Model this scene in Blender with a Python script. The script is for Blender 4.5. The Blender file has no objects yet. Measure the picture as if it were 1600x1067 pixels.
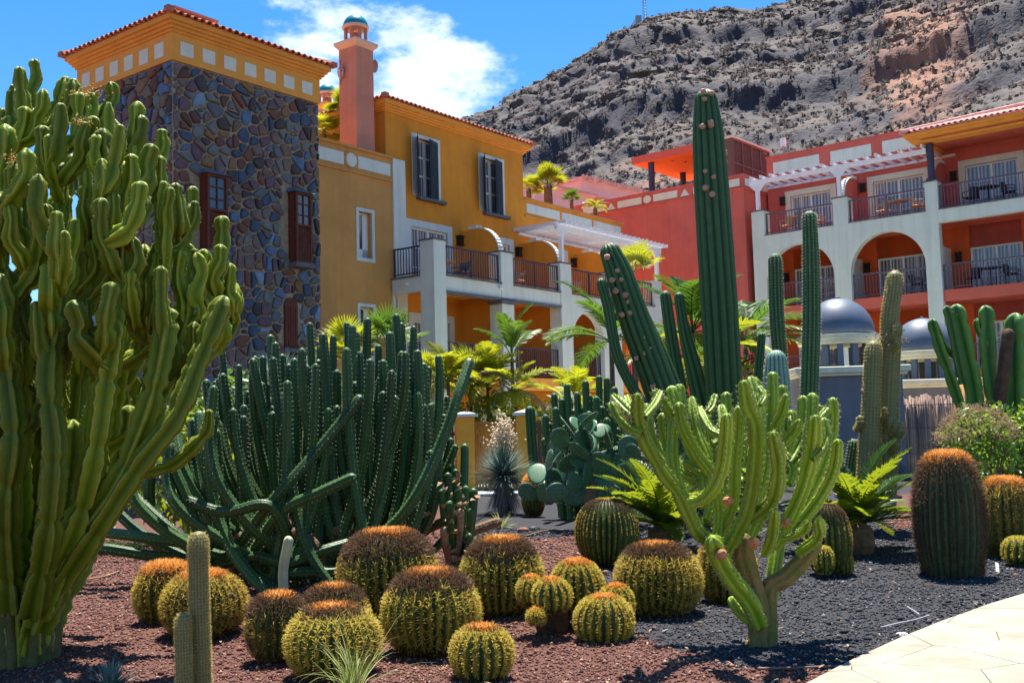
import bpy, math, random
import numpy as np
from mathutils import Vector, Matrix
random.seed(7); RS = np.random.RandomState(7)
sc = bpy.context.scene
COL = sc.collection
# ------------------------------------------------------------ camera
FPX = 1651.0; PIT = math.radians(4.685); ROL = math.radians(1.5546); CH = 1.65
_cp, _sp = math.cos(PIT), math.sin(PIT)
_F = np.array([0, _cp, _sp]); _r0 = np.array([1., 0, 0]); _u0 = np.array([0, -_sp, _cp])
_c, _s = math.cos(ROL), math.sin(ROL)
_R = _r0*_c - _u0*_s; _U = _u0*_c + _r0*_s
CAM = np.array([0, 0, CH])
cd = bpy.data.cameras.new('camera'); co = bpy.data.objects.new('camera', cd); COL.objects.link(co)
cd.sensor_width = 36; cd.lens = FPX/1600*36; cd.clip_end = 6000; cd.clip_start = .1
M = Matrix(((_R[0], _U[0], -_F[0], 0), (_R[1], _U[1], -_F[1], 0), (_R[2], _U[2], -_F[2], CH), (0, 0, 0, 1)))
co.matrix_world = M
sc.camera = co
# ------------------------------------------------------------ sun, sky, exposure
SUN_EL, SUN_AZ = math.radians(72), math.radians(5)      # azimuth clockwise from +Y (the view direction)
sd = Vector((math.sin(SUN_AZ)*math.cos(SUN_EL), math.cos(SUN_AZ)*math.cos(SUN_EL), math.sin(SUN_EL)))
sl = bpy.data.lights.new('sun', 'SUN'); sl.energy = 4.7; sl.angle = math.radians(.5); sl.color = (1, .95, .86)
so = bpy.data.objects.new('sun', sl); COL.objects.link(so); so.location = (0, 0, 60)
so.rotation_euler = sd.to_track_quat('Z', 'Y').to_euler()
W = bpy.data.worlds.new('World'); sc.world = W; W.use_nodes = True
wn, wl = W.node_tree.nodes, W.node_tree.links
wn.clear()
sky = wn.new('ShaderNodeTexSky'); sky.sky_type = 'NISHITA'; sky.sun_disc = False
sky.sun_elevation = SUN_EL; sky.sun_rotation = SUN_AZ; sky.air_density = 1.0; sky.dust_density = .3; sky.ozone_density = 4.0
hs = wn.new('ShaderNodeHueSaturation'); hs.inputs['Saturation'].default_value = 1.35; hs.inputs['Value'].default_value = 1.0
wl.new(sky.outputs[0], hs.inputs['Color'])
# clouds: cumulus banks low over the horizon all the way round, by direction
tc = wn.new('ShaderNodeTexCoord')
sep = wn.new('ShaderNodeSeparateXYZ'); wl.new(tc.outputs['Generated'], sep.inputs[0])
def wmath(op, a, b=None, c=None):
    n = wn.new('ShaderNodeMath'); n.operation = op
    for i, v in enumerate((a, b, c)):
        if v is None: continue
        if isinstance(v, (int, float)): n.inputs[i].default_value = v
        else: wl.new(v, n.inputs[i])
    return n.outputs[0]
def wnoise(scale, detail, off=(0, 0, 0), squash=2.0, rough=.6):
    mp = wn.new('ShaderNodeMapping'); mp.inputs['Scale'].default_value = (1, 1, squash); mp.inputs['Location'].default_value = off
    wl.new(tc.outputs['Generated'], mp.inputs[0])
    n = wn.new('ShaderNodeTexNoise'); n.inputs['Scale'].default_value = scale; n.inputs['Detail'].default_value = detail
    n.inputs['Roughness'].default_value = rough
    wl.new(mp.outputs[0], n.inputs['Vector']); return n.outputs[0]
az = wmath('ARCTAN2', sep.outputs[0], sep.outputs[1])          # 0 = +Y
def bank(az0, waz, z0, wz):
    a = wmath('POWER', wmath('ABSOLUTE', wmath('DIVIDE', wmath('SUBTRACT', az, az0), waz)), 2.0)
    b = wmath('POWER', wmath('ABSOLUTE', wmath('DIVIDE', wmath('SUBTRACT', sep.outputs[2], z0), wz)), 2.0)
    return wmath('SUBTRACT', 1.0, wmath('ADD', a, b))
n1 = wnoise(7, 8, (3.1, .4, 1.7)); n2 = wnoise(22, 6, (1, 2, 3))
base = wmath('MAXIMUM', bank(-.10, .115, .32, .055), bank(-.175, .085, .335, .07))
for a_ in ((-.62, .12, .21, .05), (1.3, .3, .2, .08), (2.4, .35, .22, .08), (-1.5, .35, .2, .09), (-2.6, .3, .25, .07)):
    base = wmath('MAXIMUM', base, bank(*a_))
dens = wmath('ADD', wmath('MULTIPLY', wmath('MAXIMUM', base, -1.5), .50), wmath('ADD', wmath('MULTIPLY', wmath('SUBTRACT', n1, .5), 1.9), wmath('MULTIPLY', wmath('SUBTRACT', n2, .5), .55)))
ramp = wn.new('ShaderNodeMapRange'); ramp.interpolation_type = 'SMOOTHSTEP'
ramp.inputs['From Min'].default_value = .02; ramp.inputs['From Max'].default_value = .42; wl.new(dens, ramp.inputs[0])
mix = wn.new('ShaderNodeMix'); mix.data_type = 'RGBA'
wl.new(ramp.outputs[0], mix.inputs['Factor']); wl.new(hs.outputs[0], mix.inputs['A'])
cr_ = wn.new('ShaderNodeMix'); cr_.data_type = 'RGBA'; wl.new(n2, cr_.inputs['Factor'])
cr_.inputs['A'].default_value = (4.6, 5.6, 7.2, 1); cr_.inputs['B'].default_value = (7.4, 7.8, 8.4, 1)
wl.new(cr_.outputs['Result'], mix.inputs['B'])
bg = wn.new('ShaderNodeBackground'); bg.inputs['Strength'].default_value = .079
wo = wn.new('ShaderNodeOutputWorld'); wl.new(mix.outputs['Result'], bg.inputs[0]); wl.new(bg.outputs[0], wo.inputs[0])
sc.view_settings.view_transform = 'Standard'; sc.view_settings.look = 'None'; sc.view_settings.exposure = 1.34; sc.view_settings.gamma = 1
sc.view_settings.use_curve_mapping = False
sc.cycles.max_bounces = 8; sc.cycles.transparent_max_bounces = 8; sc.cycles.diffuse_bounces = 5
sc.cycles.use_denoising = True

# ------------------------------------------------------------ pixel <-> world measuring helpers (photo 1600x1067)
def ray(x, y): return _F*FPX + _R*(x-800) - _U*(y-533.5)
def atY(x, y, Y): d = ray(x, y); return CAM + d*(Y/d[1])
def gnd(x, y, z=0.): d = ray(x, y); return CAM + d*((z-CH)/d[2])
# ------------------------------------------------------------ mesh helpers
def mesh_np(name, V, faces, attrs=None, smooth=False):
    """V (n,3); faces list of int arrays (m,3)/(m,4)."""
    me = bpy.data.meshes.new(name)
    V = np.asarray(V, dtype=np.float32)
    faces = [np.asarray(f, dtype=np.int32) for f in faces if len(f)]
    me.vertices.add(len(V)); me.vertices.foreach_set('co', V.ravel())
    li = np.concatenate([f.ravel() for f in faces]); tot = np.concatenate([np.full(len(f), f.shape[1], np.int32) for f in faces])
    st = np.concatenate([[0], np.cumsum(tot)[:-1]]).astype(np.int32)
    me.loops.add(len(li)); me.loops.foreach_set('vertex_index', li)
    me.polygons.add(len(tot)); me.polygons.foreach_set('loop_start', st)
    try: me.polygons.foreach_set('loop_total', tot)
    except Exception: pass
    me.update(calc_edges=True); me.validate()
    if smooth: me.polygons.foreach_set('use_smooth', np.ones(len(me.polygons), dtype=bool))
    for k, a in (attrs or {}).items():
        at = me.attributes.new(k, 'FLOAT', 'POINT'); at.data.foreach_set('value', np.asarray(a, dtype=np.float32))
    return me
class MB:
    """collects boxes, prisms, tubes into one mesh"""
    def __init__(s): s.v = []; s.f = []; s.mi = []; s.a = []
    def add(s, vs, fs, mi=0, a=0.):
        o = len(s.v); s.v += [tuple(v) for v in vs]; s.f += [tuple(i+o for i in f) for f in fs]; s.mi += [mi]*len(fs); s.a += [a]*len(vs)
    def box(s, x0, x1, y0, y1, z0, z1, mi=0):
        s.add([(x0,y0,z0),(x1,y0,z0),(x1,y1,z0),(x0,y1,z0),(x0,y0,z1),(x1,y0,z1),(x1,y1,z1),(x0,y1,z1)],
              [(0,3,2,1),(4,5,6,7),(0,1,5,4),(1,2,6,5),(2,3,7,6),(3,0,4,7)], mi)
    def prism(s, poly, d, mi=0, a=0.):
        """poly: list of 3D points (planar), extruded by vector d"""
        n = len(poly); P = [Vector(p) for p in poly]; Q = [p+Vector(d) for p in P]
        s.add(P+Q, [tuple(range(n))[::-1], tuple(range(n, 2*n))] + [(i, (i+1) % n, n+(i+1) % n, n+i) for i in range(n)], mi, a)
    def tube(s, pts, r, n=8, mi=0, cap=True):
        pts = [Vector(p) for p in pts]; m = len(pts); rr = r if hasattr(r, '__len__') else [r]*m
        vs = []; up = Vector((0, 0, 1)); prev = None
        for i, p in enumerate(pts):
            t = (pts[min(i+1, m-1)]-pts[max(i-1, 0)]).normalized()
            if prev is None: a = t.orthogonal().normalized()
            else: a = (prev - t*prev.dot(t)).normalized()
            prev = a; b = t.cross(a)
            vs += [p+(a*math.cos(2*math.pi*k/n)+b*math.sin(2*math.pi*k/n))*rr[i] for k in range(n)]
        fs = [(i*n+k, i*n+(k+1) % n, (i+1)*n+(k+1) % n, (i+1)*n+k) for i in range(m-1) for k in range(n)]
        if cap: fs += [tuple(range(n))[::-1], tuple(range((m-1)*n, m*n))]
        s.add(vs, fs, mi)
    def lathe(s, prof, c, n=32, mi=0, sq=False):
        """prof [(r,z)] about vertical axis at c"""
        vs = []; k4 = math.pi/4 if sq else 0
        for r, z in prof: vs += [(c[0]+r*math.cos(2*math.pi*k/n+k4), c[1]+r*math.sin(2*math.pi*k/n+k4), c[2]+z) for k in range(n)]
        m = len(prof)
        fs = [(i*n+k, i*n+(k+1) % n, (i+1)*n+(k+1) % n, (i+1)*n+k) for i in range(m-1) for k in range(n)]
        fs += [tuple(range(n))[::-1], tuple(range((m-1)*n, m*n))]
        s.add(vs, fs, mi)
    def build(s, name, mats, parent=None, smooth=False, bevel=0, **kw):
        me = bpy.data.meshes.new(name); me.from_pydata(s.v, [], s.f); me.update()
        if not hasattr(mats, '__len__'): mats = [mats]
        for m in mats: me.materials.append(m)
        if len(mats) > 1: me.polygons.foreach_set('material_index', s.mi)
        if smooth: me.polygons.foreach_set('use_smooth', [True]*len(me.polygons))
        o = link(name, me, parent, **kw)
        if bevel:
            b = o.modifiers.new('bevel', 'BEVEL'); b.width = bevel; b.segments = 1; b.limit_method = 'ANGLE'
        return o
def link(name, me, parent=None, label=None, cat=None, group=None, kind=None, loc=None, rot=None, scale=None):
    o = bpy.data.objects.new(name, me); COL.objects.link(o)
    if parent is not None: o.parent = parent
    tag(o, label, cat, group, kind)
    if loc is not None: o.location = loc
    if rot is not None: o.rotation_euler = rot
    if scale is not None: o.scale = (scale,)*3 if isinstance(scale, (int, float)) else scale
    return o
def tag(o, label=None, cat=None, group=None, kind=None):
    if label: o['label'] = label
    if cat: o['category'] = cat
    if group: o['group'] = group
    if kind: o['kind'] = kind
def thing(name, label, cat, loc=(0, 0, 0), rz=0, group=None): return link(name, None, None, label, cat, group, None, loc, (0, 0, rz))
def npobj(name, V, faces, mat, parent=None, attrs=None, smooth=False, **kw):
    me = mesh_np(name, V, faces, attrs, smooth); me.materials.append(mat); return link(name, me, parent, **kw)
# ------------------------------------------------------------ materials
MATS = {}
def mat(name, col, rough=.8, var=.15, scale=4., bump=.0, bscale=40., col2=None, spec=.3, transl=0., rnd=0., attr=None, attr_ramp=None, sss=0., metal=0., coord='Object', tcol=None, vscale=None, streak=0.):
    """attr: vertex attribute that drives attr_ramp [(pos,color)...]; otherwise noise mixes col and col2"""
    m = bpy.data.materials.new(name); m.use_nodes = True; n, l = m.node_tree.nodes, m.node_tree.links
    p = n['Principled BSDF']; out = n['Material Output']
    tc = n.new('ShaderNodeTexCoord')
    mp = n.new('ShaderNodeMapping'); l.new(tc.outputs[coord], mp.inputs[0])
    if vscale: mp.inputs['Scale'].default_value = vscale
    no = n.new('ShaderNodeTexNoise'); no.inputs['Scale'].default_value = scale; no.inputs['Detail'].default_value = 6; no.inputs['Roughness'].default_value = .6
    l.new(mp.outputs[0], no.inputs['Vector'])
    if attr_ramp:
        at = n.new('ShaderNodeAttribute'); at.attribute_name = attr; r = n.new('ShaderNodeValToRGB')
        el = r.color_ramp.elements
        while len(el) > 1: el.remove(el[-1])
        el[0].position = attr_ramp[0][0]; el[0].color = (*attr_ramp[0][1], 1)
        for pos, c in attr_ramp[1:]:
            e = el.new(pos); e.color = (*c, 1)
        l.new(at.outputs['Fac'], r.inputs[0]); csrc = r.outputs[0]
    else:
        mx = n.new('ShaderNodeMix'); mx.data_type = 'RGBA'
        c2 = col2 or tuple(min(1, c*(1+var)) for c in col); c1 = tuple(c*(1-var) for c in col) if not col2 else col
        mx.inputs['A'].default_value = (*c1, 1); mx.inputs['B'].default_value = (*c2, 1)
        mr = n.new('ShaderNodeMapRange'); mr.inputs['From Min'].default_value = .3; mr.inputs['From Max'].default_value = .7
        l.new(no.outputs[0], mr.inputs[0]); l.new(mr.outputs[0], mx.inputs['Factor']); csrc = mx.outputs['Result']
    if streak:
        mp2 = n.new('ShaderNodeMapping'); mp2.inputs['Scale'].default_value = (2.6, 2.6, .16); l.new(tc.outputs[coord], mp2.inputs[0])
        n2_ = n.new('ShaderNodeTexNoise'); n2_.inputs['Scale'].default_value = 1.6; n2_.inputs['Detail'].default_value = 7; n2_.inputs['Roughness'].default_value = .65; l.new(mp2.outputs[0], n2_.inputs['Vector'])
        mr2 = n.new('ShaderNodeMapRange'); mr2.inputs['From Min'].default_value = .32; mr2.inputs['From Max'].default_value = .55; mr2.inputs['To Min'].default_value = streak; mr2.inputs['To Max'].default_value = 0; l.new(n2_.outputs[0], mr2.inputs[0])
        mx2 = n.new('ShaderNodeMix'); mx2.data_type = 'RGBA'; l.new(mr2.outputs[0], mx2.inputs['Factor']); l.new(csrc, mx2.inputs['A']); mx2.inputs['B'].default_value = (*[c*.55+.03 for c in (col2 or col)], 1); csrc = mx2.outputs['Result']
    # brightness wobble
    hv = n.new('ShaderNodeHueSaturation'); l.new(csrc, hv.inputs['Color'])
    oi = n.new('ShaderNodeObjectInfo')
    if rnd or attr_ramp:
        m1 = n.new('ShaderNodeMath'); m1.operation = 'MULTIPLY_ADD'; l.new(oi.outputs['Random'], m1.inputs[0]); m1.inputs[1].default_value = 2*rnd; m1.inputs[2].default_value = 1-rnd
        m2 = n.new('ShaderNodeMath'); m2.operation = 'MULTIPLY_ADD'; l.new(no.outputs[0], m2.inputs[0]); m2.inputs[1].default_value = 2*var if attr_ramp else 0; m2.inputs[2].default_value = 1-(var if attr_ramp else 0)
        m3 = n.new('ShaderNodeMath'); m3.operation = 'MULTIPLY'; l.new(m1.outputs[0], m3.inputs[0]); l.new(m2.outputs[0], m3.inputs[1])
        l.new(m3.outputs[0], hv.inputs['Value'])
    l.new(hv.outputs[0], p.inputs['Base Color'])
    p.inputs['Roughness'].default_value = rough; p.inputs['Metallic'].default_value = metal
    p.inputs['Specular IOR Level'].default_value = spec
    if bump:
        b = n.new('ShaderNodeBump'); b.inputs['Strength'].default_value = bump; b.inputs['Distance'].default_value = .02
        nb = n.new('ShaderNodeTexNoise'); nb.inputs['Scale'].default_value = bscale; nb.inputs['Detail'].default_value = 5; l.new(mp.outputs[0], nb.inputs['Vector'])
        l.new(nb.outputs[0], b.inputs['Height']); l.new(b.outputs[0], p.inputs['Normal'])
    if transl:
        t = n.new('ShaderNodeBsdfTranslucent'); ms = n.new('ShaderNodeMixShader'); ms.inputs[0].default_value = transl
        if tcol:
            h2 = n.new('ShaderNodeMix'); h2.data_type = 'RGBA'; h2.blend_type = 'MIX'; h2.inputs['Factor'].default_value = .7
            l.new(hv.outputs[0], h2.inputs['A']); h2.inputs['B'].default_value = (*tcol, 1); l.new(h2.outputs['Result'], t.inputs[0])
        else: l.new(hv.outputs[0], t.inputs[0])
        l.new(p.outputs[0], ms.inputs[1]); l.new(t.outputs[0], ms.inputs[2]); l.new(ms.outputs[0], out.inputs[0])
    MATS[name] = m; return m
# ------------------------------------------------------------ palette
m_yel = mat('ochre_render', (.74, .285, .028), .9, .10, 1.2, .15, 60, streak=.30)
m_yel2 = mat('tan_ochre_render', (.60, .30, .085), .9, .10, 1.2, .15, 60, streak=.30)
m_cor = mat('orange_cornice', (.80, .35, .06), .85, .08, 2)
m_wht = mat('pale_render', (.66, .70, .62), .9, .06, 1.5, .1, 60, streak=.30)
m_red = mat('red_render', (.60, .135, .10), .9, .12, 1.0, .15, 60, streak=.30)
m_ora = mat('orange_red_render', (.66, .12, .028), .9, .12, 1.0, .15, 60, streak=.30)
m_cream = mat('cream_panel', (.70, .70, .55), .85, .08, 3)
m_frame = mat('white_frame', (.80, .80, .76), .5, .04, 3)
m_wood = mat('brown_lattice_wood', (.13, .035, .018), .6, .25, 9, .2, 60)
m_shut = mat('slate_shutter', (.022, .042, .06), .55, .2, 6)
m_ironb = mat('blue_black_iron', (.05, .05, .085), .5, .1, 5)
m_irong = mat('grey_iron', (.11, .10, .14), .5, .1, 5)
m_lamp = mat('black_lamp', (.02, .018, .016), .4, .1, 5)
m_tile = mat('terracotta_tile', (.45, .16, .09), .85, .35, 3.0, .2, 50)
m_tilep = mat('faded_pink_tile', (.60, .30, .26), .85, .3, 3.0, .2, 50)
m_slate = mat('dark_trim', (.13, .13, .14), .8, .2, 6)
m_perg = mat('white_painted_timber', (.80, .80, .82), .6, .05, 4)
m_turq = mat('turquoise_glaze', (.005, .23, .30), .35, .18, 6, spec=.5)
m_pink = mat('salmon_render', (.62, .25, .16), .9, .12, 1.4, .1, 60, streak=.30)
m_dome = mat('blue_grey_dome', (.095, .125, .175), .5, .14, 2.5, spec=.4)
m_ring = mat('cream_moulding', (.70, .68, .50), .8, .1, 4)
m_grey = mat('grey_render', (.17, .175, .195), .9, .1, 2, streak=.30)
m_conc = mat('light_grey_render', (.33, .34, .35), .9, .12, 2, streak=.30)
m_rpink = mat('pink_render', (.70, .40, .40), .9, .08, 1)
m_louv = mat('brown_louvre', (.16, .10, .075), .7, .15, 5)
m_cano = mat('orange_soffit', (.80, .25, .03), .85, .06, 1)
m_canor = mat('coral_fascia', (.62, .14, .09), .85, .08, 1)
m_gate = mat('varnished_gate', (.62, .24, .035), .55, .22, 6, .15, 40, vscale=(1, 1, .15))
m_ochp = mat('ochre_post', (.74, .37, .05), .9, .10, 2)
m_bamb = mat('weathered_bamboo', (.31, .21, .16), .75, .3, 9, .2, 30, rnd=.35, vscale=(1, 1, .2))
m_bambo = mat('amber_bamboo', (.42, .23, .07), .7, .3, 9, .2, 30, rnd=.25, vscale=(1, 1, .2))
m_cane = mat('cane_furniture', (.50, .36, .20), .7, .3, 20)
m_darkf = mat('dark_furniture', (.05, .05, .06), .6, .2, 20)
m_mortar = mat('tan_mortar', (.36, .28, .18), .95, .35, 9, .5, 40)
m_stone = mat('tower_stone', (.2, .2, .2), .75, .55, 5, .7, 14, attr='rnd', attr_ramp=[(0, (.055, .085, .13)), (.10, (.09, .155, .25)), (.18, (.065, .055, .058)), (.28, (.15, .165, .15)), (.38, (.17, .075, .05)), (.46, (.17, .12, .085)), (.52, (.11, .13, .15)), (.64, (.12, .06, .045)), (.72, (.18, .27, .36)), (.75, (.22, .125, .06)), (.78, (.16, .12, .11)), (.90, (.13, .085, .10)), (1, (.07, .09, .13))])
m_stone.node_tree.nodes['Color Ramp'].color_ramp.interpolation = 'CONSTANT'
def glass_mat(name, col=(.05, .07, .09)):
    m = bpy.data.materials.new(name); m.use_nodes = True; p = m.node_tree.nodes['Principled BSDF']
    n, l = m.node_tree.nodes, m.node_tree.links
    p.inputs['Base Color'].default_value = (*col, 1); p.inputs['Roughness'].default_value = .08; p.inputs['Specular IOR Level'].default_value = .8
    return m
m_glass = glass_mat('window_glass')
def curtain_mat():
    m = bpy.data.materials.new('curtain_behind_glass'); m.use_nodes = True; n, l = m.node_tree.nodes, m.node_tree.links; p = n['Principled BSDF']
    tc = n.new('ShaderNodeTexCoord'); w = n.new('ShaderNodeTexWave'); w.wave_type = 'BANDS'; w.bands_direction = 'DIAGONAL'; w.inputs['Scale'].default_value = 4.5; w.inputs['Distortion'].default_value = 2.5; w.inputs['Detail'].default_value = 2
    mp = n.new('ShaderNodeMapping'); mp.inputs['Scale'].default_value = (1, 1, .02); l.new(tc.outputs['Object'], mp.inputs[0]); l.new(mp.outputs[0], w.inputs['Vector'])
    r = n.new('ShaderNodeValToRGB'); r.color_ramp.elements[0].color = (.06, .07, .09, 1); r.color_ramp.elements[1].color = (.42, .42, .42, 1); l.new(w.outputs[0], r.inputs[0]); l.new(r.outputs[0], p.inputs['Base Color'])
    p.inputs['Roughness'].default_value = .25; p.inputs['Coat Weight'].default_value = 1; p.inputs['Coat Roughness'].default_value = .03
    return m
m_curt = curtain_mat()
m_blind = mat('beige_blind', (.50, .44, .37), .8, .08, 3)

# ------------------------------------------------------------ ground
from mathutils import noise as mnoise
def W2(x, y): g = gnd(x, y); return (g[0], g[1])
black_poly = [W2(x, y) for x, y in [(925, 868), (932, 905), (958, 950), (985, 1003), (1035, 1012), (1150, 1042), (1310, 1054), (1420, 1075)]] + [(3.0, 5.0), (30, 5.0), (30, 32), (-1.7, 32), (-1.3, 20), (-.75, 16.3), (1.0, 15.6), (1.4, 14.6)]
red_poly = [W2(x, y) for x, y in [(1385, 832), (1440, 826), (1445, 790), (1420, 768), (1395, 775)]]
def inpoly(X, Y, P):
    c = np.zeros(X.shape, bool); n = len(P); j = n-1
    for i in range(n):
        xi, yi = P[i]; xj, yj = P[j]
        c ^= ((yi > Y) != (yj > Y)) & (X < (xj-xi)*(Y-yi)/(yj-yi+1e-12)+xi); j = i
    return c
def isblack(X, Y):
    wx = X+.10*np.sin(Y*5+X*3)+.05*np.sin(Y*13); wy = Y+.10*np.sin(X*6)
    return inpoly(wx, wy, black_poly) & ~inpoly(wx, wy, red_poly)
def ghz(X, Y):   # gentle garden relief
    return .025*np.sin(X*1.3+.4)*np.sin(Y*.9)+.015*np.sin(X*3.1+Y*2.3)
PATH_EDGE = [W2(1255, 1085), W2(1330, 1045), W2(1400, 1012), W2(1470, 983), W2(1540, 957), W2(1600, 938), W2(1700, 912)]
def grid_axis(a, b, step, far, fstep):
    xs = list(np.arange(a, b, step)); l = []; r = []; s = fstep; x = a
    while x > -far: x -= s; l.append(x); s *= 1.5
    x = xs[-1]; s = fstep
    while x < far: x += s; r.append(x); s *= 1.5
    return np.array(l[::-1]+xs+r)
gx = grid_axis(-7, 8, .07, 2500, .4); gy = grid_axis(5.5, 19, .07, 2500, .4)
GX, GY = np.meshgrid(gx, gy); Z = ghz(GX, GY)*np.clip((60-np.hypot(GX, GY))/30, 0, 1)
nf = np.vectorize(lambda x, y: mnoise.noise((x*2.2, y*2.2, 3.1)))
inn = (GX > -7.5) & (GX < 8.5) & (GY > 5.) & (GY < 20)
Z[inn] += .02*nf(GX[inn], GY[inn])
def gidx(nx, ny):
    i = np.arange(nx-1)[None, :]+np.arange(ny-1)[:, None]*nx
    return np.stack([i, i+1, i+nx+1, i+nx], -1).reshape(-1, 4)
m_ground = mat('volcanic_gravel_bed', (.2, .1, .1), .95, .45, 30, 1.0, 120, attr='black', attr_ramp=[(.35, (.13, .056, .042)), (.65, (.04, .04, .046))])
blk = isblack(GX, GY).astype(float); blk[(np.hypot(GX, GY) > 34)] = .35
npobj('ground', np.stack([GX, GY, Z], -1).reshape(-1, 3), [gidx(len(gx), len(gy))], m_ground, attrs={'black': blk.ravel()}, smooth=True, kind='structure')
def side_of_path(X, Y):   # >0 on the path side
    out = np.full(X.shape, 9.)
    for (x0, y0), (x1, y1) in zip(PATH_EDGE[:-1], PATH_EDGE[1:]):
        d = math.hypot(x1-x0, y1-y0); out = np.minimum(out, ((X-x0)*(y1-y0)-(Y-y0)*(x1-x0))/d)
    return out
m_bounce = mat('pale_bounce_paving', (.58, .53, .45), .9, .12, 1.5, .2, 30)
mbc = MB(); mbc.box(-22, 26, 29.6, 95, -.05, .035); mbc.build('bounce_paving', m_bounce, kind='structure')  # pale ground sheet added to bounce sunlight up onto the facades
# loose lava gravel: real stones, two heaps of colour
OCT = np.array([(1, 0, 0), (-.9, .1, 0), (0, 1, .1), (.1, -1, 0), (0, 0, .8), (0, 0, -.8)], float)
OCF = np.array([(0, 2, 4), (2, 1, 4), (1, 3, 4), (3, 0, 4), (2, 0, 5), (1, 2, 5), (3, 1, 5), (0, 3, 5)])
def pebbles(n, x0, x1, y0, y1, smin, smax, ex=1.6):
    u = RS.rand(n); Y = y0+(y1-y0)*u**ex; X = RS.uniform(-1, 1, n)*(Y*.52+.4)
    k = side_of_path(X, Y) < -.02; X, Y = X[k], Y[k]; n = len(X)
    s = RS.uniform(smin, smax, n)*(Y/8)**.6*np.where(RS.rand(n) < .03, 2.0, 1.)
    a = RS.uniform(0, 2*np.pi, n); sc3 = RS.uniform(.5, 1.1, (n, 3)); jit = RS.uniform(.75, 1.25, (n, 6, 1))
    P = OCT[None]*jit*sc3[:, None]*s[:, None, None]
    t = RS.uniform(-.8, .8, n); ct, st = np.cos(t)[:, None], np.sin(t)[:, None]
    y_, z_ = P[..., 1]*ct-P[..., 2]*st, P[..., 1]*st+P[..., 2]*ct
    ca, sa = np.cos(a)[:, None], np.sin(a)[:, None]
    P2 = np.stack([P[..., 0]*ca-y_*sa, P[..., 0]*sa+y_*ca, z_], -1)
    zz = ghz(X, Y)+.02*nf(X, Y)
    P2 += np.stack([X, Y, zz+s*.25], -1)[:, None]
    return P2, X, Y, n
m_gred = mat('red_lava_gravel', (.2, .1, .08), .9, .25, 60, attr='rnd', attr_ramp=[(0, (.09, .035, .028)), (.5, (.17, .068, .048)), (.85, (.25, .125, .085)), (1, (.42, .28, .19))])
m_gblk = mat('black_lava_gravel', (.05, .05, .05), .85, .25, 60, attr='rnd', attr_ramp=[(0, (.022, .022, .026)), (.6, (.052, .053, .060)), (.93, (.10, .10, .11)), (1, (.26, .26, .26))])
P2, PX, PY, n = pebbles(80000, -6, 7, 6.3, 17.5, .0075, .019)
bk = isblack(PX+RS.normal(size=len(PX))*.05, PY+RS.normal(size=len(PX))*.09); sw = RS.rand(len(PX)); bk = bk ^ (sw < .02)
for nm, msk, mm in (('red_lava_gravel', ~bk, m_gred), ('black_lava_gravel', bk, m_gblk)):
    Q = P2[msk]; k = len(Q)
    npobj(nm, Q.reshape(-1, 3), [(OCF[None]+np.arange(k)[:, None, None]*6).reshape(-1, 3)], mm, attrs={'rnd': np.repeat(RS.rand(k)**1.3, 6)}, kind='stuff',
          label='loose reddish lava gravel over the cactus bed' if nm[0] == 'r' else 'loose black lava gravel over the right half of the bed')
# ------------------------------------------------------------ voronoi cells
def voronoi(x0, x1, y0, y1, step, jit, rs):
    nx = max(1, int(round((x1-x0)/step))); ny = max(1, int(round((y1-y0)/step))); dx = (x1-x0)/nx; dy = (y1-y0)/ny
    pts = {}
    for j in range(-2, ny+2):
        for i in range(-2, nx+2): pts[i, j] = (x0+(i+.5+jit*(rs.rand()-.5)+.25*(j % 2))*dx, y0+(j+.5+jit*(rs.rand()-.5))*dy)
    cells = []
    for j in range(-1, ny+1):
        for i in range(-1, nx+1):
            px, py = pts[i, j]; poly = [(x0, y0), (x1, y0), (x1, y1), (x0, y1)]
            for dj in range(-2, 3):
                for di in range(-2, 3):
                    if (di or dj) and (i+di, j+dj) in pts:
                        qx, qy = pts[i+di, j+dj]; poly = clip(poly, (px+qx)/2, (py+qy)/2, qx-px, qy-py)
                        if len(poly) < 3: break
                if len(poly) < 3: break
            if len(poly) >= 3: cells.append(poly)
    return cells
def clip(poly, mx, my, nx, ny):
    out = []; n = len(poly)
    for i in range(n):
        a, b = poly[i], poly[(i+1) % n]; da = (a[0]-mx)*nx+(a[1]-my)*ny; db = (b[0]-mx)*nx+(b[1]-my)*ny
        if da <= 0: out.append(a)
        if (da < 0 < db) or (db < 0 < da): t = da/(da-db); out.append((a[0]+(b[0]-a[0])*t, a[1]+(b[1]-a[1])*t))
    return out
def inset(poly, d):
    n = len(poly); area = sum(poly[i][0]*poly[(i+1) % n][1]-poly[(i+1) % n][0]*poly[i][1] for i in range(n))/2
    if area < 0: poly = poly[::-1]
    out = poly[:]
    for i in range(n):
        a, b = poly[i], poly[(i+1) % n]; ex, ey = b[0]-a[0], b[1]-a[1]; L = math.hypot(ex, ey)
        if L < 1e-6: continue
        nx, ny = ey/L, -ex/L; out = clip(out, a[0]-nx*d, a[1]-ny*d, nx, ny)
        if len(out) < 3: return []
    # chamfer corners a little
    m = len(out); r = []
    for i in range(m):
        p, c, q = out[i-1], out[i], out[(i+1) % m]
        for o in (p, q):
            L = math.hypot(o[0]-c[0], o[1]-c[1]); t = min(.35, d*1.3/max(L, 1e-6)); r.append((c[0]+(o[0]-c[0])*t, c[1]+(o[1]-c[1])*t))
    return r
def parea(p): return abs(sum(p[i][0]*p[(i+1) % len(p)][1]-p[(i+1) % len(p)][0]*p[i][1] for i in range(len(p))))/2
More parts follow.
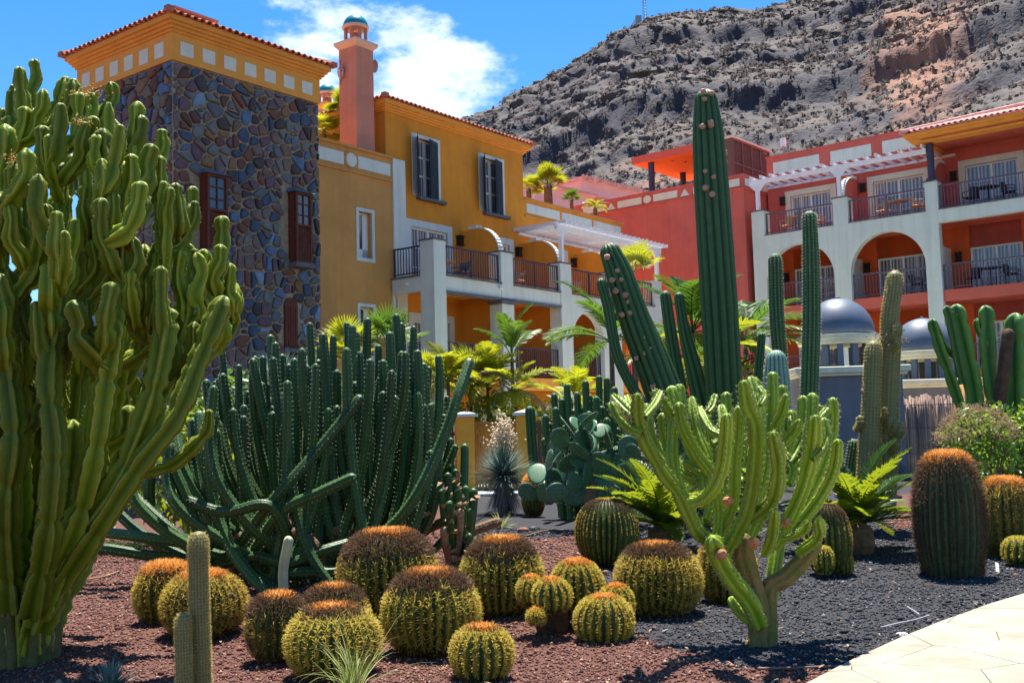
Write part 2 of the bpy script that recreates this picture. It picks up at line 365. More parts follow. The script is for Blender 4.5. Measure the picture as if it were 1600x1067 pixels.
# ------------------------------------------------------------ stone path (lower right)
m_pslab = mat('cream_flagstone', (.25, .225, .17), .85, .16, 3.5, .8, 14, rnd=.04, col2=(.36, .335, .27))
m_pbed = mat('path_mortar', (.30, .275, .215), .95, .2, 6, .3, 60)
mb = MB(); outer = [(3.6, 4.0), (2.2, 5.0)]
pe = PATH_EDGE; far = [(9, 12.5), (12, 9), (9, 3.5)]
poly = [(x, y, .02) for x, y in pe]+[(8.2, 12.6, .02), (10, 9, .02), (8, 4.5, .02), (3, 4.5, .02), (1.2, 5.2, .02)]
mb.prism(poly, (0, 0, .035)); path = mb.build('path', m_pbed, kind='structure')
rs = np.random.RandomState(3)
cells = voronoi(1.0, 8.5, 4.8, 12.6, .55, 1.2, rs)
for c in cells:
    for (ax, ay), (bx, by) in zip(pe[:-1], pe[1:]):
        ex, ey = bx-ax, by-ay; L = math.hypot(ex, ey); nx, ny = -ey/L, ex/L
        c = clip(c, ax-nx*.02, ay-ny*.02, nx, ny)
        if len(c) < 3: break
    if len(c) < 3: continue
    c = inset(c, .0022)
    if len(c) < 3 or parea(c) < .01: continue
    s = MB(); h = .018+.002*rs.rand(); s.prism([(x, y, .0551) for x, y in c], (0, 0, h)); s.build('flagstone', m_pslab, path, bevel=.002)
# ------------------------------------------------------------ hill
def sky_elev(a):   # tangent of elevation of the ridge against tan(azimuth)
    xs = [-1.6, -1.0, -.5, -.2, -.055, .0, .06, .115, .16, .205, .27, .33, .42, .6, 1.0, 2.0]
    es = [.02, .05, .10, .20, .285, .318, .352, .388, .399, .398, .402, .418, .46, .55, .6, .5]
    return np.interp(a, xs, es)
na, nr = 720, 250
TA = np.concatenate([np.linspace(-1.3, -.1, 60, endpoint=False), np.linspace(-.1, .60, 600, endpoint=False), np.linspace(.60, 1.5, 60)])
U = np.linspace(0, 1.25, nr)
R0 = 75+np.clip(.5-TA, 0, 2)*55; R1 = 300+np.clip(.55-TA, 0, 3)*150
rr = R0[:, None]+(R1-R0)[:, None]*U[None]
ca_ = 1/np.sqrt(1+TA**2); XX = rr*(TA*ca_)[:, None]; YY = rr*ca_[:, None]
Hr = sky_elev(TA)*R1*np.sqrt(1)*ca_*1.0+CH           # z/Y*... -> elevation measured along Y
Hr = CH+sky_elev(TA)*(R1*ca_)
prof = np.where(U < 1, .92*U**1.12+.08*U, 1-(U-1)*.35)
# strata: cliff bands follow height
h = prof[None]*Hr[:, None]
def fbm(x, y, z, o=5):
    return mnoise.fractal((x, y, z), 1.0, 2.1, o)
NF = np.vectorize(lambda x, y, z: fbm(x, y, z, 5)); NR = np.vectorize(lambda x, y, z: mnoise.ridged_multi_fractal((x, y, z), .9, 2.2, 5, 1., 2.))
big = NF(XX/60, YY/60, 0.3)
lvl = h/Hr[:, None]+.035*big+.05*(TA[:, None])
def cliff(l, c, w, s): return s*(1/(1+np.exp(-(l-c)/w)))
st = cliff(lvl, .60, .004, .050)+cliff(lvl, .86, .005, .045)+cliff(lvl, .36, .004, .02)+cliff(lvl, .74, .004, .02)+cliff(lvl, .48, .004, .015)
stb = .05*.0+(.150)*lvl
h2 = h+Hr[:, None]*(st-stb)*np.clip(1.15-U, 0, 1)[None]**.3
mid = NR(XX/16, YY/16, h/9); fine = NF(XX/4., YY/4., h/3)
amp = np.clip(U*6, 0, 1)[None]*np.clip(rr/200, .3, 2)
lay = NR(XX/26, YY/26, h/3.2)
cm = sum(np.exp(-((lvl-c-.006)/w)**2) for c, w in ((.60, .035), (.86, .03), (.36, .018), (.74, .02), (.48, .015)))
cm = np.clip(cm*(1.1+.9*NF(XX/30, YY/30, 4.)), 0, 1)
h2 = h2+amp*((.05+.8*cm)*(mid-1.2)+(.13+.30*cm)*fine+2.2*big+(.10+.6*cm)*(lay-1.2))
h2 = np.maximum(h2, -2)
fade = np.clip(U/.04, 0, 1)[None]; h2 = h2*fade+(-1.5)*(1-fade)
shift = 2.2*NF(XX/7+9, YY/7, h/5)
XX2 = XX+shift*amp*.8; YY2 = YY+shift*amp*.6
Vh = np.stack([XX2, YY2, h2], -1)
fi = gidx(nr, na)
# colour attribute: 0 dark basalt .. 1 pale scree, a red landslip scar on the right
gr = np.gradient(h2, axis=1)/np.gradient(rr, axis=1)
tone = np.clip(.66-.30*cm-(gr-.55)*.30+.25*NF(XX/22, YY/22, 5.)+.22*fine, 0, 1)
redm = np.clip(1.3-np.hypot((TA[:, None]-.405)/.048, (lvl-.60)/.20)+.7*NF(XX/9, YY/9, 8.), 0, 1)+np.clip(1.1-np.hypot((TA[:, None]-.46)/.05, (lvl-.80)/.05)+.6*NF(XX/9, YY/9, 8.), 0, 1)+np.clip(.75-np.hypot((TA[:, None]-.16)/.07, (lvl-.42)/.10)+.8*NF(XX/9, YY/9, 8.), 0, .7)
def hill_mat():
    m = mat('volcanic_hillside', (.1, .1, .1), .95, .40, .45, 1.0, 1.3, attr='tone', attr_ramp=[(0, (.038, .037, .048)), (.32, (.066, .060, .068)), (.55, (.092, .079, .076)), (.8, (.122, .102, .091)), (1, (.165, .137, .112))])
    n, l = m.node_tree.nodes, m.node_tree.links
    a = n.new('ShaderNodeAttribute'); a.attribute_name = 'scar'; mx = n.new('ShaderNodeMix'); mx.data_type = 'RGBA'
    hv = n['Hue/Saturation/Value']; l.new(hv.outputs[0], mx.inputs['A']); mx.inputs['B'].default_value = (.34, .165, .10, 1)
    mm = n.new('ShaderNodeMath'); mm.operation = 'MULTIPLY'; mm.inputs[1].default_value = .75; l.new(a.outputs['Fac'], mm.inputs[0]); l.new(mm.outputs[0], mx.inputs['Factor'])
    l.new(mx.outputs['Result'], n['Principled BSDF'].inputs['Base Color'])
    n['Bump'].inputs['Distance'].default_value = .45
    return m
m_hill = hill_mat()
npobj('hill', Vh.reshape(-1, 3), [fi[:, ::-1]], m_hill, attrs={'tone': tone.ravel(), 'scar': np.clip(redm, 0, 1).ravel()}, smooth=True, kind='structure')
# dry scrub on the hill: many small ragged bushes
ns = 6500; ii = RS.randint(60, 660, ns); jj = RS.randint(8, int(nr*.82), ns)
ctr = Vh[ii, jj]; rad = RS.uniform(.25, .95, ns)*np.clip(rr[ii, jj]/170, .4, 1.6)
k = 9; dirs = RS.normal(size=(ns, k, 3)); dirs /= np.linalg.norm(dirs, axis=2, keepdims=True); dirs[..., 2] = np.abs(dirs[..., 2])
c0 = ctr[:, None]+dirs*rad[:, None, None]*RS.uniform(.35, .9, (ns, k, 1))
t1 = RS.normal(size=(ns, k, 3)); t1 /= np.linalg.norm(t1, axis=2, keepdims=True); t2 = RS.normal(size=(ns, k, 3)); t2 /= np.linalg.norm(t2, axis=2, keepdims=True)
s_ = rad[:, None, None]*.42
V = np.stack([c0-t1*s_, c0+t2*s_, c0+t1*s_, c0-t2*s_], 2).reshape(-1, 3)
m_scrub = mat('dry_scrub', (.10, .088, .088), .95, .3, 2, col2=(.17, .147, .138), transl=.5)
npobj('dry_scrub', V, [np.arange(len(V)).reshape(-1, 4)], m_scrub, kind='stuff', label='grey leafless scrub scattered over the rocky hillside')
# scattered boulders / rock slabs on the hill
ns = 6000; ii = RS.randint(60, 660, ns); jj = RS.randint(5, int(nr*.84), ns)
ctr = Vh[ii, jj]; sz = RS.gamma(1.4, .13, ns)*np.clip(rr[ii, jj]/170, .4, 1.6)
sc3 = RS.uniform(.45, 1.2, (ns, 1, 3))*np.array([1.5, 1., .55]); P = OCT[None]*RS.uniform(.6, 1.3, (ns, 6, 1))*sc3*sz[:, None, None]
a = RS.uniform(0, 6.28, ns)[:, None]; P = np.stack([P[..., 0]*np.cos(a)-P[..., 1]*np.sin(a), P[..., 0]*np.sin(a)+P[..., 1]*np.cos(a), P[..., 2]], -1)+ctr[:, None]
m_rock = mat('hill_rock', (.1, .1, .1), .9, .3, .6, .8, 3, attr='rnd', attr_ramp=[(0, (.055, .052, .06)), (.5, (.10, .09, .087)), (1, (.20, .175, .155))])
m_rock.node_tree.nodes['Bump'].inputs['Distance'].default_value = .4
npobj('hill_boulders', P.reshape(-1, 3), [(OCF[None]+np.arange(ns)[:, None, None]*6).reshape(-1, 3)], m_rock, attrs={'rnd': np.repeat(RS.rand(ns), 6)}, kind='stuff', label='dark loose rocks lying all over the hillside')
# telecom mast on the ridge
def hill_pt(px, py_hint=None):
    t = (ray(px, 40)[0]/ray(px, 40)[1]); i = int(np.argmin(np.abs(TA-t))); col = Vh[i]; j = int(np.argmax(col[:, 2]/col[:, 1])); return col[j]
p = hill_pt(1018)
t = thing('telecom_mast', 'thin lattice mast beside a pale hut on top of the ridge', 'mast', (p[0], p[1], p[2]-.5))
mb = MB(); mm_ = mat('mast_steel', (.25, .27, .30), .5)
for sx, sy in ((-.6, -.5), (.6, -.5), (0, .6)): mb.tube([(sx, sy, 0), (sx*.5, sy*.5, 14)], .09, 5)
for q in range(13): z = q*1.05; mb.tube([(-.6+.02*q, -.5, z), (.6-.02*q, -.5, z+1.0)], .06, 4); mb.tube([(.6-.02*q, -.5, z), (0, .55, z+1.)], .06, 4)
mb.build('lattice', mm_, t)
mb = MB(); mb.box(-.8, -.2, -.9, -.5, 9, 11); mb.box(.2, .8, -.9, -.5, 10.5, 12.5); mb.build('antenna_panel', m_frame, t)
mb = MB(); mb.box(-3.2, -1.2, -1, 1, -4, 1.6); mb.build('hut', m_conc, t)
# ============================================================ buildings
ANG_Y = math.radians(52.79); O_Y = (1.77186, 37.0)
ANG_R = math.radians(49.96); O_R = (13.33018571, 41.0)
def wall_cells(mb, x0, x1, z0, z1, y0, y1, ops, mi=0, axis='x'):
    """wall slab with rectangular openings; axis 'x': runs along x with thickness y0..y1, axis 'y': runs along y"""
    xs = sorted({x0, x1, *[o[0] for o in ops], *[o[1] for o in ops]}); xs = [x for x in xs if x0 <= x <= x1]
    for a, b in zip(xs[:-1], xs[1:]):
        zz = [z0]; 
        for o in sorted([o for o in ops if o[0] < (a+b)/2 < o[1]], key=lambda o: o[2]): zz += [o[2], o[3]]
        zz.append(z1)
        for q in range(0, len(zz), 2):
            if zz[q+1]-zz[q] > 1e-4:
                if axis == 'x': mb.box(a, b, y0, y1, zz[q], zz[q+1], mi)
                else: mb.box(y0, y1, a, b, zz[q], zz[q+1], mi)
def arch_fill(mb, a, b, zs, zt, y0, y1, rz=None, n=20, mi=0, axis='x'):
    """solid above a semicircular/elliptic arch between a..b, spring zs, up to zt"""
    c, r = (a+b)/2, (b-a)/2; rz = rz or r
    for k in range(n):
        t0, t1 = math.pi*k/n, math.pi*(k+1)/n; xa, xb = c-r*math.cos(t0), c-r*math.cos(t1); za, zb = zs+rz*math.sin(t0), zs+rz*math.sin(t1)
        if axis == 'x': mb.prism([(xa, y0, za), (xb, y0, zb), (xb, y0, zt), (xa, y0, zt)], (0, y1-y0, 0), mi)
        else: mb.prism([(y0, xa, za), (y0, xb, zb), (y0, xb, zt), (y0, xa, zt)], (y1-y0, 0, 0), mi)
def P(ax, u, v, z): return (u, v, z) if ax == 'x' else (v, u, z)      # u along the wall, v depth
def bx(mb, ax, u0, u1, v0, v1, z0, z1, mi=0):
    if ax == 'x': mb.box(u0, u1, v0, v1, z0, z1, mi)
    else: mb.box(v0, v1, u0, u1, z0, z1, mi)
def railing(root, ax, u0, u1, v, z0, z1, m, step=.125, name='railing'):
    mb = MB(); lo, hi = min(u0, u1), max(u0, u1)
    bx(mb, ax, lo, hi, v-.025, v+.025, z1-.045, z1); bx(mb, ax, lo, hi, v-.018, v+.018, z0+.07, z0+.105)
    n = int((hi-lo)/step)
    for i in range(n+1):
        u = lo+(hi-lo)*(i+.5)/(n+1); bx(mb, ax, u-.011, u+.011, v-.011, v+.011, z0+.105, z1-.045)
    for u in ([lo+.03, hi-.03] + ([(lo+hi)/2] if hi-lo > 2 else [])): bx(mb, ax, u-.022, u+.022, v-.022, v+.022, z0, z1-.045)
    return mb.build(name, m, root)
def sliding_door(root, ax, u0, u1, v, z0, z1, trim=m_cream, curtain=True, tw=.24):
    """v = wall face (outside is smaller v). Door with rendered surround, white frame, two leaves with muntins"""
    mb = MB(); bx(mb, ax, u0-tw, u0, v-.03, v+.16, z0, z1+tw); bx(mb, ax, u1, u1+tw, v-.03, v+.16, z0, z1+tw); bx(mb, ax, u0, u1, v-.03, v+.16, z1, z1+tw)
    d = mb.build('door', trim, root)
    mb = MB(); f = .07; c = (u0+u1)/2
    bx(mb, ax, u0, u0+f, v+.06, v+.15, z0, z1-f); bx(mb, ax, u1-f, u1, v+.06, v+.15, z0, z1-f); bx(mb, ax, u0, u1, v+.06, v+.15, z1-f, z1); bx(mb, ax, c-f*.6, c+f*.6, v+.05, v+.14, z0, z1-f)
    for q in (.25, .75): u = u0+(u1-u0)*q; bx(mb, ax, u-.015, u+.015, v+.085, v+.125, z0+.1, z1-f)
    for q in (.33, .66): z = z0+(z1-z0)*q; bx(mb, ax, u0+f, c-f*.6, v+.088, v+.122, z-.013, z+.013); bx(mb, ax, c+f*.6, u1-f, v+.088, v+.122, z-.013, z+.013)
    mb.build('frame', m_frame, d)
    mb = MB(); bx(mb, ax, u0+f, c-f*.6, v+.10, v+.115, z0+.05, z1-f); bx(mb, ax, c+f*.6, u1-f, v+.10, v+.115, z0+.05, z1-f)
    mb.build('pane', m_curt if curtain else m_glass, d)
def blind_door(root, ax, u0, u1, v, z0, z1):
    mb = MB(); bx(mb, ax, u0, u1, v-.04, v-.005, z0, z1); n = int((z1-z0)/.12)
    for i in range(n): z = z0+i*.12; bx(mb, ax, u0+.03, u1-.03, v-.055, v-.04, z+.01, z+.105)
    d = mb.build('door_blind', m_blind, root)
    mb = MB(); bx(mb, ax, u0-.07, u0, v-.07, v, z0, z1+.07); bx(mb, ax, u1, u1+.07, v-.07, v, z0, z1+.07); bx(mb, ax, u0, u1, v-.07, v, z1, z1+.07); mb.build('frame', m_frame, d)
def wall_lamp(root, ax, u, v, z):
    mb = MB(); bx(mb, ax, u-.10, u+.10, v-.16, v, z-.15, z+.13); bx(mb, ax, u-.13, u+.13, v-.19, v, z+.13, z+.16); bx(mb, ax, u-.12, u+.12, v-.18, v, z-.18, z-.15); mb.build('wall_lamp', m_lamp, root)
def partition(root, ax, u, v_wall, v_front, z0, ztop, m, mcap):
    """party wall whose top ends in a quarter arch towards the balcony edge"""
    r = .95; vf = v_front; n = 12; pts = [P(ax, u, v_wall, z0), P(ax, u, vf, z0), P(ax, u, vf, ztop-r)]
    arc = [(vf+r*(1-math.cos(math.pi/2*k/n)), ztop-r+r*math.sin(math.pi/2*k/n)) for k in range(1, n+1)]
    pts += [P(ax, u, a, b) for a, b in arc]+[P(ax, u, v_wall, ztop)]
    mb = MB(); mb.prism(pts, P(ax, .18, 0, 0)); w = mb.build('party_wall', m, root)
    mb = MB(); full = [(vf, ztop-r)]+arc
    for (a0, b0), (a1, b1) in zip(full[:-1], full[1:]):
        mb.prism([P(ax, u-.03, a0, b0), P(ax, u-.03, a1, b1), P(ax, u-.03, a1+.0, b1+.05), P(ax, u-.03, a0-.04, b0+.03)], P(ax, .24, 0, 0))
    bx(mb, ax, u-.06, u+.24, vf+r-.05, vf+r+.28, ztop+.0, ztop+.12)
    mb.build('coping', mcap, w)
def tiled_edge(mb, ax, u0, u1, v, z, length=.5, slope=.35, pitch=.21, r=.085, sgn=1, hip=True):
    """row of barrel tiles along an eave: half tubes running up the roof (towards +v if sgn 1)"""
    n = int(abs(u1-u0)/pitch); full = length
    for i in range(n):
        u = min(u0, u1)+(i+.5)*pitch; k = 6; vs = []
        length = max(.12, min(full, min(u-min(u0, u1), max(u0, u1)-u)+.05)) if hip else full
        for e in (0, 1):
            vv = v+sgn*length*e; zz = z+length*slope*e
            for q in range(k+1): a = math.pi*q/k; vs.append(P(ax, u+r*(1-.12*e)*math.cos(a), vv, zz+r*math.sin(a)*1.1))
            for q in range(k, -1, -1): a = math.pi*q/k; vs.append(P(ax, u+.75*r*math.cos(a), vv, zz+.75*r*math.sin(a)*1.1))
        m = 2*(k+1); mb.add(vs, [(a, (a+1) % m, m+(a+1) % m, m+a) for a in range(m)]+[tuple(range(m))[::-1]])
def roof_part(root, x0, x1, y0, y1, z, slope, m, mt, name='roof', hip=True, cap=True):
    """hipped roof with barrel tile courses on the four eaves"""
    h = min(x1-x0, y1-y0)/2*slope; i = min(x1-x0, y1-y0)/2; mb = MB()
    if (x1-x0) >= (y1-y0): r0, r1 = (x0+i, (y0+y1)/2, z+h), (x1-i, (y0+y1)/2, z+h)
    else: r0, r1 = ((x0+x1)/2, y0+i, z+h), ((x0+x1)/2, y1-i, z+h)
    if r0 == r1: r1 = (r1[0]+.01, r1[1], r1[2])
    V = [(x0, y0, z), (x1, y0, z), (x1, y1, z), (x0, y1, z), r0, r1]
    if (x1-x0) >= (y1-y0): F = [(0, 1, 5, 4), (1, 2, 5), (2, 3, 4, 5), (3, 0, 4), (3, 2, 1, 0)]
    else: F = [(0, 1, 4), (1, 2, 5, 4), (2, 3, 5), (3, 0, 4, 5), (3, 2, 1, 0)]
    mb.add(V, F); rf = mb.build(name, m, root)
    mb = MB(); L = min(1.6, i*.9)
    tiled_edge(mb, 'x', x0, x1, y0-.06, z-.01, L, slope, sgn=1); tiled_edge(mb, 'x', x0, x1, y1+.06, z-.01, L, slope, sgn=-1)
    tiled_edge(mb, 'y', y0, y1, x0-.06, z-.01, L, slope, sgn=1); tiled_edge(mb, 'y', y0, y1, x1+.06, z-.01, L, slope, sgn=-1)
    mb.build('eave_tiles', mt, rf, kind='stuff')
    mb = MB()
    for c, rr_ in (((x0, y0, z), r0), ((x1, y0, z), r1 if x1-x0 >= y1-y0 else r0), ((x1, y1, z), r1), ((x0, y1, z), r0 if x1-x0 >= y1-y0 else r1)):
        a, b = Vector(c), Vector(rr_); mb.tube([a+Vector((0, 0, .06)), b+Vector((0, 0, .06))], .11, 8)
        mb.box(a.x-.09, a.x+.09, a.y-.09, a.y+.09, a.z, a.z+.13)
    if (Vector(r0)-Vector(r1)).length > .1: mb.tube([Vector(r0)+Vector((0, 0, .05)), Vector(r1)+Vector((0, 0, .05))], .11, 8)
    mb.build('ridge_tiles', mt, rf, kind='stuff')
    return rf
def cornice(root, x0, x1, y0, y1, z0, steps, m, name='cornice'):
    """stepped eaves moulding round a rectangle; steps [(out, height)]"""
    mb = MB(); z = z0
    for o, hh in steps: mb.box(x0-o, x1+o, y0-o, y1+o, z, z+hh); z += hh
    return mb.build(name, m, root)
# ---------------------------------------------------------------- stone tower
tw = thing('stone_tower', 'square tower clad in dark blue and brown crazy stonework under a tiled ochre cornice', 'tower', (*O_Y, 0), ANG_Y)
TX0, TX1, TY0, TY1 = -15.2, -10.43, 1.0, 5.2
mb = MB(); mb.box(TX0, TX1, TY0, TY1, 0, 10.95); mb.build('wall', m_mortar, tw)
fr = MB(); fr.box(TX0-.05, TX1+.05, TY0-.05, TY1+.05, 10.95, 11.66); frz = fr.build('frieze', m_cor, tw)
for i in range(7):
    xa = -15.01+i*.66; q = MB(); q.box(xa, xa+.38, TY0-.065, TY0-.02, 11.12, 11.47); q.build('cream_panel', m_cream, frz)
for i in range(6):
    ya = 1.29+i*.663; q = MB(); q.box(TX0-.065, TX0-.02, ya, ya+.38, 11.10, 11.48); q.build('cream_panel', m_cream, frz)
cornice(tw, TX0, TX1, TY0, TY1, 11.66, [(.09, .07), (.15, .08), (.21, .08), (.28, .13)], m_cor)
roof_part(tw, TX0-.32, TX1+.32, TY0-.32, TY1+.32, 12.02, .30, m_tile, m_tile)
mb = MB(); cx, cy = (TX0+TX1)/2, (TY0+TY1)/2; mb.box(-14.35, -13.15, 2.1, 3.1, 12.2, 12.80); mb.box(-14.45, -13.05, 2.0, 3.2, 12.80, 12.86); mb.build('roof_lantern', m_pink, tw)
rs = np.random.RandomState(11); stones = []
holes = [(-11.78, -11.25, 3.9, 5.36), (-11.8, -11.05, 6.25, 8.3), (-14.6, -13.82, 6.25, 8.3)]
for c in voronoi(TX0, TX1, .3, 10.93, .295, 1.35, rs):
    c = inset(c, .017+.018*rs.rand()); 
    if len(c) < 3: continue
    mx, my = sum(p[0] for p in c)/len(c), sum(p[1] for p in c)/len(c)
    if any(a < mx < b and d < my < e for a, b, d, e in holes): continue
    stones.append((my < 3.4, 0, c))
for c in voronoi(TY0, TY1, .3, 10.93, .295, 1.35, rs):
    c = inset(c, .016+.01*rs.rand())
    if len(c) < 3: continue
    my = sum(p[1] for p in c)/len(c); stones.append((my < 7.5, 1, c))
def rubble(m_, poly, ext, a):
    n = len(poly); P0 = [Vector(p) for p in poly]; e = Vector(ext); c = sum(P0, Vector())/n
    P1 = [p+e*.62 for p in P0]; P2 = [c+(p-c)*.80+e+e*random.uniform(-.12, .12) for p in P0]
    m_.add(P0+P1+P2, [(k*n+i, k*n+(i+1) % n, (k+1)*n+(i+1) % n, (k+1)*n+i) for k in (0, 1) for i in range(n)]+[tuple(range(2*n, 3*n))], 0, a)
rest = MB(); cnt = 0
stones.sort(key=lambda s: (s[0], s[1], -parea(s[2])))
for low, side, c in stones:
    d = .045+.05*rs.rand(); r = rs.rand()
    if side == 0: poly = [(x, TY0-.001, z) for x, z in c]; ext = (0, -d, 0)
    else: poly = [(TX0-.001, y, z) for y, z in c]; ext = (-d, 0, 0)
    if cnt < 298 and not low:
        s = MB(); rubble(s, poly, ext, r); o = s.build('stone', m_stone, tw); o.data.attributes.new('rnd', 'FLOAT', 'POINT').data.foreach_set('value', [r]*len(s.v)); cnt += 1
    else: rubble(rest, poly, ext, r)
for face in (2, 3):      # the two hidden sides, coarser
    for c in voronoi(TY0, TY1, .3, 10.93, .5, .9, rs) if face == 2 else voronoi(TX0, TX1, .3, 10.93, .5, .9, rs):
        c = inset(c, .02)
        if len(c) < 3: continue
        rest.prism([(TX1+.001, y, z) for y, z in c] if face == 2 else [(x, TY1+.001, z) for x, z in c], (.04, 0, 0) if face == 2 else (0, .04, 0), a=rs.rand())
o = rest.build('stone_cladding', m_stone, tw, kind='stuff'); o.data.attributes.new('rnd', 'FLOAT', 'POINT').data.foreach_set('value', rest.a)
def bay(x0, x1, z0, z1, kid_lattice):
    y1 = TY0; y0 = y1-.34; mb = MB(); c = .06
    for xx in (x0, x1-c): 
        for yy in (y0, y1-.07): mb.box(xx, xx+c, yy, yy+c, z0, z1)
    zm = z0+(z1-z0)*.52
    for z in (z0, zm, z1-c): mb.box(x0+c, x1-c, y0, y0+c, z, z+c); mb.box(x0, x0+c, y0+c, y1, z, z+c); mb.box(x1-c, x1, y0+c, y1, z, z+c)
    mb.box(x0+.01, x1-.01, y0+.1, y1, z0+.01, z1-.01)
    b = mb.build('bay_window', m_wood, tw)
    r = MB(); r.add([(x0-.08, y0-.08, z1), (x1+.08, y0-.08, z1), (x1+.08, y1, z1+.02), (x0-.08, y1, z1+.02), (x0+.1, y1-.1, z1+.17), (x1-.1, y1-.1, z1+.17), (x1, y1, z1+.17), (x0, y1, z1+.17)], [(3, 2, 1, 0), (0, 1, 5, 4), (1, 2, 6, 5), (3, 0, 4, 7), (4, 5, 6, 7), (2, 3, 7, 6)]); r.build('bay_roof', m_slate, b)
    s = MB(); s.box(x0-.06, x1+.06, y0-.05, y1, z0-.12, z0); s.build('sill', m_slate, b)
    g = MB(); g.box(x0+c, x1-c, y0+.055, y0+.07, zm+c, z1-c); g.build('pane', m_glass, b)
    w = MB(); 
    for q in (.33, .66): z = zm+(z1-zm)*q; w.box(x0+c, x1-c, y0+.02, y0+.055, z-.012, z+.012)
    w.box((x0+x1)/2-.012, (x0+x1)/2+.012, y0+.022, y0+.052, zm+c, z1-c)
    n = 9; hgt = zm-z0-c; wd = x1-x0-2*c
    for i in range(-n, n*2):   # diagonal lattice, clipped to the lower panel
        for s_ in (1, -1):
            xa = x0+c+i*wd/n; za = z0+c; xb = xa+hgt; zb = zm
            if s_ < 0: xa, xb = x0+x1-xa, x0+x1-xb
            pts = []
            lo, hi = x0+c, x1-c
            t0, t1 = 0., 1.
            dx = xb-xa
            ta, tb = (lo-xa)/dx, (hi-xa)/dx
            if ta > tb: ta, tb = tb, ta
            t0, t1 = max(0, ta), min(1, tb)
            if t1-t0 < .03: continue
            p0 = (xa+dx*t0, za+(zb-za)*t0); p1 = (xa+dx*t1, za+(zb-za)*t1)
            w.prism([(p0[0]-.012, y0+.02+(.008 if s_ < 0 else 0), p0[1]), (p0[0]+.012, y0+.02+(.008 if s_ < 0 else 0), p0[1]), (p1[0]+.012, y0+.02+(.008 if s_ < 0 else 0), p1[1]), (p1[0]-.012, y0+.02+(.008 if s_ < 0 else 0), p1[1])], (0, .008, 0))
    w.build('lattice', m_wood, b)
bay(-11.55, -10.98, 6.27, 8.2, 1); bay(-14.42, -13.80, 6.27, 8.2, 1)
mb = MB(); x0, x1 = -11.74, -11.28; mb.box(x0, x1, TY0-.05, TY0, 3.95, 5.1); n = 10; c = (x0+x1)/2; r = (x1-x0)/2
mb.prism([(c+r*math.cos(math.pi*k/n), TY0-.05, 5.1+r*math.sin(math.pi*k/n)) for k in range(n+1)], (0, .05, 0)); d = mb.build('arched_shutter', m_wood, tw)
mb = MB(); 
for i in range(5): xx = x0+.03+i*.085; mb.box(xx, xx+.06, TY0-.065, TY0-.05, 3.99, 5.08)
mb.build('slats', m_wood, d); mb = MB(); mb.box(x0-.08, x1+.08, TY0-.14, TY0, 3.85, 3.95); mb.build('sill', m_slate, d)
# ---------------------------------------------------------------- yellow wing
yb = thing('yellow_hotel_wing', 'ochre yellow three storey wing with pale columns, slate shutters and balconies', 'building', (*O_Y, 0), ANG_Y)
WY = 2.0; BX0, BX1 = -6.65, .65
doors2 = [(-5.56, -3.75), (-2.2, -.31), (1.25, 3.19), (4.6, 6.5)]
mb = MB()
wins = [(-5.16, -4.17, 9.30, 11.25), (-1.70, -.64, 9.30, 11.25)]
wall_cells(mb, BX0, BX1, 0, 11.9, WY, WY+.3, [(a, b, z, z+2.0) for a, b in doors2[:2] for z in (.4, 3.3, 6.30)]+wins)
mb.box(BX0, BX0+.3, WY+.3, 8, 0, 11.9); mb.box(BX1-.3, BX1, WY+.3, 8, 0, 11.9); mb.box(BX0+.3, BX1-.3, 7.7, 8, 0, 11.9)
mb.box(BX0+.3, BX1-.3, WY+.3, 7.7, 11.4, 11.6)
wall_cells(mb, BX1, 7.63, 0, 10.12, WY, WY+.3, [(a, b, z, z+2.0) for a, b in doors2[2:] for z in (.4, 3.3, 6.30)])
mb.box(7.33, 7.63, WY+.3, 9, 0, 10.12); mb.box(BX1, 7.33, 8.7, 9, 0, 10.12); mb.box(BX1, 7.33, WY+.3, 8.7, 9.3, 9.5)
mb.build('wall', m_yel, yb)
# dark rooms behind the openings
mb = MB(); mb.box(BX0+.3, 7.33, WY+1.6, WY+1.7, 0, 9.3); mb.build('room_wall', m_conc, yb)
cornice(yb, BX0, BX1, WY, 8, 11.80, [(.05, .06), (.11, .07), (.17, .07), (.26, .14)], m_cor)
roof_part(yb, BX0-.3, BX1+.3, WY-.3, 8.3, 12.14, .32, m_tile, m_tile)
# terrace wing on the left, in front of the block
mb = MB(); wins2 = [(-8.10, -7.54, 6.92, 8.34), (-8.10, -7.54, 3.95, 5.42), (-8.10, -7.54, .9, 2.3)]
wall_cells(mb, -10.42, -6.60, 0, 10.22, 1.8, 2.1, wins2); mb.box(-10.42, -6.66, 2.1, 8, 9.75, 9.9); mb.box(-10.42, -6.66, 7.7, 8, 0, 9.74); mb.box(-10.42, -10.2, 2.1, 7.7, 0, 10.0)
mb.build('terrace_wall', m_yel2, yb)
mb = MB(); mb.box(-10.42, -6.60, 1.72, 2.12, 10.22, 10.29); mb.box(-10.42, -6.60, 1.74, 1.8, 9.47, 9.53)
n = 20; pts = [(-8.38+.30*math.cos(2*math.pi*k/n), 1.775, 9.86+.26*math.sin(2*math.pi*k/n)) for k in range(n)]; mb.prism(pts, (0, .02, 0)); mb.build('parapet_moulding', m_yel2, yb)
for a, b in ((-10.3, -8.68), (-8.09, -6.68)):
    q = MB(); q.box(a, b, 1.782, 1.81, 9.66, 10.04); q.build('pale_panel', m_wht, yb)
q = MB(); q.prism([(-8.38+.22*math.cos(2*math.pi*k/n), 1.762, 9.86+.21*math.sin(2*math.pi*k/n)) for k in range(n)], (0, .01, 0)); q.build('pale_panel', m_wht, yb)
mb = MB(); mb.box(-6.599, -6.04, 1.74, 2.0, 0, 10.25); mb.build('pilaster', m_wht, yb)
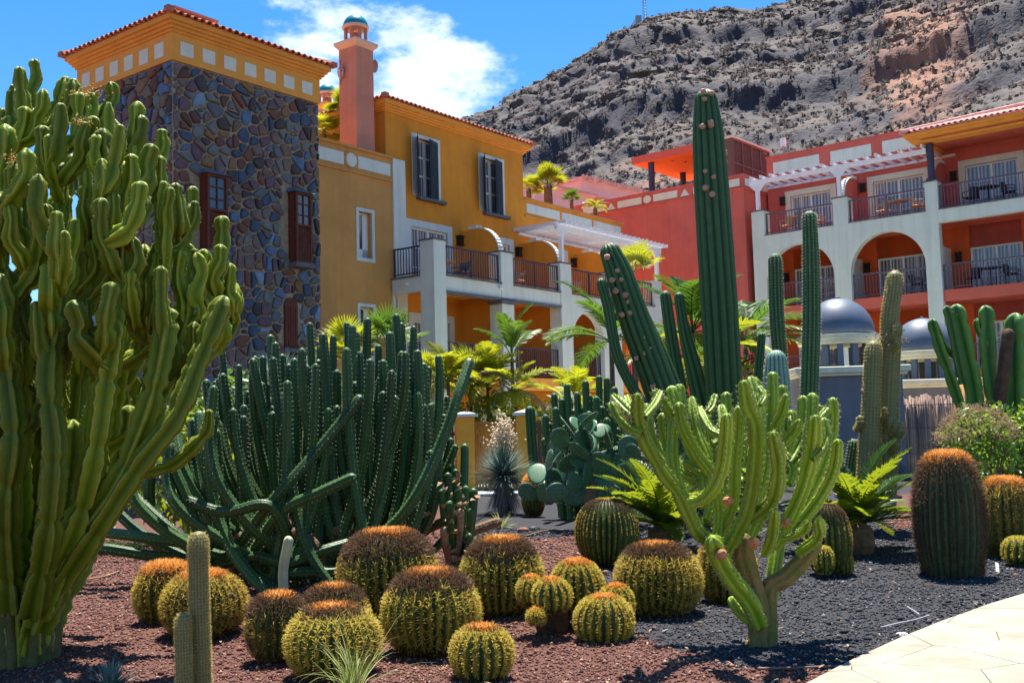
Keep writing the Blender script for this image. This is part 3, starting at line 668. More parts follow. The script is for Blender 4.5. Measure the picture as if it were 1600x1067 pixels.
# right terrace parapet
mb = MB(); mb.box(.66, 7.70, 1.93, 2.32, 10.12, 10.19); mb.box(.66, 7.70, 1.94, 2.0, 9.46, 9.53); mb.build('parapet_moulding', m_yel2, yb)
for a, b in ((.82, 2.98), (3.14, 5.25), (5.40, 7.5)):
    q = MB(); q.box(a, b, 1.985, 2.01, 9.64, 9.99); q.build('pale_panel', m_wht, yb)
# small windows of the terrace wing
for (a, b, z0, z1) in wins2:
    q = MB(); q.box(a-.11, a, 1.77, 1.84, z0-.11, z1+.11); q.box(b, b+.11, 1.77, 1.84, z0-.11, z1+.11); q.box(a, b, 1.77, 1.84, z1, z1+.11); q.box(a, b, 1.77, 1.84, z0-.11, z0); w = q.build('window', m_wht, yb)
    q = MB(); q.box(a, a+.06, 1.98, 2.04, z0, z1); q.box(b-.22, b, 1.98, 2.04, z0, z1); q.box(a, b, 1.98, 2.04, z0, z0+.3); q.box(a, b, 1.975, 2.035, z1-.06, z1); q.build('frame', m_frame, w)
    q = MB(); q.box(a+.06, b-.22, 2.0, 2.02, z0+.3, z1-.06); q.build('pane', m_glass, w)
# shuttered windows
for (a, b, z0, z1) in wins:
    q = MB(); t_ = .12; q.box(a-t_-.16, a, WY-.03, WY+.04, z0, z1+t_); q.box(b, b+t_, WY-.03, WY+.04, z0, z1+t_); q.box(a, b, WY-.03, WY+.04, z1, z1+t_); w = q.build('window', m_wht, yb)
    q = MB(); c = (a+b)/2; y = WY+.14
    for xx in (a, b-.07): q.box(xx, xx+.07, y, y+.07, z0, z1)
    q.box(c-.05, c+.05, y-.01, y+.06, z0, z1)
    for z in (z0, z0+(z1-z0)*.36, z0+(z1-z0)*.68, z1-.06): q.box(a+.07, c-.05, y+.005, y+.06, z, z+.06); q.box(c+.05, b-.07, y+.005, y+.06, z, z+.06)
    q.build('frame', m_frame, w)
    q = MB(); q.box(a+.07, b-.07, y+.03, y+.045, z0, z1); q.build('pane', m_curt, w)
    q = MB(); q.box(a-.1, b+.25, WY-.18, WY+.02, z0-.13, z0-.03); q.build('sill', m_slate, w)
    for sx in (0, 1):     # left leaf swung half open, right leaf nearly folded
        x_h = a if sx == 0 else b; wd = .60; an_ = math.radians(42 if sx == 0 else 15); dx, dy = -math.cos(an_)*wd, -math.sin(an_)*wd
        if sx == 0: pass
        p0 = Vector((x_h, WY-.04, 0)); p1 = p0+Vector((dx, dy, 0)); nrm = Vector((dy, -dx, 0)).normalized()*.022
        q = MB(); q.prism([(p0.x, p0.y, z0), (p1.x, p1.y, z0), (p1.x, p1.y, z1), (p0.x, p0.y, z1)], nrm*1.0)
        nl = 26
        for i in range(nl):
            z = z0+.08+(z1-z0-.16)*i/nl; e0 = p0.lerp(p1, .1); e1 = p0.lerp(p1, .9)
            for sg in (1, -1):
                o_ = nrm*(1.0 if sg > 0 else 0)
                q.prism([(e0.x+o_.x, e0.y+o_.y, z), (e1.x+o_.x, e1.y+o_.y, z), (e1.x+o_.x, e1.y+o_.y, z+.045), (e0.x+o_.x, e0.y+o_.y, z+.045)], nrm.normalized()*.014*sg)
        q.build('shutter', m_shut, w)
# balconies: slabs, columns, beams
mb = MB(); mb.box(-6.70, 7.25, .3, 2.0, 6.0, 6.30); mb.box(-6.70, 7.25, .3, 2.0, 2.95, 3.30); mb.build('balcony_slab', m_yel, yb)
mb = MB(); mb.box(-6.18, -3.40, 0.02, .3, 5.90, 6.35); mb.box(-2.76, 0, 0.02, .3, 5.90, 6.35); mb.box(.0, 2.75, .005, .3, 5.83, 6.35) ; mb.box(2.75, 6.9, .005, .3, 5.83, 6.35)
mb.box(-6.73, -6.55, .56, 1.74, 5.88, 6.35)
arch_fill(mb, .69, 2.75, 4.73, 5.83, .0, .3); arch_fill(mb, 4.0, 6.2, 4.66, 5.83, .0, .3)
mb.box(-6.73, -6.18, 0, .56, 0, 7.42)       # corner column
for a in (-3.41, ): mb.box(a, -2.77, -.0, .5, 5.80, 7.42)
mb.box(0.0, .69, -.0, .5, 0, 7.42); mb.box(2.75, 4.0, .001, .4, 0, 5.83); mb.box(3.36, 4.0, -.01, .5, 5.84, 7.42); mb.box(6.2, 7.2, .001, .4, 0, 5.83); mb.box(6.62, 7.22, -.01, .5, 5.84, 7.42)
mb.box(-3.43, -2.79, -.02, .5, 0, 5.70)
mb.box(-6.70, -6.5, 1.74, 2.0, 0, 6.35)
mb.build('column', m_wht, yb)
mb = MB(); mb.box(-6.76, -6.15, -.03, .59, 7.42, 7.47); mb.box(-3.44, -2.74, -.03, .53, 7.42, 7.47); mb.box(-.03, .72, -.03, .53, 7.42, 7.47); mb.box(3.33, 4.03, -.03, .53, 7.42, 7.47)
for a, b in ((-6.18, -3.40), (-2.76, .0), (.69, 3.36), (4.0, 6.62)): mb.box(a, b, -.04, .34, 6.35, 6.40)
mb.box(-6.78, -6.5, .56, 1.74, 6.35, 6.40)
mb.box(-6.18, 0.0, -.03, .29, 5.83, 5.895); mb.box(-3.5, -2.72, -.07, .52, 5.70, 5.828)
mb.build('dark_trim', m_slate, yb)
for a, b in ((-6.18, -3.43), (-2.79, 0), (.69, 2.75), (4.0, 6.2)): mb = MB(); mb.box(a, b, .12, .3, 2.9, 3.32); mb.build('lower_fascia', m_cor, yb)
for a, b in ((-6.18, -3.41), (-2.77, 0), (.69, 3.36), (4.0, 6.62)): railing(yb, 'x', a, b, .12, 6.40, 7.32, m_ironb)
railing(yb, 'y', .56, 1.74, -6.64, 6.40, 7.32, m_ironb)
for a, b in ((-6.18, -3.43), (-2.79, 0), (.69, 2.75), (4.0, 6.2)): railing(yb, 'x', a, b, .2, 3.33, 4.35, m_ironb)
for i, (a, b) in enumerate(doors2): sliding_door(yb, 'x', a, b, WY, 6.30, 8.25, m_wht)
sliding_door(yb, 'x', -5.5, -3.75, WY, 3.30, 5.2, m_wht)
for a, b in ((-2.2, -.3), (1.2, 2.9), (4.6, 6.2)): blind_door(yb, 'x', a-.25, b+.25, WY, 3.3, 5.32)
for a, b in doors2: blind_door(yb, 'x', a, b, WY, .4, 2.4)
for u in (-3.05, .40, 3.89): partition(yb, 'x', u, WY, .35, 6.31, 8.40, m_yel, m_wht)
for u in (-3.1, .3, 3.3): 
    q = MB(); q.box(u, u+.15, .5, WY, 3.31, 5.99); q.build('party_wall', m_yel, yb)
for u in (-3.28, .05, 3.66, 7.0): wall_lamp(yb, 'x', u+.1, WY, 8.07)
wall_lamp(yb, 'x', -2.55, WY, 5.0)
mb = MB(); mb.lathe([(.05, -.05), (.075, 0), (.05, .05)], (-6.76, 1.1, 6.15), 10); mb.lathe([(.05, -.05), (.075, 0), (.05, .05)], (-3.5, -.04, 6.2), 10); mb.build('floodlight', m_frame, yb)
# pergola over the right balconies
pg = MB(); pg.box(-.15, 7.30, -.02, .10, 8.62, 8.80); pg.box(.20, 7.2, 1.90, 1.99, 8.70, 8.80)
for x in (.16, 3.6, 6.98):
    pg.box(x-.07, x+.07, -.03, .11, 7.47, 8.62)
    for s in (-1, 1): pg.prism([(x+s*.07, -.01, 8.35), (x+s*.07, -.01, 8.62), (x+s*.34, -.01, 8.62)], (0, .1, 0))
pgo = pg.build('pergola', m_perg, yb)
raf = MB(); raf.box(-.03, .03, -.35, 1.98, 0, .12); rme = None
for i in range(24):
    x = -.05+i*.318
    if rme is None: o = raf.build('rafter', m_perg, pgo); rme = o.data
    else: o = link('rafter', rme, pgo)
    o.location = (x, 0, 8.80)
# ---------------------------------------------------------------- chimney towers with turquoise domes
def chimney(label, o, ang, w, z0, z1, r, body_m=m_pink, plates=True):
    t = thing('chimney_tower', label, 'chimney', o, ang, 'salmon chimney towers with turquoise domes'); h = w/2
    mb = MB(); mb.box(-h, h, -h, h, z0, z1); mb.build('shaft', body_m, t)
    mb = MB(); mb.lathe([(h*1.42, 0), (h*1.75, .1), (h*1.85, .16), (h*1.85, .22), (h*1.2, .26)], (0, 0, z1), 4, sq=True); mb.build('cornice', m_cor if not plates else mat('peach_moulding', (.78, .50, .34), .8, .08), t)
    z = z1+.26; mb = MB()
    for k in range(8): a = 2*math.pi*(k+.5)/8; mb.tube([(r*.84*math.cos(a), r*.84*math.sin(a), z-.02), (r*.84*math.cos(a), r*.84*math.sin(a), z+.44)], .062, 6)
    mb.tube([(0, 0, z-.02), (0, 0, z+.3)], .13, 8)
    mb.build('colonnade', body_m, t)
    mb = MB(); mb.lathe([(r*1.0, 0), (r*1.06, .03), (r*1.06, .09), (r*.6, .10)], (0, 0, z+.42), 28); mb.build('ring', MATS['peach_moulding'], t, smooth=False)
    mb = MB(); mb.lathe([(r*math.cos(a), r*.98*math.sin(a)) for a in np.linspace(0, math.pi/2-.02, 12)], (0, 0, z+.51), 32); mb.build('dome', m_turq, t, smooth=True)
    if plates:
        for (px, py, pz, sx) in ((-h-.05, .12, z1-.75, 0), (h+.02, -.15, z1-.35, 1)):
            mb = MB(); ox = -.12 if sx == 0 else .16
            mb.tube([(px+ox, py, pz-.45), (px+ox, py, pz+.35)], .014, 6); mb.tube([(px, py, pz), (px+ox, py, pz)], .012, 5); mb.tube([(px+ox, py-.1, pz+.08), (px+ox, py+.1, pz+.08)], .01, 5); an = mb.build('antenna', m_ironb, t)
            mb = MB(); pts = [(px+ox*(.45 if sx == 0 else 1.7), py+(.1 if sx == 0 else 0)+.13*math.cos(a), pz+.22*math.sin(a)) for a in np.linspace(0, 2*math.pi, 16, endpoint=False)]; mb.prism(pts, (.03, 0, 0)); mb.build('dish', m_rpink if sx == 0 else m_conc, an)
    return t
def yl(x, y, z=0): c, s = math.cos(ANG_Y), math.sin(ANG_Y); return (O_Y[0]+c*x-s*y, O_Y[1]+s*x+c*y, z)
chimney('tall salmon chimney tower topped by a turquoise dome behind the yellow wing', yl(-7.41, 2.49), ANG_Y, .76, 9.9, 13.68, .40)
p = atY(511, 140, 45.)
chimney('smaller turquoise domed chimney peeping out just right of the stone tower roof', (p[0], p[1], 0), ANG_Y, .8, 9, p[2]-.95, .41, plates=False)
t = thing('orange_house', 'low orange house block behind the stone tower under the small dome', 'house', (p[0]-.5, 46, 0), ANG_Y)
mb = MB(); mb.box(-3, 2.2, -.4, 4, 0, 14.6); mb.build('wall', m_cano, t); mb = MB(); mb.box(-3.2, 2.4, -.6, 4.2, 14.6, 14.75); mb.build('coping', m_rpink, t)
# ---------------------------------------------------------------- red wing (local x = into the building, local y = along the facade to the left)
rb = thing('red_hotel_wing', 'red and pale green hotel wing with round arches and rows of balconies', 'building', (*O_R, 0), ANG_R)
RX = 2.0; m_rgreen = mat('pale_green_render', (.66, .73, .62), .9, .05, 1.5, .1, 60, streak=.30)
dr = [(-9.2, -7.0), (-5.78, -3.90), (-2.35, -.31), (1.49, 3.29)]
mb = MB(); ops = [(a, b, z, z+dz) for a, b in dr for z, dz in ((.6, 1.9), (3.33, 1.85), (6.33, 1.72), (9.32, 1.88))]
wall_cells(mb, -3.3, 4.33, 9.30, 13.05, RX, RX+.3, ops, axis='y'); wall_cells(mb, -14, -3.3, 9.30, 12.4, RX, RX+.3, ops, axis='y')
mb.box(2.3, 9, 4.03, 4.33, 0, 13.05); mb.box(8.7, 9, -3.3, 4.03, 9, 13.05); mb.box(2.3, 8.7, -3.6, -3.3, 9.3, 13.05)
mb.box(2.3, 9, -14, 4.0, 12.1, 12.3)
mb.build('upper_wall', m_red, rb)
mb = MB(); wall_cells(mb, -14, 4.33, 0, 9.29, RX, RX+.3, ops, axis='y'); mb.build('recess_wall', m_ora, rb)
mb = MB(); mb.box(RX+1.5, RX+1.6, -13.9, 4.0, 0, 12.1); mb.build('room_wall', m_conc, rb)
mb = MB(); mb.box(RX-.03, RX+.33, -3.32, 4.36, 13.05, 13.11); mb.box(RX-.05, RX-.001, -3.3, 4.3, 12.12, 12.17); mb.build('parapet_moulding', m_red, rb)
for a, b in ((1.92, 4.02), (-.31, 1.42), (-2.6, -.77)):
    q = MB(); q.box(RX-.02, RX+.02, a, b, 12.30, 12.80); q.build('cream_panel', m_rgreen, rb)
for a, b in dr:
    for z, dz in ((3.33, 1.85), (6.33, 1.72), (9.32, 1.88)): sliding_door(rb, 'y', a, b, RX, z, z+dz, m_cream if z > 9 else m_ora, True, .24 if z > 9 else .02)
# front
mb = MB(); Y0, Y1 = .0, .32
def fb(y0, y1, z0, z1, x0=0., x1=.32): mb.box(x0, x1, y0, y1, z0, z1)
fb(-14, 4.14, 8.82, 9.30)
arch_fill(mb, .68, 3.59, 7.32, 8.82, 0, .32, axis='y'); arch_fill(mb, -2.88, .01, 7.32, 8.82, 0, .32, axis='y')
fb(3.59, 4.14, 0, 8.82); fb(.01, .68, 0, 8.82); fb(-3.43, -2.88, 0, 8.82); fb(-7.9, -7.3, 0, 8.82); fb(-14, -11.6, 0, 8.82)
fb(3.57, 4.14, 9.301, 10.36, -.005, .5); fb(0, .61, 9.301, 10.36, -.005, .5); fb(-3.46, -2.99, 9.301, 10.40, -.005, .5); fb(-7.9, -7.3, 9.301, 12.0, 0, .5)
mb.box(.32, .6, 3.6, 4.14, 0, 9.3); mb.box(.32, 2.0, 3.9, 4.14, 0, 9.3)
mb.build('arcade', m_rgreen, rb)
mb = MB()
for a, b in ((3.54, 4.18), (-.03, .65), (-3.50, -2.95)): mb.box(-.04, .54, a, b, 10.36 if a > -3 else 10.40, 10.41 if a > -3 else 10.45)
for a, b in ((.62, 3.57), (-2.98, 0), (-7.3, -3.46)): mb.box(-.03, .3, a, b, 9.301, 9.345)
mb.build('dark_trim', m_slate, rb)
mb = MB(); mb.box(.32, 2.0, -14, 3.9, 8.95, 9.29); mb.box(.10, 2.0, -14, 3.9, 5.88, 6.30); mb.box(.10, 2.0, -14, 3.9, 2.9, 3.30)
mb.box(2.0-.02, 2.0, -14, 3.9, 8.9, 8.95); mb.build('balcony_slab', m_canor, rb)
for a, b in ((.62, 3.57), (-2.98, 0), (-7.3, -3.47), (-11.6, -7.9)): railing(rb, 'y', a, b, .15, 9.345, 10.24, m_irong)
for a, b in ((.68, 3.59), (-2.88, .01), (-7.3, -3.43), (-11.6, -7.9)):
    railing(rb, 'y', a, b, .2, 6.31, 7.27, m_irong); railing(rb, 'y', a, b, .2, 3.31, 4.27, m_irong)
for y in (3.62, -.25+.35, -3.33-.15): 
    wall_lamp(rb, 'y', y, RX, 11.05 if y > -3 else 10.9); wall_lamp(rb, 'y', y, RX, 7.75)
for y in (.30, -3.2): partition(rb, 'y', y, RX, .45, 9.31, 11.35, m_red, m_wht)
for y in (.30, -3.2): q = MB(); q.box(.5, RX, y, y+.15, 6.31, 8.1); q.build('party_wall', m_rgreen, rb)
# pergola
pg = MB(); pg.box(-.02, .10, -3.12, 4.16, 11.50, 11.68); pg.box(1.90, 1.99, -3.6, 4.3, 11.66, 11.76)
for y in (3.83, .31):
    pg.box(-.03, .11, y-.07, y+.07, 10.41, 11.50)
    for s in (-1, 1): pg.prism([(-.01, y+s*.07, 11.2), (-.01, y+s*.07, 11.50), (-.01, y+s*.36, 11.50)], (.1, 0, 0))
pgo = pg.build('pergola', m_perg, rb); raf = MB(); raf.box(-.30, 1.98, -.03, .03, 0, .12); rme = None
for i in range(17):
    if rme is None: o = raf.build('rafter', m_perg, pgo); rme = o.data
    else: o = link('rafter', rme, pgo)
    o.location = (0, 3.98-i*.44, 11.68)
mb = MB(); mb.tube([(.12, -3.24, 10.45), (.12, -3.24, 11.85)], .13, 16); mb.lathe([(.2, 0), (.2, .1)], (.12, -3.24, 10.43), 16); mb.build('round_post', m_ironb, rb)
# tiled roof on the right
mb = MB(); mb.box(-.32, 2.3, -14, -3.05, 11.95, 12.0); mb.build('soffit', m_canor, rb)
mb = MB()
for o, z0, z1 in ((.25, 11.88, 11.95), (.32, 11.951, 12.03), (.40, 12.03, 12.12), (.50, 12.12, 12.24)): mb.box(-o, .3, -14-o, -2.95+o, z0+.001, z1); mb.box(.3, 2.0, -3.2, -2.95+o, z0+.001, z1)
mb.build('eaves_moulding', m_cor, rb)
mb = MB(); mb.add([(-.55, -2.40, 12.25), (-.55, -14.5, 12.25), (4.5, -14.5, 13.75), (4.5, -6.5, 13.75)], [(0, 1, 2, 3)]); mb.add([(-.55, -2.40, 12.25), (4.5, -6.5, 13.75), (4.5, -2.4, 12.25)], [(0, 1, 2)]); rf = mb.build('roof', m_tilep, rb)
mb = MB(); tiled_edge(mb, 'y', -14.4, -2.5, -.62, 12.24, 2.2, .3); mb.build('eave_tiles', m_tilep, rf, kind='stuff')
mb = MB(); mb.tube([(-.6, -2.42, 12.3), (4.5, -6.5, 13.85)], .11, 8); mb.build('ridge_tiles', m_tilep, rf, kind='stuff')
# left red block
mb = MB(); mb.box(0, 8, 4.45, 13.5, 0, 12.0); mb.build('block_wall', m_red, rb)
mb = MB(); mb.box(-.03, .28, 4.42, 13.5, 12.0, 12.08); mb.box(.28, 8, 4.42, 4.70, 12.0, 12.08); mb.box(-.06, 0, 4.39, 13.5, 11.43, 11.50); mb.box(0, 8, 4.39, 4.449, 11.43, 11.50)
n = 24
for yc in (9.22, 5.78): mb.prism([(-.02, yc+.28*math.cos(2*math.pi*k/n), 11.74+.24*math.sin(2*math.pi*k/n)) for k in range(n)], (.02, 0, 0))
mb.build('block_moulding', m_red, rb)
for a, b in ((9.53, 10.83), (7.66, 8.90), (6.12, 6.85), (4.62, 5.45), (11.6, 12.8)): q = MB(); q.box(-.02, .02, a, b, 11.58, 11.90); q.build('cream_panel', m_cream, rb)
q = MB(); q.box(4.9, 5.2, 4.43, 4.47, 11.58, 11.9)
q = MB(); q.box(.15, 3.5, 4.42, 4.46, 11.58, 11.90); q.build('cream_panel', m_wht, rb)
for yc in (11.2, 7.28): q = MB(); q.prism([(-.015, yc-.24, 11.58), (-.015, yc+.24, 11.58), (-.015, yc, 11.9)], (.03, 0, 0)); q.build('cream_triangle', m_cream, rb)
for yc in (9.22, 5.78): q = MB(); q.prism([(-.035, yc+.2*math.cos(2*math.pi*k/n), 11.74+.18*math.sin(2*math.pi*k/n)) for k in range(n)], (.01, 0, 0)); q.build('cream_disc', m_cream, rb)
# rooftop canopy and louvred plant box on the left red block
cn = thing('rooftop_canopy', 'orange flat canopy on dark posts above the red roof terrace', 'canopy', (*O_R, 0), ANG_R)
mb = MB(); mb.box(2.0, 7.0, 6.6, 11.26, 14.05, 14.06); mb.build('soffit', m_cano, cn)
mb = MB(); mb.box(1.97, 7.03, 6.6, 11.29, 14.061, 14.40); mb.build('fascia', m_canor, cn)
for x, y in ((2.3, 10.4), (5.2, 10.4), (2.3, 7.2)): q = MB(); q.tube([(x, y, 12.0), (x, y, 14.05)], .15, 14); q.build('post', m_ironb, cn)
for i in range(4):
    q = MB(); q.lathe([(.07, -.015), (.07, 0)], (2.8+i*.55, 9.5-.35*i, 14.05), 12); q.build('downlight', m_lamp, cn)
lb = thing('louvred_roof_box', 'brown slatted enclosure with white top edge on the red roof terrace', 'enclosure', (*O_R, 0), ANG_R)
mb = MB(); X0, X1, Y0_, Y1_ = 2.0, 5.6, 5.93, 6.58; mb.box(X0+.06, X1-.06, Y0_+.06, Y1_-.06, 12.0, 14.2)
for x in np.linspace(X0, X1-.09, 5): mb.box(x, x+.09, Y0_-.02, Y0_+.06, 12.0, 14.3)
for z in (12.1, 13.15, 14.22): mb.box(X0, X1, Y0_-.03, Y0_+.05, z, z+.09)
mb.box(X0-.02, X0+.06, Y0_, Y1_, 12, 14.3); mb.build('frame', m_louv, lb)
mb = MB()
for i in range(40): z = 12.05+i*.054; mb.box(X0+.09, X1-.09, Y0_+.02, Y0_+.05, z, z+.03)
mb.build('slats', m_louv, lb, kind='stuff')
mb = MB(); mb.box(X0-.1, X1+.1, Y0_-.1, Y1_+.1, 14.31, 14.38); mb.build('top_edge', m_cream, lb)
# small vent post on the main red roof
t = thing('roof_vent_pipe', 'small white capped pipe standing on the red roof parapet', 'pipe', (*O_R, 0), ANG_R)
mb = MB(); mb.tube([(2.2, 3.6, 13.05), (2.2, 3.6, 13.5)], .05, 8); mb.build('pipe', m_conc, t); mb = MB(); mb.box(2.1, 2.3, 3.5, 3.7, 13.5, 13.85); mb.build('cap', m_frame, t)
# pink houses behind
p = atY(935, 300, 66)
t = thing('pink_house', 'pale pink house with a flat tiled roof seen beyond the yellow terrace', 'house', (p[0]+.5, 66, 0), ANG_Y-.1)
mb = MB(); mb.box(-2.5, 5.5, 0, 7, 0, p[2]+.35); mb.box(-8, -2.5, -1, 6, 0, p[2]-.9); mb.build('wall', m_rpink, t)
mb = MB(); mb.box(-2.8, 5.8, -.3, 7.3, p[2]+.35, p[2]+.5); mb.box(-8.2, -2.5, -1.3, 6.3, p[2]-.9, p[2]-.75); 
for i in range(26): mb.box(-2.75+i*.32, -2.6+i*.32, -.38, -.28, p[2]+.5, p[2]+.62)
mb.build('roof', m_tilep, t)
mb = MB(); mb.box(-1.2, .4, -.05, 0, p[2]-1.9, p[2]-.5); mb.build('opening', m_cano, t)
# white block beyond (behind the left cactus)
# ---------------------------------------------------------------- domed kiosks
def kiosk(label, x, y, ang, zoff=0.):
    t = thing('domed_kiosk', label, 'kiosk', (x, y, zoff), ang, 'grey kiosks with blue domes')
    mb = MB(); mb.box(-1.35, 1.35, -1.35, 1.35, -zoff, 2.84); mb.build('wall', m_grey, t)
    mb = MB(); mb.box(-1.47, 1.47, -1.47, 1.47, 2.84, 2.92); mb.box(-1.55, 1.55, -1.55, 1.55, 2.921, 3.10); mb.build('cornice', m_ring, t, bevel=.02)
    for k in range(16):
        a = 2*math.pi*(k+.5)/16; q = MB(); c_, s_ = math.cos(a), math.sin(a); r = 1.0
        pts = [(r*c_-s_*u*.085-c_*v*.07, r*s_+c_*u*.085-s_*v*.07, 3.08) for u, v in ((-1, -1), (1, -1), (1, 1), (-1, 1))]
        q.prism(pts, (0, 0, .70)); q.build('pillar', m_dome, t)
    mb = MB(); mb.lathe([(1.08, 0), (1.16, .05), (1.16, .13), (1.20, .15), (1.20, .27), (.9, .30)], (0, 0, 3.76), 48); mb.build('ring', m_ring, t)
    mb = MB(); mb.lathe([(1.02*math.cos(a), 1.08*math.sin(a)) for a in np.linspace(0, math.pi/2-.03, 18)]+[(.12, 1.10), (.03, 1.13)], (0, 0, 4.06), 48); mb.build('dome', m_dome, t, smooth=True)
    return t
p = atY(1310, 520, 30.5); kiosk('larger grey kiosk with blue dome just right of the tall thin cactus', p[0], 30.5, ANG_R+.62)
p = atY(1443, 545, 34.5); kiosk('farther grey kiosk with blue dome behind the reed fence', p[0], 34.5, ANG_R+.62, p[2]-4.14)
# ---------------------------------------------------------------- reed fence
rf_ = thing('reed_fence', 'weathered reed screen with a warmer corner beside the farther kiosk', 'fence', (0, 0, 0))
def reeds(p0, p1, h, m, n, name='reed'):
    base = MB(); base.tube([(0, 0, 0), (0, 0, h*.2), (0, 0, h*.21), (0, 0, h)], [.036, .034, .036, .031], 7); me = None
    for i in range(n):
        f = (i+.5)/n; x = p0[0]+(p1[0]-p0[0])*f; y = p0[1]+(p1[1]-p0[1])*f
        if me is None: o = base.build(name, m, rf_, smooth=True); me = o.data
        else: o = link(name, me, rf_)
        o.location = (x, y+random.uniform(-.02, .02), random.uniform(-.1, 0.)); o.rotation_euler = (random.gauss(0, .008), random.gauss(0, .012), random.uniform(0, 6)); o.scale = (random.uniform(.8, 1.35),)*2+(random.uniform(.965, 1.03),)
fa = atY(1352, 620, 30.8); fb_ = atY(1486, 615, 30.3)
reeds((fa[0], 30.8), (fb_[0], 30.3), 2.28, m_bamb, 42)
reeds((fb_[0]+.05, 30.3), (fb_[0]+3.6, 32.3), 2.55, m_bambo, 44)
mb = MB(); 
for z in (.6, 1.35, 2.0): mb.tube([(fa[0], 30.75, z), (fb_[0], 30.25, z)], .012, 5); mb.tube([(fb_[0], 30.22, z+.05), (fb_[0]+3.6, 32.22, z+.05)], .012, 5)
mb.build('wire', m_slate, rf_)
# ---------------------------------------------------------------- gate and garden fence
GY_ = 28.0
def post(label, pxl, pxr):
    a = atY(pxl, 650, GY_)[0]; b = atY(pxr, 650, GY_)[0]; w = (b-a); t = thing('gate_post', label, 'gate post', ((a+b)/2, GY_, 0), 0, 'ochre gate posts')
    h = w/2; mb = MB(); mb.box(-h, h, -h, h, 0, 1.98); mb.build('pier', m_ochp, t, bevel=.01)
    mb = MB(); mb.box(-h-.09, h+.09, -h-.09, h+.09, 1.98, 2.06); mb.add([(-h-.05, -h-.05, 2.06), (h+.05, -h-.05, 2.06), (h+.05, h+.05, 2.06), (-h-.05, h+.05, 2.06), (0, 0, 2.14)], [(0, 1, 4), (1, 2, 4), (2, 3, 4), (3, 0, 4)]); mb.build('cap', m_wht, t)
    return a, b
a0, b0 = post('left ochre gate post with pale cap', 713, 741); a1, b1 = post('right ochre gate post with pale cap', 806, 834)
gt = thing('garden_gate', 'varnished wooden gate of upright boards between two ochre posts', 'gate', (b0, GY_, 0))
wd = a1-b0; nb = 12
mb = MB(); mb.box(.01, wd-.01, .03, .07, 1.0, 1.12); mb.box(.01, wd-.01, .03, .07, 1.70, 1.82); mb.box(.01, wd-.01, .03, .07, .2, .32); mb.box(.005, .07, -.03, .03, .05, 1.86); mb.box(wd-.07, wd-.005, -.03, .03, .05, 1.86); mb.build('gate_frame', m_gate, gt)
bme = None
for i in range(nb):
    x = .08+(wd-.16)*i/nb; w_ = (wd-.16)/nb-.012
    if bme is None: q = MB(); q.box(0, w_, -.015, .015, .08, 1.84); o = q.build('board', m_gate, gt); bme = o.data
    else: o = link('board', bme, gt)
    o.location = (x, random.uniform(-.004, .004), random.uniform(-.006, .006))
mb = MB()
for i in range(nb):
    for z in (.98, 1.76): x = .08+(wd-.16)*(i+.5)/nb; mb.box(x-.012, x+.012, -.03, -.015, z-.012, z+.012)
mb.build('bolts', m_slate, gt, kind='stuff')
# reddish slat fence either side of the gate
def gfence(label, x0, x1, y0, y1):
    t = thing('slat_fence', label, 'fence', (x0, y0, 0), math.atan2(y1-y0, x1-x0)); L = math.hypot(x1-x0, y1-y0); n = int(L/.16); me = None
    for i in range(n):
        if me is None: q = MB(); q.box(-.055, .055, -.012, .012, .05, 1.85); o = q.build('slat', MATS['fence_slat'], t); me = o.data
        else: o = link('slat', me, t)
        o.location = ((i+.5)*L/n, 0, random.uniform(-.03, .03))
    mb = MB(); mb.box(0, L, .012, .05, .5, .58); mb.box(0, L, .012, .05, 1.5, 1.58); mb.build('rail', MATS['fence_slat'], t)
mat('fence_slat', (.16, .075, .07), .8, .3, 5, rnd=.3)
gfence('dark reddish slat fence left of the garden gate', a0-7.5, a0-.06, GY_+.1, GY_+.1)
gfence('dark reddish slat fence right of the garden gate', b1+.06, b1+6.5, GY_+.1, GY_+1.2)
# garden kerb by the gate
mb = MB(); mb.box(b0-.3, a1+.3, GY_-1.8, GY_-.3, .0, .06); mb.build('gate_threshold', m_conc, kind='structure')
# ---------------------------------------------------------------- balcony furniture
def chair(label, loc, rz, m, group):
    t = thing('balcony_chair', label, 'chair', loc, rz, group)
    mb = MB(); mb.box(-.24, .24, -.23, .22, .40, .45); mb.build('seat', m, t, bevel=.02)
    mb = MB()
    n = 8
    for k in range(n): a0_ = math.pi*(.05+.9*k/n); a1_ = math.pi*(.05+.9*(k+.8)/n); mb.prism([(.27*math.cos(a0_), .2*math.sin(a0_)+.02, .45), (.27*math.cos(a1_), .2*math.sin(a1_)+.02, .45), (.30*math.cos(a1_), .26*math.sin(a1_)+.03, .78), (.30*math.cos(a0_), .26*math.sin(a0_)+.03, .78)], (0, .02, 0))
    mb.build('backrest', m, t)
    for x in (-.21, .21):
        for y in (-.2, .19): q = MB(); q.tube([(x*1.1, y*1.1, 0), (x, y, .41)], .018, 6); q.build('leg', m, t)
    mb = MB(); mb.tube([(-.27, -.22, .62), (-.29, .1, .64)], .018, 6); mb.tube([(.27, -.22, .62), (.29, .1, .64)], .018, 6); mb.tube([(-.27, -.22, .62), (-.24, -.22, .42)], .015, 5); mb.tube([(.27, -.22, .62), (.24, -.22, .42)], .015, 5); mb.build('armrest', m, t)
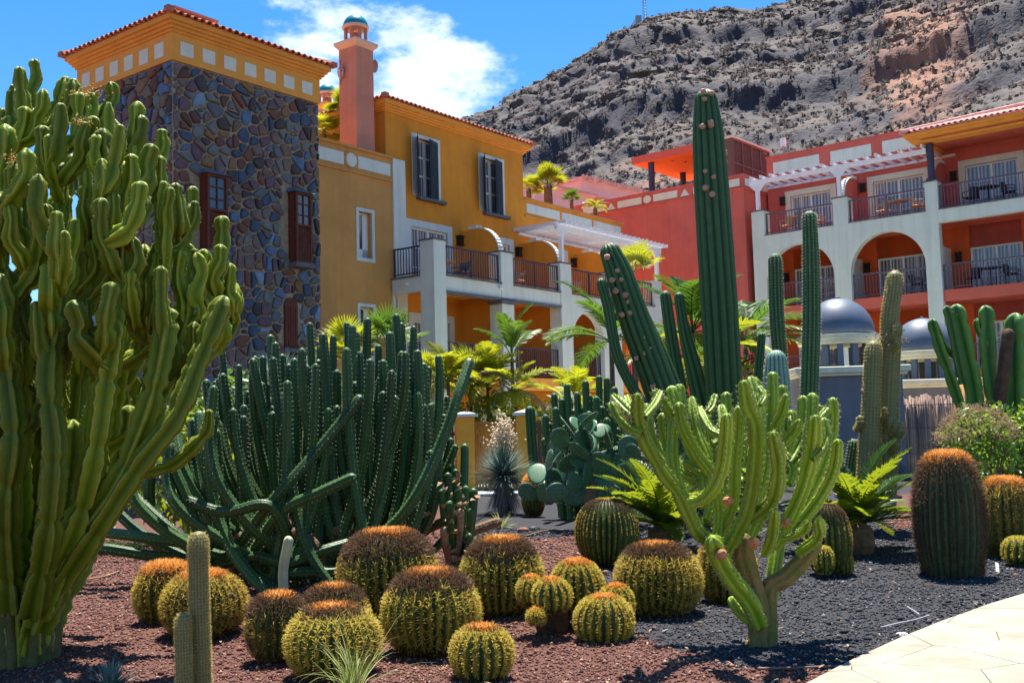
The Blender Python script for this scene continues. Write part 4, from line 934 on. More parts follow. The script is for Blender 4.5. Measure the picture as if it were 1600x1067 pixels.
def table(label, loc, m, group):
    t = thing('balcony_table', label, 'table', loc, 0, group)
    mb = MB(); mb.lathe([(.36, .70), (.38, .71), (.38, .735), (.36, .74)], (0, 0, 0), 20); mb.build('tabletop', m, t)
    mb = MB(); mb.tube([(0, 0, .03), (0, 0, .70)], .035, 8)
    for k in range(4): a = math.pi*(k+.5)/2; mb.tube([(0, 0, .06), (.27*math.cos(a), .27*math.sin(a), .012)], .018, 6)
    mb.build('pedestal', m, t)
def rl(x, y, z=0): c, s = math.cos(ANG_R), math.sin(ANG_R); return (O_R[0]+c*x-s*y, O_R[1]+s*x+c*y, z)
table('round cane table on the first upper balcony of the yellow wing', yl(-5.0, 1.1, 6.31), m_cane, 'balcony furniture')
chair('cane chair beside the corner post of the yellow wing', yl(-5.6, 1.15, 6.31), ANG_Y+1.57, m_cane, 'balcony furniture')
chair('dark cane chair right of the table on the first yellow balcony', yl(-4.3, .95, 6.31), ANG_Y-1.9, m_darkf, 'balcony furniture')
table('cane table on the second upper balcony of the yellow wing', yl(-2.1, .9, 6.31), m_cane, 'balcony furniture')
chair('cane chair on the second upper balcony of the yellow wing', yl(-1.4, .9, 6.31), ANG_Y-1.5, m_cane, 'balcony furniture')
table('cane table on the balcony under the yellow wing pergola', yl(1.5, .9, 6.31), m_cane, 'balcony furniture')
chair('cane chair on the balcony under the yellow wing pergola', yl(2.2, .9, 6.31), ANG_Y-1.5, m_cane, 'balcony furniture')
table('cane table on the red wing balcony under the left of the pergola', rl(.9, 2.3, 9.31), m_cane, 'balcony furniture')
chair('cane chair left of the thin cactus tip on the red wing balcony', rl(.9, 2.95, 9.31), ANG_R+3.0, m_cane, 'balcony furniture')
chair('cane chair right of the thin cactus tip on the red wing balcony', rl(.9, 1.6, 9.31), ANG_R+.2, m_cane, 'balcony furniture')
table('round cane table on the red wing balcony beside the black round post', rl(.9, -1.7, 9.31), m_cane, 'balcony furniture')
chair('cane chair left of the table beside the black round post', rl(.9, -1.1, 9.31), ANG_R+3.0, m_cane, 'balcony furniture')
chair('cane chair right of the table beside the black round post', rl(.9, -2.4, 9.31), ANG_R+.2, m_cane, 'balcony furniture')
table('dark table on the top right balcony under the tiled roof', rl(.9, -5.0, 9.31), m_darkf, 'balcony furniture')
chair('dark chair left of the table under the tiled roof', rl(.9, -4.4, 9.31), ANG_R+3.0, m_darkf, 'balcony furniture')
chair('dark chair right of the table under the tiled roof', rl(.9, -5.7, 9.31), ANG_R+.2, m_darkf, 'balcony furniture')
table('round table in the wide square opening of the red wing', rl(.9, -4.9, 6.31), m_darkf, 'balcony furniture')
chair('dark chair left of the table in the wide square opening', rl(.9, -4.3, 6.31), ANG_R+3.0, m_darkf, 'balcony furniture')
chair('dark chair right of the table in the wide square opening', rl(.9, -5.6, 6.31), ANG_R+.2, m_darkf, 'balcony furniture')
chair('dark chair behind the railing of the right hand arch', rl(.9, -2.2, 6.31), ANG_R+.3, m_darkf, 'balcony furniture')
# ============================================================ plants
def resample(pts, n):
    """Catmull-Rom through control points -> n points"""
    P_ = np.asarray(pts, float); P_ = np.vstack([2*P_[0]-P_[1], P_, 2*P_[-1]-P_[-2]]); m = len(P_)-3
    t = np.linspace(0, m-1e-6, n); i = t.astype(int); f = (t-i)[:, None]
    a, b, c, d = P_[i], P_[i+1], P_[i+2], P_[i+3]
    return .5*((2*b)+(-a+c)*f+(2*a-5*b+4*c-d)*f**2+(-a+3*b-3*c+d)*f**3)
def bez(p0, p1, p2, p3, n):
    t = np.linspace(0, 1, n)[:, None]; return (1-t)**3*p0+3*(1-t)**2*t*p1+3*(1-t)*t*t*p2+t**3*p3
def frames(C):
    T = np.gradient(C, axis=0); T /= np.linalg.norm(T, axis=1, keepdims=True)+1e-12
    A = np.zeros_like(C); a = np.cross(T[0], [.3, .9, .2]); a /= np.linalg.norm(a)
    for i in range(len(C)):
        a = a-T[i]*a.dot(T[i]); a /= np.linalg.norm(a)+1e-12; A[i] = a
    return T, A, np.cross(T, A)
def ribbed(C, r, nrib=8, dep=.25, sub=4, power=.8, tip=True, pinch=None, cren=0., crenf=40., rot=0., stepz=None):
    """ribbed cactus stem along centre line C (n,3). r scalar or (n,). returns V, F, crest, (areole positions, outward normals, tangents)"""
    C = np.asarray(C, float); n = len(C); r = np.full(n, r) if np.isscalar(r) else np.asarray(r, float)
    T, A, B = frames(C); seg = np.linalg.norm(np.diff(C, axis=0), axis=1); s = np.concatenate([[0], np.cumsum(seg)])
    if tip:   # rounded top
        k = 5; a = np.linspace(0, math.pi/2, k+1)[1:]; h = r[-1]*1.1
        C = np.vstack([C, C[-1]+T[-1]*h*np.sin(a)[:, None]]); r = np.concatenate([r, r[-1]*np.maximum(np.cos(a), .04)])
        T = np.vstack([T, np.repeat(T[-1:], k, 0)]); A = np.vstack([A, np.repeat(A[-1:], k, 0)]); B = np.vstack([B, np.repeat(B[-1:], k, 0)]); s = np.concatenate([s, s[-1]+h*np.sin(a)])
    if pinch is not None: r = r*pinch(s)
    m = len(C); na_ = nrib*sub; ph = np.arange(na_)/na_*2*np.pi; u = (np.arange(na_) % sub)/sub
    crest = np.abs(np.cos(np.pi*u))**power          # 1 on the crest (u=0), 0 in the valley
    rr_ = r[:, None]*(1-dep*(1-crest[None]))*(1+cren*np.sin(s[:, None]*crenf)*(crest[None] > .9))
    th = ph[None]+rot
    V = C[:, None]+A[:, None]*(rr_*np.cos(th))[..., None]+B[:, None]*(rr_*np.sin(th))[..., None]
    i = np.arange(m-1)[:, None]*na_; j = np.arange(na_)[None]; jn = (j+1) % na_
    F = np.stack([i+j, i+jn, i+na_+jn, i+na_+j], -1).reshape(-1, 4)
    Nn = A[:, None]*np.cos(th)[..., None]+B[:, None]*np.sin(th)[..., None]
    kc = np.arange(0, na_, sub)
    return V.reshape(-1, 3), F, np.tile(crest, m), (V[:, kc], Nn[:, kc]+0*V[:, kc], T, s, r)
def spines(pos, nrm, tan, cnt, length, spread, width, rs, up=0., curve=0.):
    """pos,nrm,tan (k,3). Each areole gets cnt thin three sided needles. returns V,F,id"""
    k = len(pos); side = np.cross(nrm, tan); side /= np.linalg.norm(side, axis=1, keepdims=True)+1e-9
    P_ = np.repeat(pos, cnt, 0); N = np.repeat(nrm, cnt, 0); T_ = np.repeat(tan, cnt, 0); S = np.repeat(side, cnt, 0); m = len(P_)
    a = np.tile(np.arange(cnt)/cnt*2*np.pi, k)+rs.uniform(-.5, .5, m); q = spread*rs.uniform(.5, 1.1, m)
    D = N+T_*(np.sin(a)*q+up)[:, None]+S*(np.cos(a)*q)[:, None]; D /= np.linalg.norm(D, axis=1, keepdims=True)
    L = np.repeat(length, cnt)*rs.uniform(.6, 1.15, m) if hasattr(length, '__len__') else length*rs.uniform(.6, 1.15, m)
    u = np.cross(D, [.31, .52, .79]); u /= np.linalg.norm(u, axis=1, keepdims=True)+1e-9; v = np.cross(D, u)
    w = width; b = P_-D*.004
    q_ = rs.uniform(0, 6.28, m)[:, None]; e_ = (u*np.cos(q_)+v*np.sin(q_))*w*.62; tp_ = b+D*L[:, None]
    V = np.stack([b-e_, b+e_, tp_+e_*.45, tp_-e_*.45], 1)
    o = np.arange(m)[:, None]*4
    F = o+np.array([[0, 1, 2, 3]])
    return V.reshape(-1, 3), F, np.repeat(np.arange(k), cnt*4)
def areoles(ar, spacing, rs=RS, z0=0.):
    """resample crest lines to areoles every `spacing` metres"""
    V, N, T, s, r = ar; L = s[-1]-z0
    q = np.arange(z0+spacing*.5, s[-1], spacing); i = np.clip(np.searchsorted(s, q)-1, 0, len(s)-2); f = ((q-s[i])/(s[i+1]-s[i]+1e-9))[:, None, None]
    P_ = V[i]*(1-f)+V[i+1]*f; Nn = N[i]*(1-f)+N[i+1]*f; Tt = np.repeat((T[i])[:, None], P_.shape[1], 1)
    return P_.reshape(-1, 3), Nn.reshape(-1, 3), Tt.reshape(-1, 3)
def join(parts):
    V = []; F = []; A = []; o = 0
    for v, f, a in parts: V.append(v); F.append(f+o); A.append(a); o += len(v)
    return np.vstack(V), np.vstack(F), np.concatenate(A)
# plant materials
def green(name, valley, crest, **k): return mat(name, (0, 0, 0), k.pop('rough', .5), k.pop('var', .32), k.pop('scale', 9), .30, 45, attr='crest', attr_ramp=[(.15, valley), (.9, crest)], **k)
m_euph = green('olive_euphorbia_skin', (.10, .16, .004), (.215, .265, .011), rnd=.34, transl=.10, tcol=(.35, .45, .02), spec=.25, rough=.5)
_r = m_euph.node_tree.nodes['Color Ramp'].color_ramp; _e = _r.elements.new(.97); _e.color = (.34, .36, .08, 1)
m_euphb = mat('grey_euphorbia_bark', (.075, .085, .015), .85, .35, 8, .7, 30, col2=(.17, .14, .06))
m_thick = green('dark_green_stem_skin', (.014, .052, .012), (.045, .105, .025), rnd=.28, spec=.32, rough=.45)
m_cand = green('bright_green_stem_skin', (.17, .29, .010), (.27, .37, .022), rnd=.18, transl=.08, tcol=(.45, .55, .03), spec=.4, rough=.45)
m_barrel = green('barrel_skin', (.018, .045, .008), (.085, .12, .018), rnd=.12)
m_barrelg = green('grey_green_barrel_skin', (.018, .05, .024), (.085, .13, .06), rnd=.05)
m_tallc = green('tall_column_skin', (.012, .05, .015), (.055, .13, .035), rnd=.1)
m_blueg = green('blue_green_column_skin', (.05, .15, .11), (.22, .34, .25), rnd=.05)
m_fuzzy = green('olive_column_skin', (.075, .085, .03), (.20, .19, .075), rnd=.1)
m_spW = mat('pale_spine', (.72, .68, .55), .6, .1, 8, transl=.25)
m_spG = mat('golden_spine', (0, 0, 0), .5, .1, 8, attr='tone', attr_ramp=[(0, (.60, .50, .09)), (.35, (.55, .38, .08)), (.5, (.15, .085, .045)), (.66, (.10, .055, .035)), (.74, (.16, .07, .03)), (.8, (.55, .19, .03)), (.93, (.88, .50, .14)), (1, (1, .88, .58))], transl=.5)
m_spB = mat('brown_spine', (.16, .06, .045), .6, .25, 8, col2=(.30, .12, .07), transl=.2)
m_fuzz = mat('golden_fuzz', (.70, .56, .20), .7, .15, 10, transl=.4)
m_fruit = mat('dried_cactus_fruit', (.42, .20, .13), .8, .25, 20, .3, 60, col2=(.62, .38, .24))
m_cork = mat('corky_bark', (.20, .12, .065), .9, .35, 14, .8, 30)
m_scar = mat('orange_cut_scar', (.45, .20, .09), .8, .3, 20)
m_dry = mat('dry_husk', (.34, .22, .13), .85, .35, 14, .5, 40)
BLACK = mat('dark_tip', (.03, .035, .02), .8)

def stem_obj(name, C, r, parent, m, ms=None, sp=None, **k):
    """one ribbed stem as an object; spines joined into the same mesh as a second material"""
    V, F, cr, ar = ribbed(C, r, **k)
    if sp:
        P_, N, T_ = areoles(ar, sp['step'])
        Vs, Fs, ids = spines(P_, N, T_, sp['n'], sp['len'], sp['spread'], sp.get('w', .0016), RS, up=sp.get('up', 0.))
        me = mesh_np(name, np.vstack([V, Vs]), [F, Fs+len(V)], {'crest': np.concatenate([cr, np.zeros(len(Vs))])})
        me.materials.append(m); me.materials.append(ms)
        me.polygons.foreach_set('material_index', np.concatenate([np.zeros(len(F), np.int32), np.ones(len(Fs), np.int32)]))
        me.polygons.foreach_set('use_smooth', np.concatenate([np.ones(len(F), bool), np.zeros(len(Fs), bool)]))
    else:
        me = mesh_np(name, V, [F], {'crest': cr}, smooth=True); me.materials.append(m)
    return link(name, me, parent)
def PT(x, y, Y): return atY(x, y, Y)
# ---------------------------------------------------------------- 1. big euphorbia on the left
eu = thing('candelabra_euphorbia', 'huge olive green candelabra euphorbia filling the left edge', 'euphorbia tree', (0, 0, 0))
base = gnd(28, 1036); EB = base.copy()
tips_px = []
for a in [(100, 335), (160, 300), (40, 570), (20, 610), (300, 380), (335, 400), (280, 510), (430, 450), (520, 400), (370, 455), (385, 590), (500, 500), (550, 615), (635, 500), (640, 560), (120, 720), (530, 720), (560, 700), (690, 700), (740, 740), (610, 740), (750, 860), (820, 890), (655, 880), (470, 760), (245, 970), (900, 950), (1030, 1030), (770, 960), (530, 1000), (440, 650), (10, 880), (0, 950), (170, 840), (230, 640), (60, 760), (200, 430), (110, 520), (60, 420)]:
    tips_px.append((a[0]/2.965, a[1]/2.965))
for a in [(260, 0), (340, 40), (300, 90), (450, 130), (530, 150), (570, 135), (625, 120), (770, 20), (380, 185), (30, 290), (100, 310), (110, 360), (165, 415), (280, 290), (225, 250), (390, 395), (350, 420), (300, 480), (510, 330), (590, 320), (680, 320), (720, 290), (745, 250), (730, 180), (830, 165), (875, 365), (735, 440), (920, 260), (940, 185), (1000, 210), (1050, 250), (1080, 300), (1100, 370), (1030, 400), (985, 430), (1020, 460), (900, 510), (190, 520), (970, 900), (60, 380), (10, 420)]:
    tips_px.append((a[0]/2.965, 340+a[1]/2.965))
tips = []
for (x, y) in tips_px:
    # crown is a dome: the nearer the outline the farther back
    e = ((x-60)/310)**2+((y-430)/340)**2; Yd = 8.6-1.5*math.sqrt(max(0, 1-e))*(.55+.45*RS.rand())+.3*(RS.rand()-.5)
    tips.append(PT(x, y+4, Yd))
ctr = PT(60, 430, 8.6)
for _ in range(62):
    while True:
        x, y = RS.uniform(-60, 350), RS.uniform(150, 640); e = ((x-40)/320)**2+((y-430)/330)**2
        if e < .92: break
    tips.append(PT(x, y, 8.5-1.45*math.sqrt(1-e)*RS.uniform(.3, .95)))
for _ in range(100):      # the far side and the inside of the crown, and what grows beyond the frame on the left
    while True:
        v = RS.uniform(-1, 1, 3)
        if v.dot(v) < 1 and v[2] > -.55: break
    p_ = np.array([ctr[0]+v[0]*1.55-.3, 8.75+abs(v[1])*1.2 if RS.rand() < .75 else 8.4+v[1]*.9, ctr[2]+v[2]*1.62])
    tips.append(p_)
m_spE = mat('euphorbia_thorn', (.22, .20, .08), .6, .2, 8, col2=(.50, .46, .22), transl=.2)
spe = dict(step=.034, n=1, len=.014, spread=.8, w=.0042)
nodes = []  # (pos, order)
def grow(tips, base, nodes, minrise=.25, lam=.35):
    out = []
    tips = sorted(tips, key=lambda p: np.linalg.norm((p-base)*[1, 1, .7]))
    for p in tips:
        L = RS.uniform(.35, .8); best = None; hp = np.hypot(*(p-base)[:2])
        for q, d in nodes:
            dz = p[2]-q[2]; hq = np.hypot(*(q-base)[:2]); dd = np.hypot(*(p-q)[:2])
            if dz < minrise+.6*dd*.6 or hq > hp+.05: continue
            c = np.linalg.norm(p-q)+.8*dd+.35*abs(dz-L)
            if best is None or c < best[0]: best = (c, q, d)
        if best is None: best = (0, nodes[0][0], 0)
        q = best[1]; dz = p[2]-q[2]; hor = p-q; hor[2] = 0; hl = np.linalg.norm(hor); D = np.linalg.norm(p-q)
        p1 = q+hor*.55+np.array([0, 0, .16*dz]); p2 = p-np.array([0, 0, .5*dz])+hor*.02
        C = bez(q, p1, p2, p, max(10, int(D/.036))); C += .012*np.sin(np.linspace(0, RS.uniform(5, 14), len(C)))[:, None]*RS.normal(size=3)
        for i in range(len(C)//3, len(C)-4, 4): nodes.append((C[i], 1))
        out.append(C)
    return out
nodes = [(base+np.array([.06*math.cos(a), .06*math.sin(a), .25+.12*i]), 0) for i in range(4) for a in (0, 2, 4)]
# main limbs first: long stems from the trunk
mains = []
for k in range(27):
    a = 2*math.pi*k/27+.2; tgt = np.array([base[0]+(.25+.75*((k*7) % 5)/5)*1.2*math.cos(a), base[1]+.25+.85*math.sin(a), base[2]+RS.uniform(1.7, 2.7)])
    q = base+np.array([.14*math.cos(a), .14*math.sin(a), .0]); C = bez(q, q+np.array([.12*math.cos(a), .12*math.sin(a), .55]), tgt-np.array([.1*math.cos(a), .1*math.sin(a), .9]), tgt, 66)
    mains.append(C); nodes += [(C[i], 1) for i in range(18, 63, 4)]
# two limbs the photograph shows leaning right
for pl in ([(60, 980, 7.8), (110, 860, 7.6), (180, 760, 7.5), (225, 660, 7.5), (245, 590, 7.5), (262, 500, 7.6)], [(70, 950, 7.7), (150, 830, 7.5), (215, 730, 7.45), (275, 650, 7.5), (312, 560, 7.6), (345, 480, 7.7)], [(20, 950, 7.6), (10, 800, 7.35), (22, 680, 7.3), (10, 560, 7.4), (8, 440, 7.5)], [(50, 960, 7.6), (75, 830, 7.3), (85, 700, 7.25), (75, 600, 7.3), (85, 500, 7.4), (90, 440, 7.4)], [(60, 960, 7.7), (120, 820, 7.5), (150, 700, 7.4), (165, 600, 7.4), (178, 520, 7.4)]):
    C = resample([PT(*p_) for p_ in pl], 76); mains.append(C); nodes += [(C[i], 1) for i in range(21, 72, 4)]
def pincher(s0, per): return lambda s: 1.04-.34*np.exp(-(((s+s0) % per-per/2)/.03)**2)+.07*np.sin(s*11+s0)+.03*np.sin(s*47)
for C in mains:
    n = len(C); r = .088+.012*RS.rand(); rad = r*np.interp(np.linspace(0, 1, n), [0, .2, 1], [1.15, 1., .92])
    stem_obj('stem', C, rad, eu, m_euph, nrib=5, dep=.56, sub=5, power=1.5, pinch=pincher(RS.rand(), RS.uniform(.35, .55)), cren=.07, crenf=62, rot=RS.uniform(0, 6), ms=m_spE, sp=spe)
for C in grow(tips, base, nodes):
    r = RS.uniform(.056, .080); n = len(C); rad = r*np.interp(np.linspace(0, 1, n), [0, .12, .5, 1], [.62, .95, 1.05, .88])
    stem_obj('stem', C, rad, eu, m_euph, nrib=RS.randint(4, 6), dep=.54, sub=5, power=1.5, pinch=pincher(RS.rand(), RS.uniform(.16, .30)), cren=.09, crenf=62, rot=RS.uniform(0, 6), ms=m_spE, sp=spe)
tr = []
for k in range(9):
    a = 2*math.pi*k/9; q = base+np.array([.20*math.cos(a), .20*math.sin(a), -.05]); C = bez(q, q+[0, 0, .2], q+[.03*math.cos(a), .03*math.sin(a), .4], q+[.08*math.cos(a), .08*math.sin(a), RS.uniform(.45, 1.1)], 10)
    V, F, cr, _ = ribbed(C, np.linspace(.12, .07, 10), nrib=5, dep=.45, sub=4); tr.append((V, F, cr))
V, F, cr = join(tr); npobj('trunk', V, [F], m_euphb, eu, smooth=True)
# little reddish flower clusters on three tips
def dots(centres, r, k, rs, flat=1.):
    P_ = np.repeat(np.asarray(centres), k, 0)+rs.normal(size=(len(centres)*k, 3))*r*[1, 1, flat]; s = rs.uniform(.25, .5, (len(P_), 1, 1))*r*.6
    V = (OCT[None]*s+P_[:, None]).reshape(-1, 3); return V, (OCF[None]+np.arange(len(P_))[:, None, None]*6).reshape(-1, 3)
V, F = dots([tips[9]+[0, 0, .05], tips[10]+[0, 0, .06], tips[35]+[0, 0, .05], tips[7]+[0, 0, .05]], .045, 60, RS, .5); npobj('flower_cluster', V, [F], mat('ochre_flower', (.50, .33, .09), .8, .3, 30), eu, kind='stuff')
# ---------------------------------------------------------------- 2. dark green thicket of slender columns
th = thing('columnar_cactus_thicket', 'wide thicket of slender dark green ribbed stems behind the golden barrels', 'cactus', (0, 0, 0))
tp = [(481, 510), (425, 529), (521, 529), (540, 509), (550, 514), (572, 503), (562, 524), (623, 497), (628, 510), (646, 515), (646, 541), (685, 561), (675, 578), (619, 556), (599, 569), (548, 569), (461, 566), (619, 591), (589, 595), (408, 603), (562, 621), (675, 635), (636, 615), (646, 625), (658, 590), (666, 603), (567, 657), (508, 659), (690, 630), (697, 653), (396, 562), (350, 552), (345, 590), (435, 560), (372, 575), (500, 545), (590, 545), (608, 525), (655, 640), (700, 690), (640, 680), (600, 650), (530, 640), (480, 610), (455, 640), (420, 650), (380, 640), (330, 640), (318, 600), (300, 660), (290, 700), (712, 700), (705, 730), (688, 700)]
stems = []
for (x, y) in tp:
    Yd = 12.3+1.2*RS.rand() if y > 560 else 12.8+1.2*RS.rand(); stems.append((x, y, Yd))
for _ in range(88):
    x = RS.uniform(290, 700); top = np.interp(x, [290, 350, 430, 560, 640, 700], [640, 570, 530, 520, 520, 600]); y = top+RS.gamma(1.6, 55)
    if y > 800: continue
    stems.append((x, y, RS.uniform(11.6, 14.2)))
spt = dict(step=.05, n=2, len=.016, spread=1.2, w=.0034)
for (x, y, Yd) in stems:
    p = PT(x, y, Yd); fx = (x-500)/210.; bx_ = 500+fx*70+RS.normal()*40; by = 880+RS.uniform(-10, 30)
    b = gnd(bx_, by); b[1] = Yd-.1+RS.normal()*.3; b[2] = 0.0
    b[0] = (bx_-800)/1651*b[1]
    hor = p-b; hor[2] = 0; dz = p[2]-b[2]
    C = bez(b, b+hor*1.0*RS.uniform(.4, .9)+[RS.normal()*.12, RS.normal()*.1, dz*.22], p-[0, 0, dz*.45]-hor*RS.uniform(-.1, .15), p, 30)
    C = C+np.outer(np.sin(np.linspace(0, RS.uniform(2, 6), 30))*np.linspace(0, 1, 30), [RS.normal()*.035, 0, 0])
    r = RS.uniform(.046, .062)
    stem_obj('stem', C, r*np.interp(np.linspace(0, 1, 30), [0, .1, .9, 1], [.75, 1, 1, .9]), th, m_thick, m_spW, spt, nrib=7, dep=.34, sub=3, power=1.0, rot=RS.uniform(0, 6))
def poly_stem(name, pl, r, parent, m, ms=None, sp=None, n=30, **k):
    C = resample([PT(*q) if len(q) == 3 else q for q in pl], n); rad = r if hasattr(r, '__len__') else r
    if hasattr(rad, '__len__'): rad = np.interp(np.linspace(0, 1, n), np.linspace(0, 1, len(rad)), rad)
    return stem_obj(name, C, rad, parent, m, ms, sp, **k)
# sprawling stems at the left and front, read off the photograph
for pl in ([(380, 880, 12.2), (250, 870, 11.9), (170, 858, 11.8), (118, 854, 11.9)], [(400, 870, 12.4), (300, 850, 12.0), (215, 838, 12.0), (132, 828, 12.2)], [(390, 880, 12.0), (290, 850, 11.7), (215, 790, 11.6), (205, 740, 11.7), (200, 690, 11.9)],
           [(330, 870, 12.), (270, 830, 11.9), (210, 775, 12.1), (180, 735, 12.3), (165, 690, 12.5)], [(300, 860, 12.2), (240, 800, 12.2), (235, 740, 12.2), (240, 690, 12.4), (235, 640, 12.6)],
           [(420, 880, 11.8), (340, 840, 11.5), (280, 795, 11.4), (262, 750, 11.5), (265, 700, 11.6)], [(310, 880, 12.4), (230, 840, 12.4), (175, 790, 12.5), (150, 745, 12.7)], [(400, 860, 12), (330, 800, 11.7), (290, 740, 11.7), (275, 680, 11.9), (272, 620, 12.2)],
           [(455, 850, 11.6), (420, 790, 11.3), (350, 800, 11.4), (288, 780, 11.5)], [(380, 870, 12), (340, 790, 11.8), (318, 720, 11.8), (312, 650, 12)], [(470, 870, 11.9), (400, 830, 11.5), (345, 760, 11.4), (330, 700, 11.5), (333, 650, 11.6)],
           [(360, 870, 11.8), (420, 790, 11.4), (500, 700, 11.6), (560, 625, 11.8)], [(390, 870, 11.8), (440, 800, 11.4), (500, 770, 11.3), (548, 748, 11.3)], [(560, 870, 12), (640, 790, 11.6), (690, 690, 11.7), (715, 620, 11.8), (733, 568, 12)],
           [(340, 880, 12.1), (400, 870, 11.6), (450, 880, 11.5), (500, 862, 11.5), (540, 850, 11.6)], [(420, 900, 11.8), (470, 895, 11.4), (540, 890, 11.5), (590, 870, 11.7)], [(320, 870, 11.8), (300, 800, 11.5), (258, 700, 11.6), (250, 655, 11.7)]):
    poly_stem('stem', pl, .062, th, m_thick, m_spW, spt, n=34, nrib=7, dep=.34, sub=3, power=1.0)
poly_stem('stem', [(445, 955, 11.2), (443, 925, 11.1), (442, 890, 11.1), (450, 846, 11.1)], .055, th, mat('bleached_stem_skin', (.50, .55, .33), .7, .15, 6), nrib=5, dep=.4, sub=4)['label'] = 'bleached pale stem'
# woody dead bases
V = []; 
for _ in range(30):
    x = RS.uniform(300, 700); b = np.array([(x-800)/1651*12.4, RS.uniform(11.8, 13.2), 0.]); C = bez(b, b+[RS.normal()*.1, 0, .15], b+[RS.normal()*.25, RS.normal()*.1, .35], b+[RS.normal()*.4, RS.normal()*.2, .55], 8)
    v, f, a, _q = ribbed(C, .06, nrib=6, dep=.3, sub=3); V.append((v, f, a))
V, F, cr = join(V); npobj('woody_base', V, [F], m_cork, th, smooth=True)
# the withered cactus at the right flank
wc = thing('withered_cactus', 'withered low cactus with brown curled husks right of the dark thicket', 'cactus', (0, 0, 0))
for (x, y, Yd, x2) in ((700, 745, 12.2, 700), (712, 738, 12.4, 705), (728, 765, 12.2, 712), (735, 800, 12.0, 715), (690, 770, 12.0, 695), (720, 800, 11.9, 705), (703, 790, 11.8, 700), (733, 840, 11.9, 715), (694, 830, 11.9, 695), (726, 700, 12.6, 712), (740, 770, 12.3, 720), (716, 770, 12.0, 708)):
    p = PT(x, y, Yd); b = np.array([(x2-800)/1651*12.2, 12.2, 0.]); C = bez(b, b+[0, 0, .3], p-[0, 0, .25], p, 14)
    stem_obj('stem', C, RS.uniform(.035, .055), wc, m_thick if (y < 775 or x % 2) else m_dry, nrib=5, dep=.35, sub=3)
hp = []
for _ in range(70): x, y = RS.normal(712, 14), RS.uniform(740, 900); hp.append(PT(x, y, RS.uniform(11.7, 12.1)))
hp = np.array(hp); a = RS.normal(size=(70, 3)); a /= np.linalg.norm(a, axis=1, keepdims=True); b = np.cross(a, RS.normal(size=(70, 3))); b /= np.linalg.norm(b, axis=1, keepdims=True); s = RS.uniform(.03, .06, (70, 1))
V = np.stack([hp-a*s, hp-b*s*.5+.02, hp+a*s, hp+b*s*.5, hp+a*s*.2+np.cross(a, b)*s*.8], 1).reshape(-1, 3); o = np.arange(70)[:, None]*5
npobj('dry_husk', V, [np.concatenate([o+[0, 1, 4], o+[1, 2, 4], o+[2, 3, 4], o+[3, 0, 4]])], m_dry, wc, kind='stuff')
